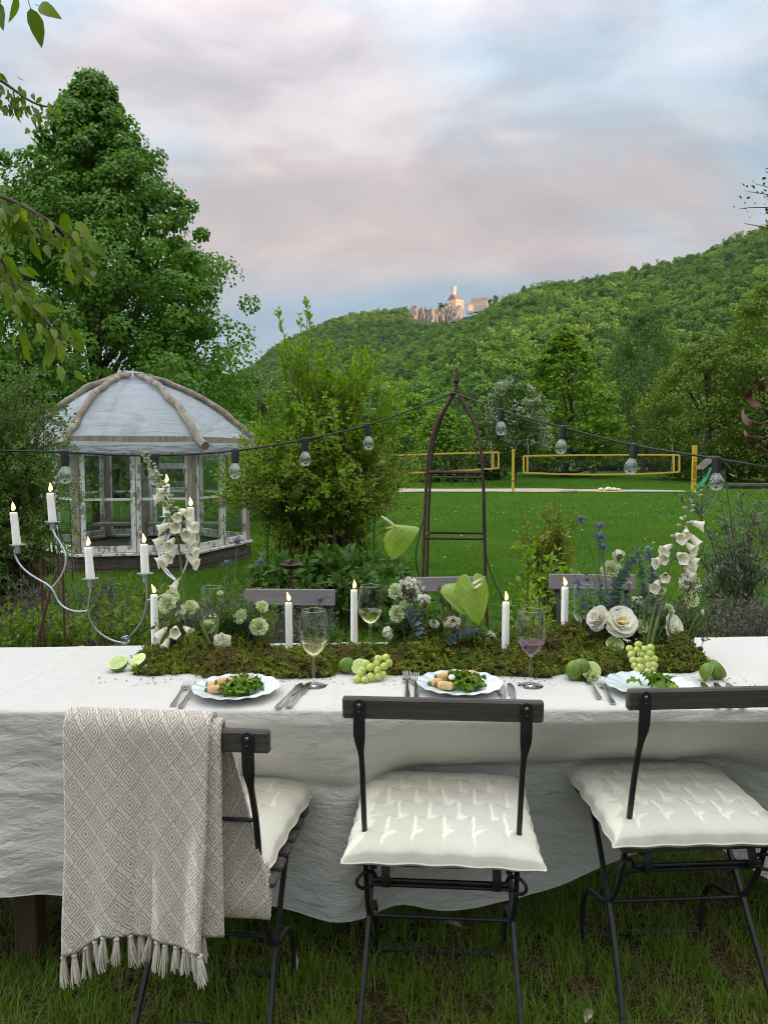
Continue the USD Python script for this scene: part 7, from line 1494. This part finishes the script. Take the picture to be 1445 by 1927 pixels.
for px0, px1, y0, y1, Y, r, lab in [(838, 825, 1200, 1102, 2.30, .0048, 'left asparagus spear standing before the middle far chair'), (852, 845, 1200, 1115, 2.29, .0050, 'middle asparagus spear of the three'), (858, 864, 1200, 1115, 2.30, .0048, 'right asparagus spear beside the large anthurium'), (1212, 1214, 1215, 1128, 2.26, .0056, 'straight green asparagus spear, left in the right bundle'), (1218, 1236, 1215, 1132, 2.25, .0058, 'thick asparagus spear in the middle of the right bundle'), (1226, 1250, 1216, 1130, 2.24, .0056, 'leaning asparagus spear in the right bundle'), (1232, 1262, 1212, 1155, 2.26, .0048, 'short outer asparagus spear of the right bundle'), (395, 371, 1212, 1146, 2.24, .0050, 'bent green asparagus spear left behind the white ranunculus'), (403, 416, 1212, 1135, 2.26, .0052, 'asparagus spear rising right behind the white ranunculus'), (612, 618, 1225, 1160, 2.33, .0048, 'asparagus spear behind the near white wine'), (600, 592, 1225, 1140, 2.35, .0044, 'asparagus tip seen through the near white wine glass'), (985, 978, 1225, 1160, 2.37, .0045, 'asparagus tip seen through the red wine glass'), (1010, 1022, 1225, 1152, 2.38, .0045, 'thin asparagus spear behind the red wine glass')]:
    spear(lab, [(px0, y0, Y), ((px0 + px1) / 2 + rng.normal(0, 2), (y0 + y1) / 2, Y), (px1, y1, Y)], r)
anth_m = M('anthurium_spathe', {'tc': ('texture_coordinate', {}), 'sx': ('separate_xyz', {}), 'ab': ('math', {'math_type': 'absolute'}), 'dm': ('math', {'math_type': 'multiply_add', 'value2': 1.1}), 'w': ('math', {'math_type': 'multiply', 'value2': 26.}), 'sn': ('math', {'math_type': 'sine'}), 'n': ('noise_texture', {'scale': 6., 'detail': 3.}), 'nd': ('math', {'math_type': 'multiply_add', 'value2': 3.}), 'v': ('rgb_ramp', {'ramp': [(0, (.8,) * 3), (.05, (.15,) * 3), (.2, (0,) * 3), (1, (0,) * 3)]}), 'mr': ('map_range', {'from_min': -1., 'from_max': 1.}),
    'c': ('rgb_ramp', {'ramp': [(.2, (.17, .28, .016)), (.6, (.24, .36, .03)), (.9, (.35, .45, .08))]}), 'mx': ('mix_color', {'b': (.16, .29, .02)}), 'b': ('bump', {'strength': .5, 'distance': .003, 'invert': True}), 'p': ('principled_bsdf', {'roughness': .22, 'specular_ior_level': .6}), 't': ('translucent_bsdf', {'color': (.36, .50, .05)}), 'm': ('mix_closure', {'fac': .28})},
    [('tc.UV', 'sx.vector'), ('sx.x', 'ab.value1'), ('ab.value', 'dm.value1'), ('sx.y', 'dm.value3'), ('tc.UV', 'n.vector'), ('dm.value', 'w.value1'), ('n.fac', 'nd.value1'), ('w.value', 'nd.value3'), ('nd.value', 'sn.value1'), ('sn.value', 'mr.value'), ('mr.result', 'v.fac'), ('n.fac', 'c.fac'), ('v.color', 'mx.fac'), ('c.color', 'mx.a'), ('mx.result', 'p.base_color'), ('v.color', 'b.height'), ('b.normal', 'p.normal'), ('p.BSDF', 'm.closure1'), ('t.BSDF', 'm.closure2')], 'm.closure')
spad_m = mat('spadix', (.62, .58, .34), (.70, .66, .45), scale=90., rough=.6, bump=.5, bscale=400., bdist=.001)
def anthurium(label, c, tipdir, nrm, L, W, sidefall, tipcurl, spdir, stem, Ls=.055, ruf=.05):
    """heart-shaped spathe; c = where stem and spadix meet"""
    nu, nv = 41, 37; th = np.linspace(-pi, pi, nu); rad = np.linspace(0, 1, nv)
    # heart outline around the junction: lobes behind, tip ahead
    A, Rr = np.meshgrid(th, rad, indexing='ij'); ca = np.cos(A)
    rr = np.interp(np.abs(A), [0, .25, .6, 1.1, 1.7, 2.3, 2.75, 3.0, pi], [1.0, .84, .68, .60, .58, .56, .48, .30, .10])
    y = Rr * rr * ca * L; x = Rr * rr * np.sin(A) * W * 1.0
    z = -sidefall * np.abs(x) ** 1.5 / W ** .5 - tipcurl * np.clip(y / L, 0, 1) ** 2 * L - .35 * sidefall * np.clip(-y / L, 0, 1) * L + ruf * L * Rr ** 2 * np.sin(A * 3 + 1) * .5 + .012 * L * np.sin(np.abs(x) / W * 22 + y / L * 9) * Rr
    t_ = unit(np.asarray(tipdir, float)); n_ = unit(np.asarray(nrm, float) - t_ * (np.asarray(nrm) @ t_)); R_ = np.stack([np.cross(t_, n_), t_, n_], 1)
    t = Thing('anthurium', label, 'anthurium', at(*stem[-1])); v = np.stack([x, y, z], -1).reshape(-1, 3); t.part('spathe', (v @ R_.T + c, grid(nu, nv)), anth_m, smooth=True, uv=np.stack([x / .1, y / .1], -1).reshape(-1, 2))
    s = unit(np.asarray(spdir, float)); t.part('spadix', tube(spline([c + n_ * .002, c + s * Ls * .5 + n_ * .004, c + s * Ls], 14), [.0034, .0044, .0046, .0046, .0046, .0045, .0044, .0042, .0040, .0038, .0035, .0031, .0025, .0012], 10), spad_m, smooth=True)
    t.part('stem', tube(spline([c - n_ * .001] + [at(*q) for q in stem], 24), .0023, 8), stem_g, smooth=True)
anthurium('tall pale green anthurium on a thin stem beside the obelisk leg', at(743, 992, 2.30), V3(.95, -.10, -.02), V3(.02, -.66, .74), .074, .112, 1.3, .10, V3(-.75, -.2, .62), [(748, 1020, 2.3), (755, 1065, 2.3), (765, 1120, 2.31), (775, 1200, 2.3)])
anthurium('broad bright green anthurium spreading before the middle far chair', at(880, 1108, 2.28), V3(-.90, -.25, .05), V3(-.05, -.62, .78), .084, .118, .8, .25, V3(.6, -.3, .5), [(876, 1130, 2.28), (868, 1170, 2.29), (860, 1212, 2.29)], ruf=.14)
anthurium('glossy green anthurium hanging with its tip down right of the asparagus', at(893, 1108, 2.26), V3(.12, -.25, -.95), V3(.30, -.90, .28), .108, .092, .5, .12, V3(.5, -.5, .5), [(884, 1135, 2.29), (872, 1175, 2.29), (864, 1214, 2.29)], Ls=.03, ruf=.08)
# leaves filling the bouquets
for k, (px, y0, y1, Y, n, leaf, m, lab) in enumerate([(430, 1135, 1200, 2.32, 18, .022, hosta_lf, 'dark green leaf sprays filling the left bouquet'), (375, 1150, 1205, 2.30, 14, .020, sepal_m, 'soft green sprays at the foot of the left foxglove'), (505, 1090, 1180, 2.33, 9, .014, spurge_lf, 'arching green seed spray before the left far chair'), (790, 1130, 1205, 2.31, 16, .020, hosta_lf, 'dark foliage in the heart of the middle bouquet'), (830, 1110, 1195, 2.36, 14, .020, spurge_lf, 'yellow-green sprays behind the asparagus tips'), (905, 1170, 1205, 2.28, 10, .018, spurge_lf, 'lime-green sprig below the hanging anthurium'), (1190, 1120, 1200, 2.33, 18, .022, hosta_lf, 'dark leaves behind the open white rose'), (1255, 1120, 1200, 2.31, 18, .018, sepal_m, 'green sprays behind the asparagus bundle'), (1110, 1060, 1180, 2.36, 10, .02, brac_m, 'grey-green sprig before the far right chair'), (610, 1170, 1225, 2.36, 9, .018, hosta_lf, 'green sprig behind the near white wine'), (345, 1150, 1200, 2.33, 22, .02, spurge_lf, 'fresh green sprays behind the left foxglove stem'), (462, 1120, 1195, 2.3, 22, .018, hosta_lf, 'leafy green sprays below the small carnations of the left bouquet'), (760, 1120, 1195, 2.33, 24, .018, sepal_m, 'leafy sprays under the big waxflower spray'), (1155, 1090, 1195, 2.34, 22, .02, euc_m, 'blue-green leaf sprays around the arching eucalyptus'), (1300, 1100, 1200, 2.31, 20, .016, sepal_m, 'fine green sprays below the right foxglove bells')]):
    b = np.array([at(px, 1215, Y)[0], Y, TZ + .03]); t = Thing('foliage_spray', lab, 'foliage', b); Lv, TW = Leaves(), []
    for _ in range(n):
        e = at(px + rng.normal(0, 28), rng.uniform(y0, y1), Y + rng.normal(0, .03)); e[2] = max(e[2], TZ + .05); c = arch(b + rng.normal(0, .012, 3) * [1, 1, 0], e, .01, 8); TW.append(tube(c, np.linspace(.0014, .0005, 8), 4, False)); Lv.along(c, 16, leaf, .35, 1., .8, off=.002)
    t.part('stem', cat(TW), stem_g, smooth=True, kind='stuff'); t.part('leaves', Lv.mesh(LEAF4, 1.3), m, smooth=False, kind='stuff')

# ================================================================== cherry branches reaching in from the left
cher_m = leafmat('cherry_leaf', (0.057, 0.121, 0.014), (0.092, 0.172, 0.018), (0.144, 0.224, 0.034), trans=.42, rough=.42, per='object')
cb = np.array([-2.55, 2.7, 0.]); CHT = Thing('cherry_tree', 'cherry tree whose leafy twigs hang into the upper left corner', 'tree', cb)
trk = spline([cb - [0, 0, .1], cb + [.05, 0, 1.2], cb + [.1, .05, 2.4], cb + [.3, .1, 3.4]], 16); CHT.part('trunk', tube(trk, np.linspace(.13, .05, 16), 10), bark_m, smooth=True)
def cleaf(L, seed, fold=.25):
    rs = np.random.default_rng(seed); nv = 9; V = np.linspace(0, 1, nv); w = L * .23 * np.sin(pi * np.clip(V, 0, 1) ** .8) ** .85 * (1 - .15 * V); w[-1] = 0
    bend = -rs.uniform(.1, .45) * L * V ** 2; y = L * V
    jag = 1 + .06 * (np.arange(nv) % 2)
    l = np.stack([-w * jag, y, bend + fold * w], 1); r = np.stack([w * jag, y, bend + fold * w], 1); m_ = np.stack([0 * V, y, bend], 1)
    v = np.stack([l, m_, r], 1).reshape(-1, 3); f = []
    for i in range(nv - 1):
        for j in range(2): a = i * 3 + j; f += [[a, a + 1, a + 4], [a, a + 4, a + 3]]
    st = tube([(0, -L * .22, L * .02), (0, 0, 0)], L * .012, 4, False); return cat((v, np.array(f)), st)
cher_tw = mat('cherry_twig', (.05, .035, .022), (.10, .07, .045), scale=30., rough=.8); fruit_m = mat('withered_blossom', (.10, .08, .025), (.20, .13, .05), scale=60., rough=.9)
BR = [([(-330, 40, 2.5), (-120, -30, 2.4), (-10, -25, 2.35), (60, -40, 2.3)], [(8, 8, .085), (52, 12, .10), (68, 22, .085), (-15, 10, .09), (30, -10, .08)], 0),
      ([(-330, 250, 2.7), (-120, 130, 2.9), (0, 150, 2.9), (50, 185, 2.88), (100, 200, 2.86)], [], 170),
      ([(-330, 420, 2.5), (-100, 350, 2.4), (10, 372, 2.35), (70, 402, 2.32), (115, 430, 2.3), (160, 470, 2.28)], [(118, 400, .08), (135, 420, .075)], 165),
      ([(-330, 520, 2.4), (-90, 460, 2.3), (0, 480, 2.25), (20, 525, 2.24), (60, 578, 2.22), (120, 640, 2.2)], [], 190)]
for bi, (path, extra, n) in enumerate(BR):
    P_ = [at(*q) for q in path]; P_[0] = trk[[9, 11, 10, 8][bi]] if True else P_[0]
    c = spline(P_, 50); br = CHT.part('branch', tube(c, np.linspace(.020, .0028, 50), 7), cher_tw, smooth=True); u0 = [.62, .55, .52, .50][bi]
    def put(p, L, k):
        d = unit(np.array([rng.normal(.35, .5), rng.normal(-.1, .5), -1.0 + rng.normal(0, .35)])); nm = unit(np.array([rng.normal(.2, .6), -.8 + rng.normal(0, .4), .5])); nm = unit(nm - d * (nm @ d)); R_ = np.stack([np.cross(d, nm), d, nm], 1)
        CHT.part('leaf', move(cleaf(L, k), p + d * L * .22, R_), cher_m, smooth=True)
    for k in range(n):
        i = int(np.clip(rng.uniform(u0, 1.0), 0, .999) * 50); put(c[i] + rng.normal(0, .026, 3) - [0, 0, abs(rng.normal(0, .03))], rng.uniform(.036, .064) * (.72 if bi == 1 else 1), bi * 100 + k)
    for (px, py, L) in extra: put(at(px, py - 14, 2.3), L, int(px) + 900)
    S = []
    for k in range(40 if n else 0):
        i = int(rng.uniform(u0, .98) * 50); e = c[i] + [rng.normal(0, .02), rng.normal(0, .02), -rng.uniform(.015, .04)]; S += [tube([c[i], e], .0007, 3, False), lump(1, (.0035, .0035, .0045), .3, 2, k, e)]
    if S: CHT.part('spent_blossoms', cat(S), fruit_m, smooth=True, kind='stuff')

# fallen leaves in the grass under the chairs
for k, (px, py, lab) in enumerate([(553, 1832, 'dry pale leaf standing in the grass under the blanket chair'), (868, 1745, 'dry curled leaf in the grass beneath the middle chair'), (1112, 1900, 'pale dry leaf lying in the grass at the bottom right')]):
    p = atz(px, py, .03); one('fallen_leaf', move(cleaf(.05, 700 + k), p, Rz(k * 1.3) @ Rx(.9 - .4 * k)), mat('dry_leaf', (.28, .24, .18), (.38, .33, .26), scale=30., rough=.9), lab, 'leaf', smooth=True)

# ================================================================== evening haze in the valley
hz = box((-1400, -90, -1.8), (1600, 1950, 560))
hm = M('valley_haze', {'v': ('principled_volume', {'color': (.82, .88, .95), 'density': .000028, 'anisotropy': .2})}, [], volume='v.volume')
if True:
    g = usdkit.mesh(stage, '/World/haze', hz, hm); meta(g.GetPrim(), 'thin pale evening haze lying in the valley', 'haze', kind='stuff')
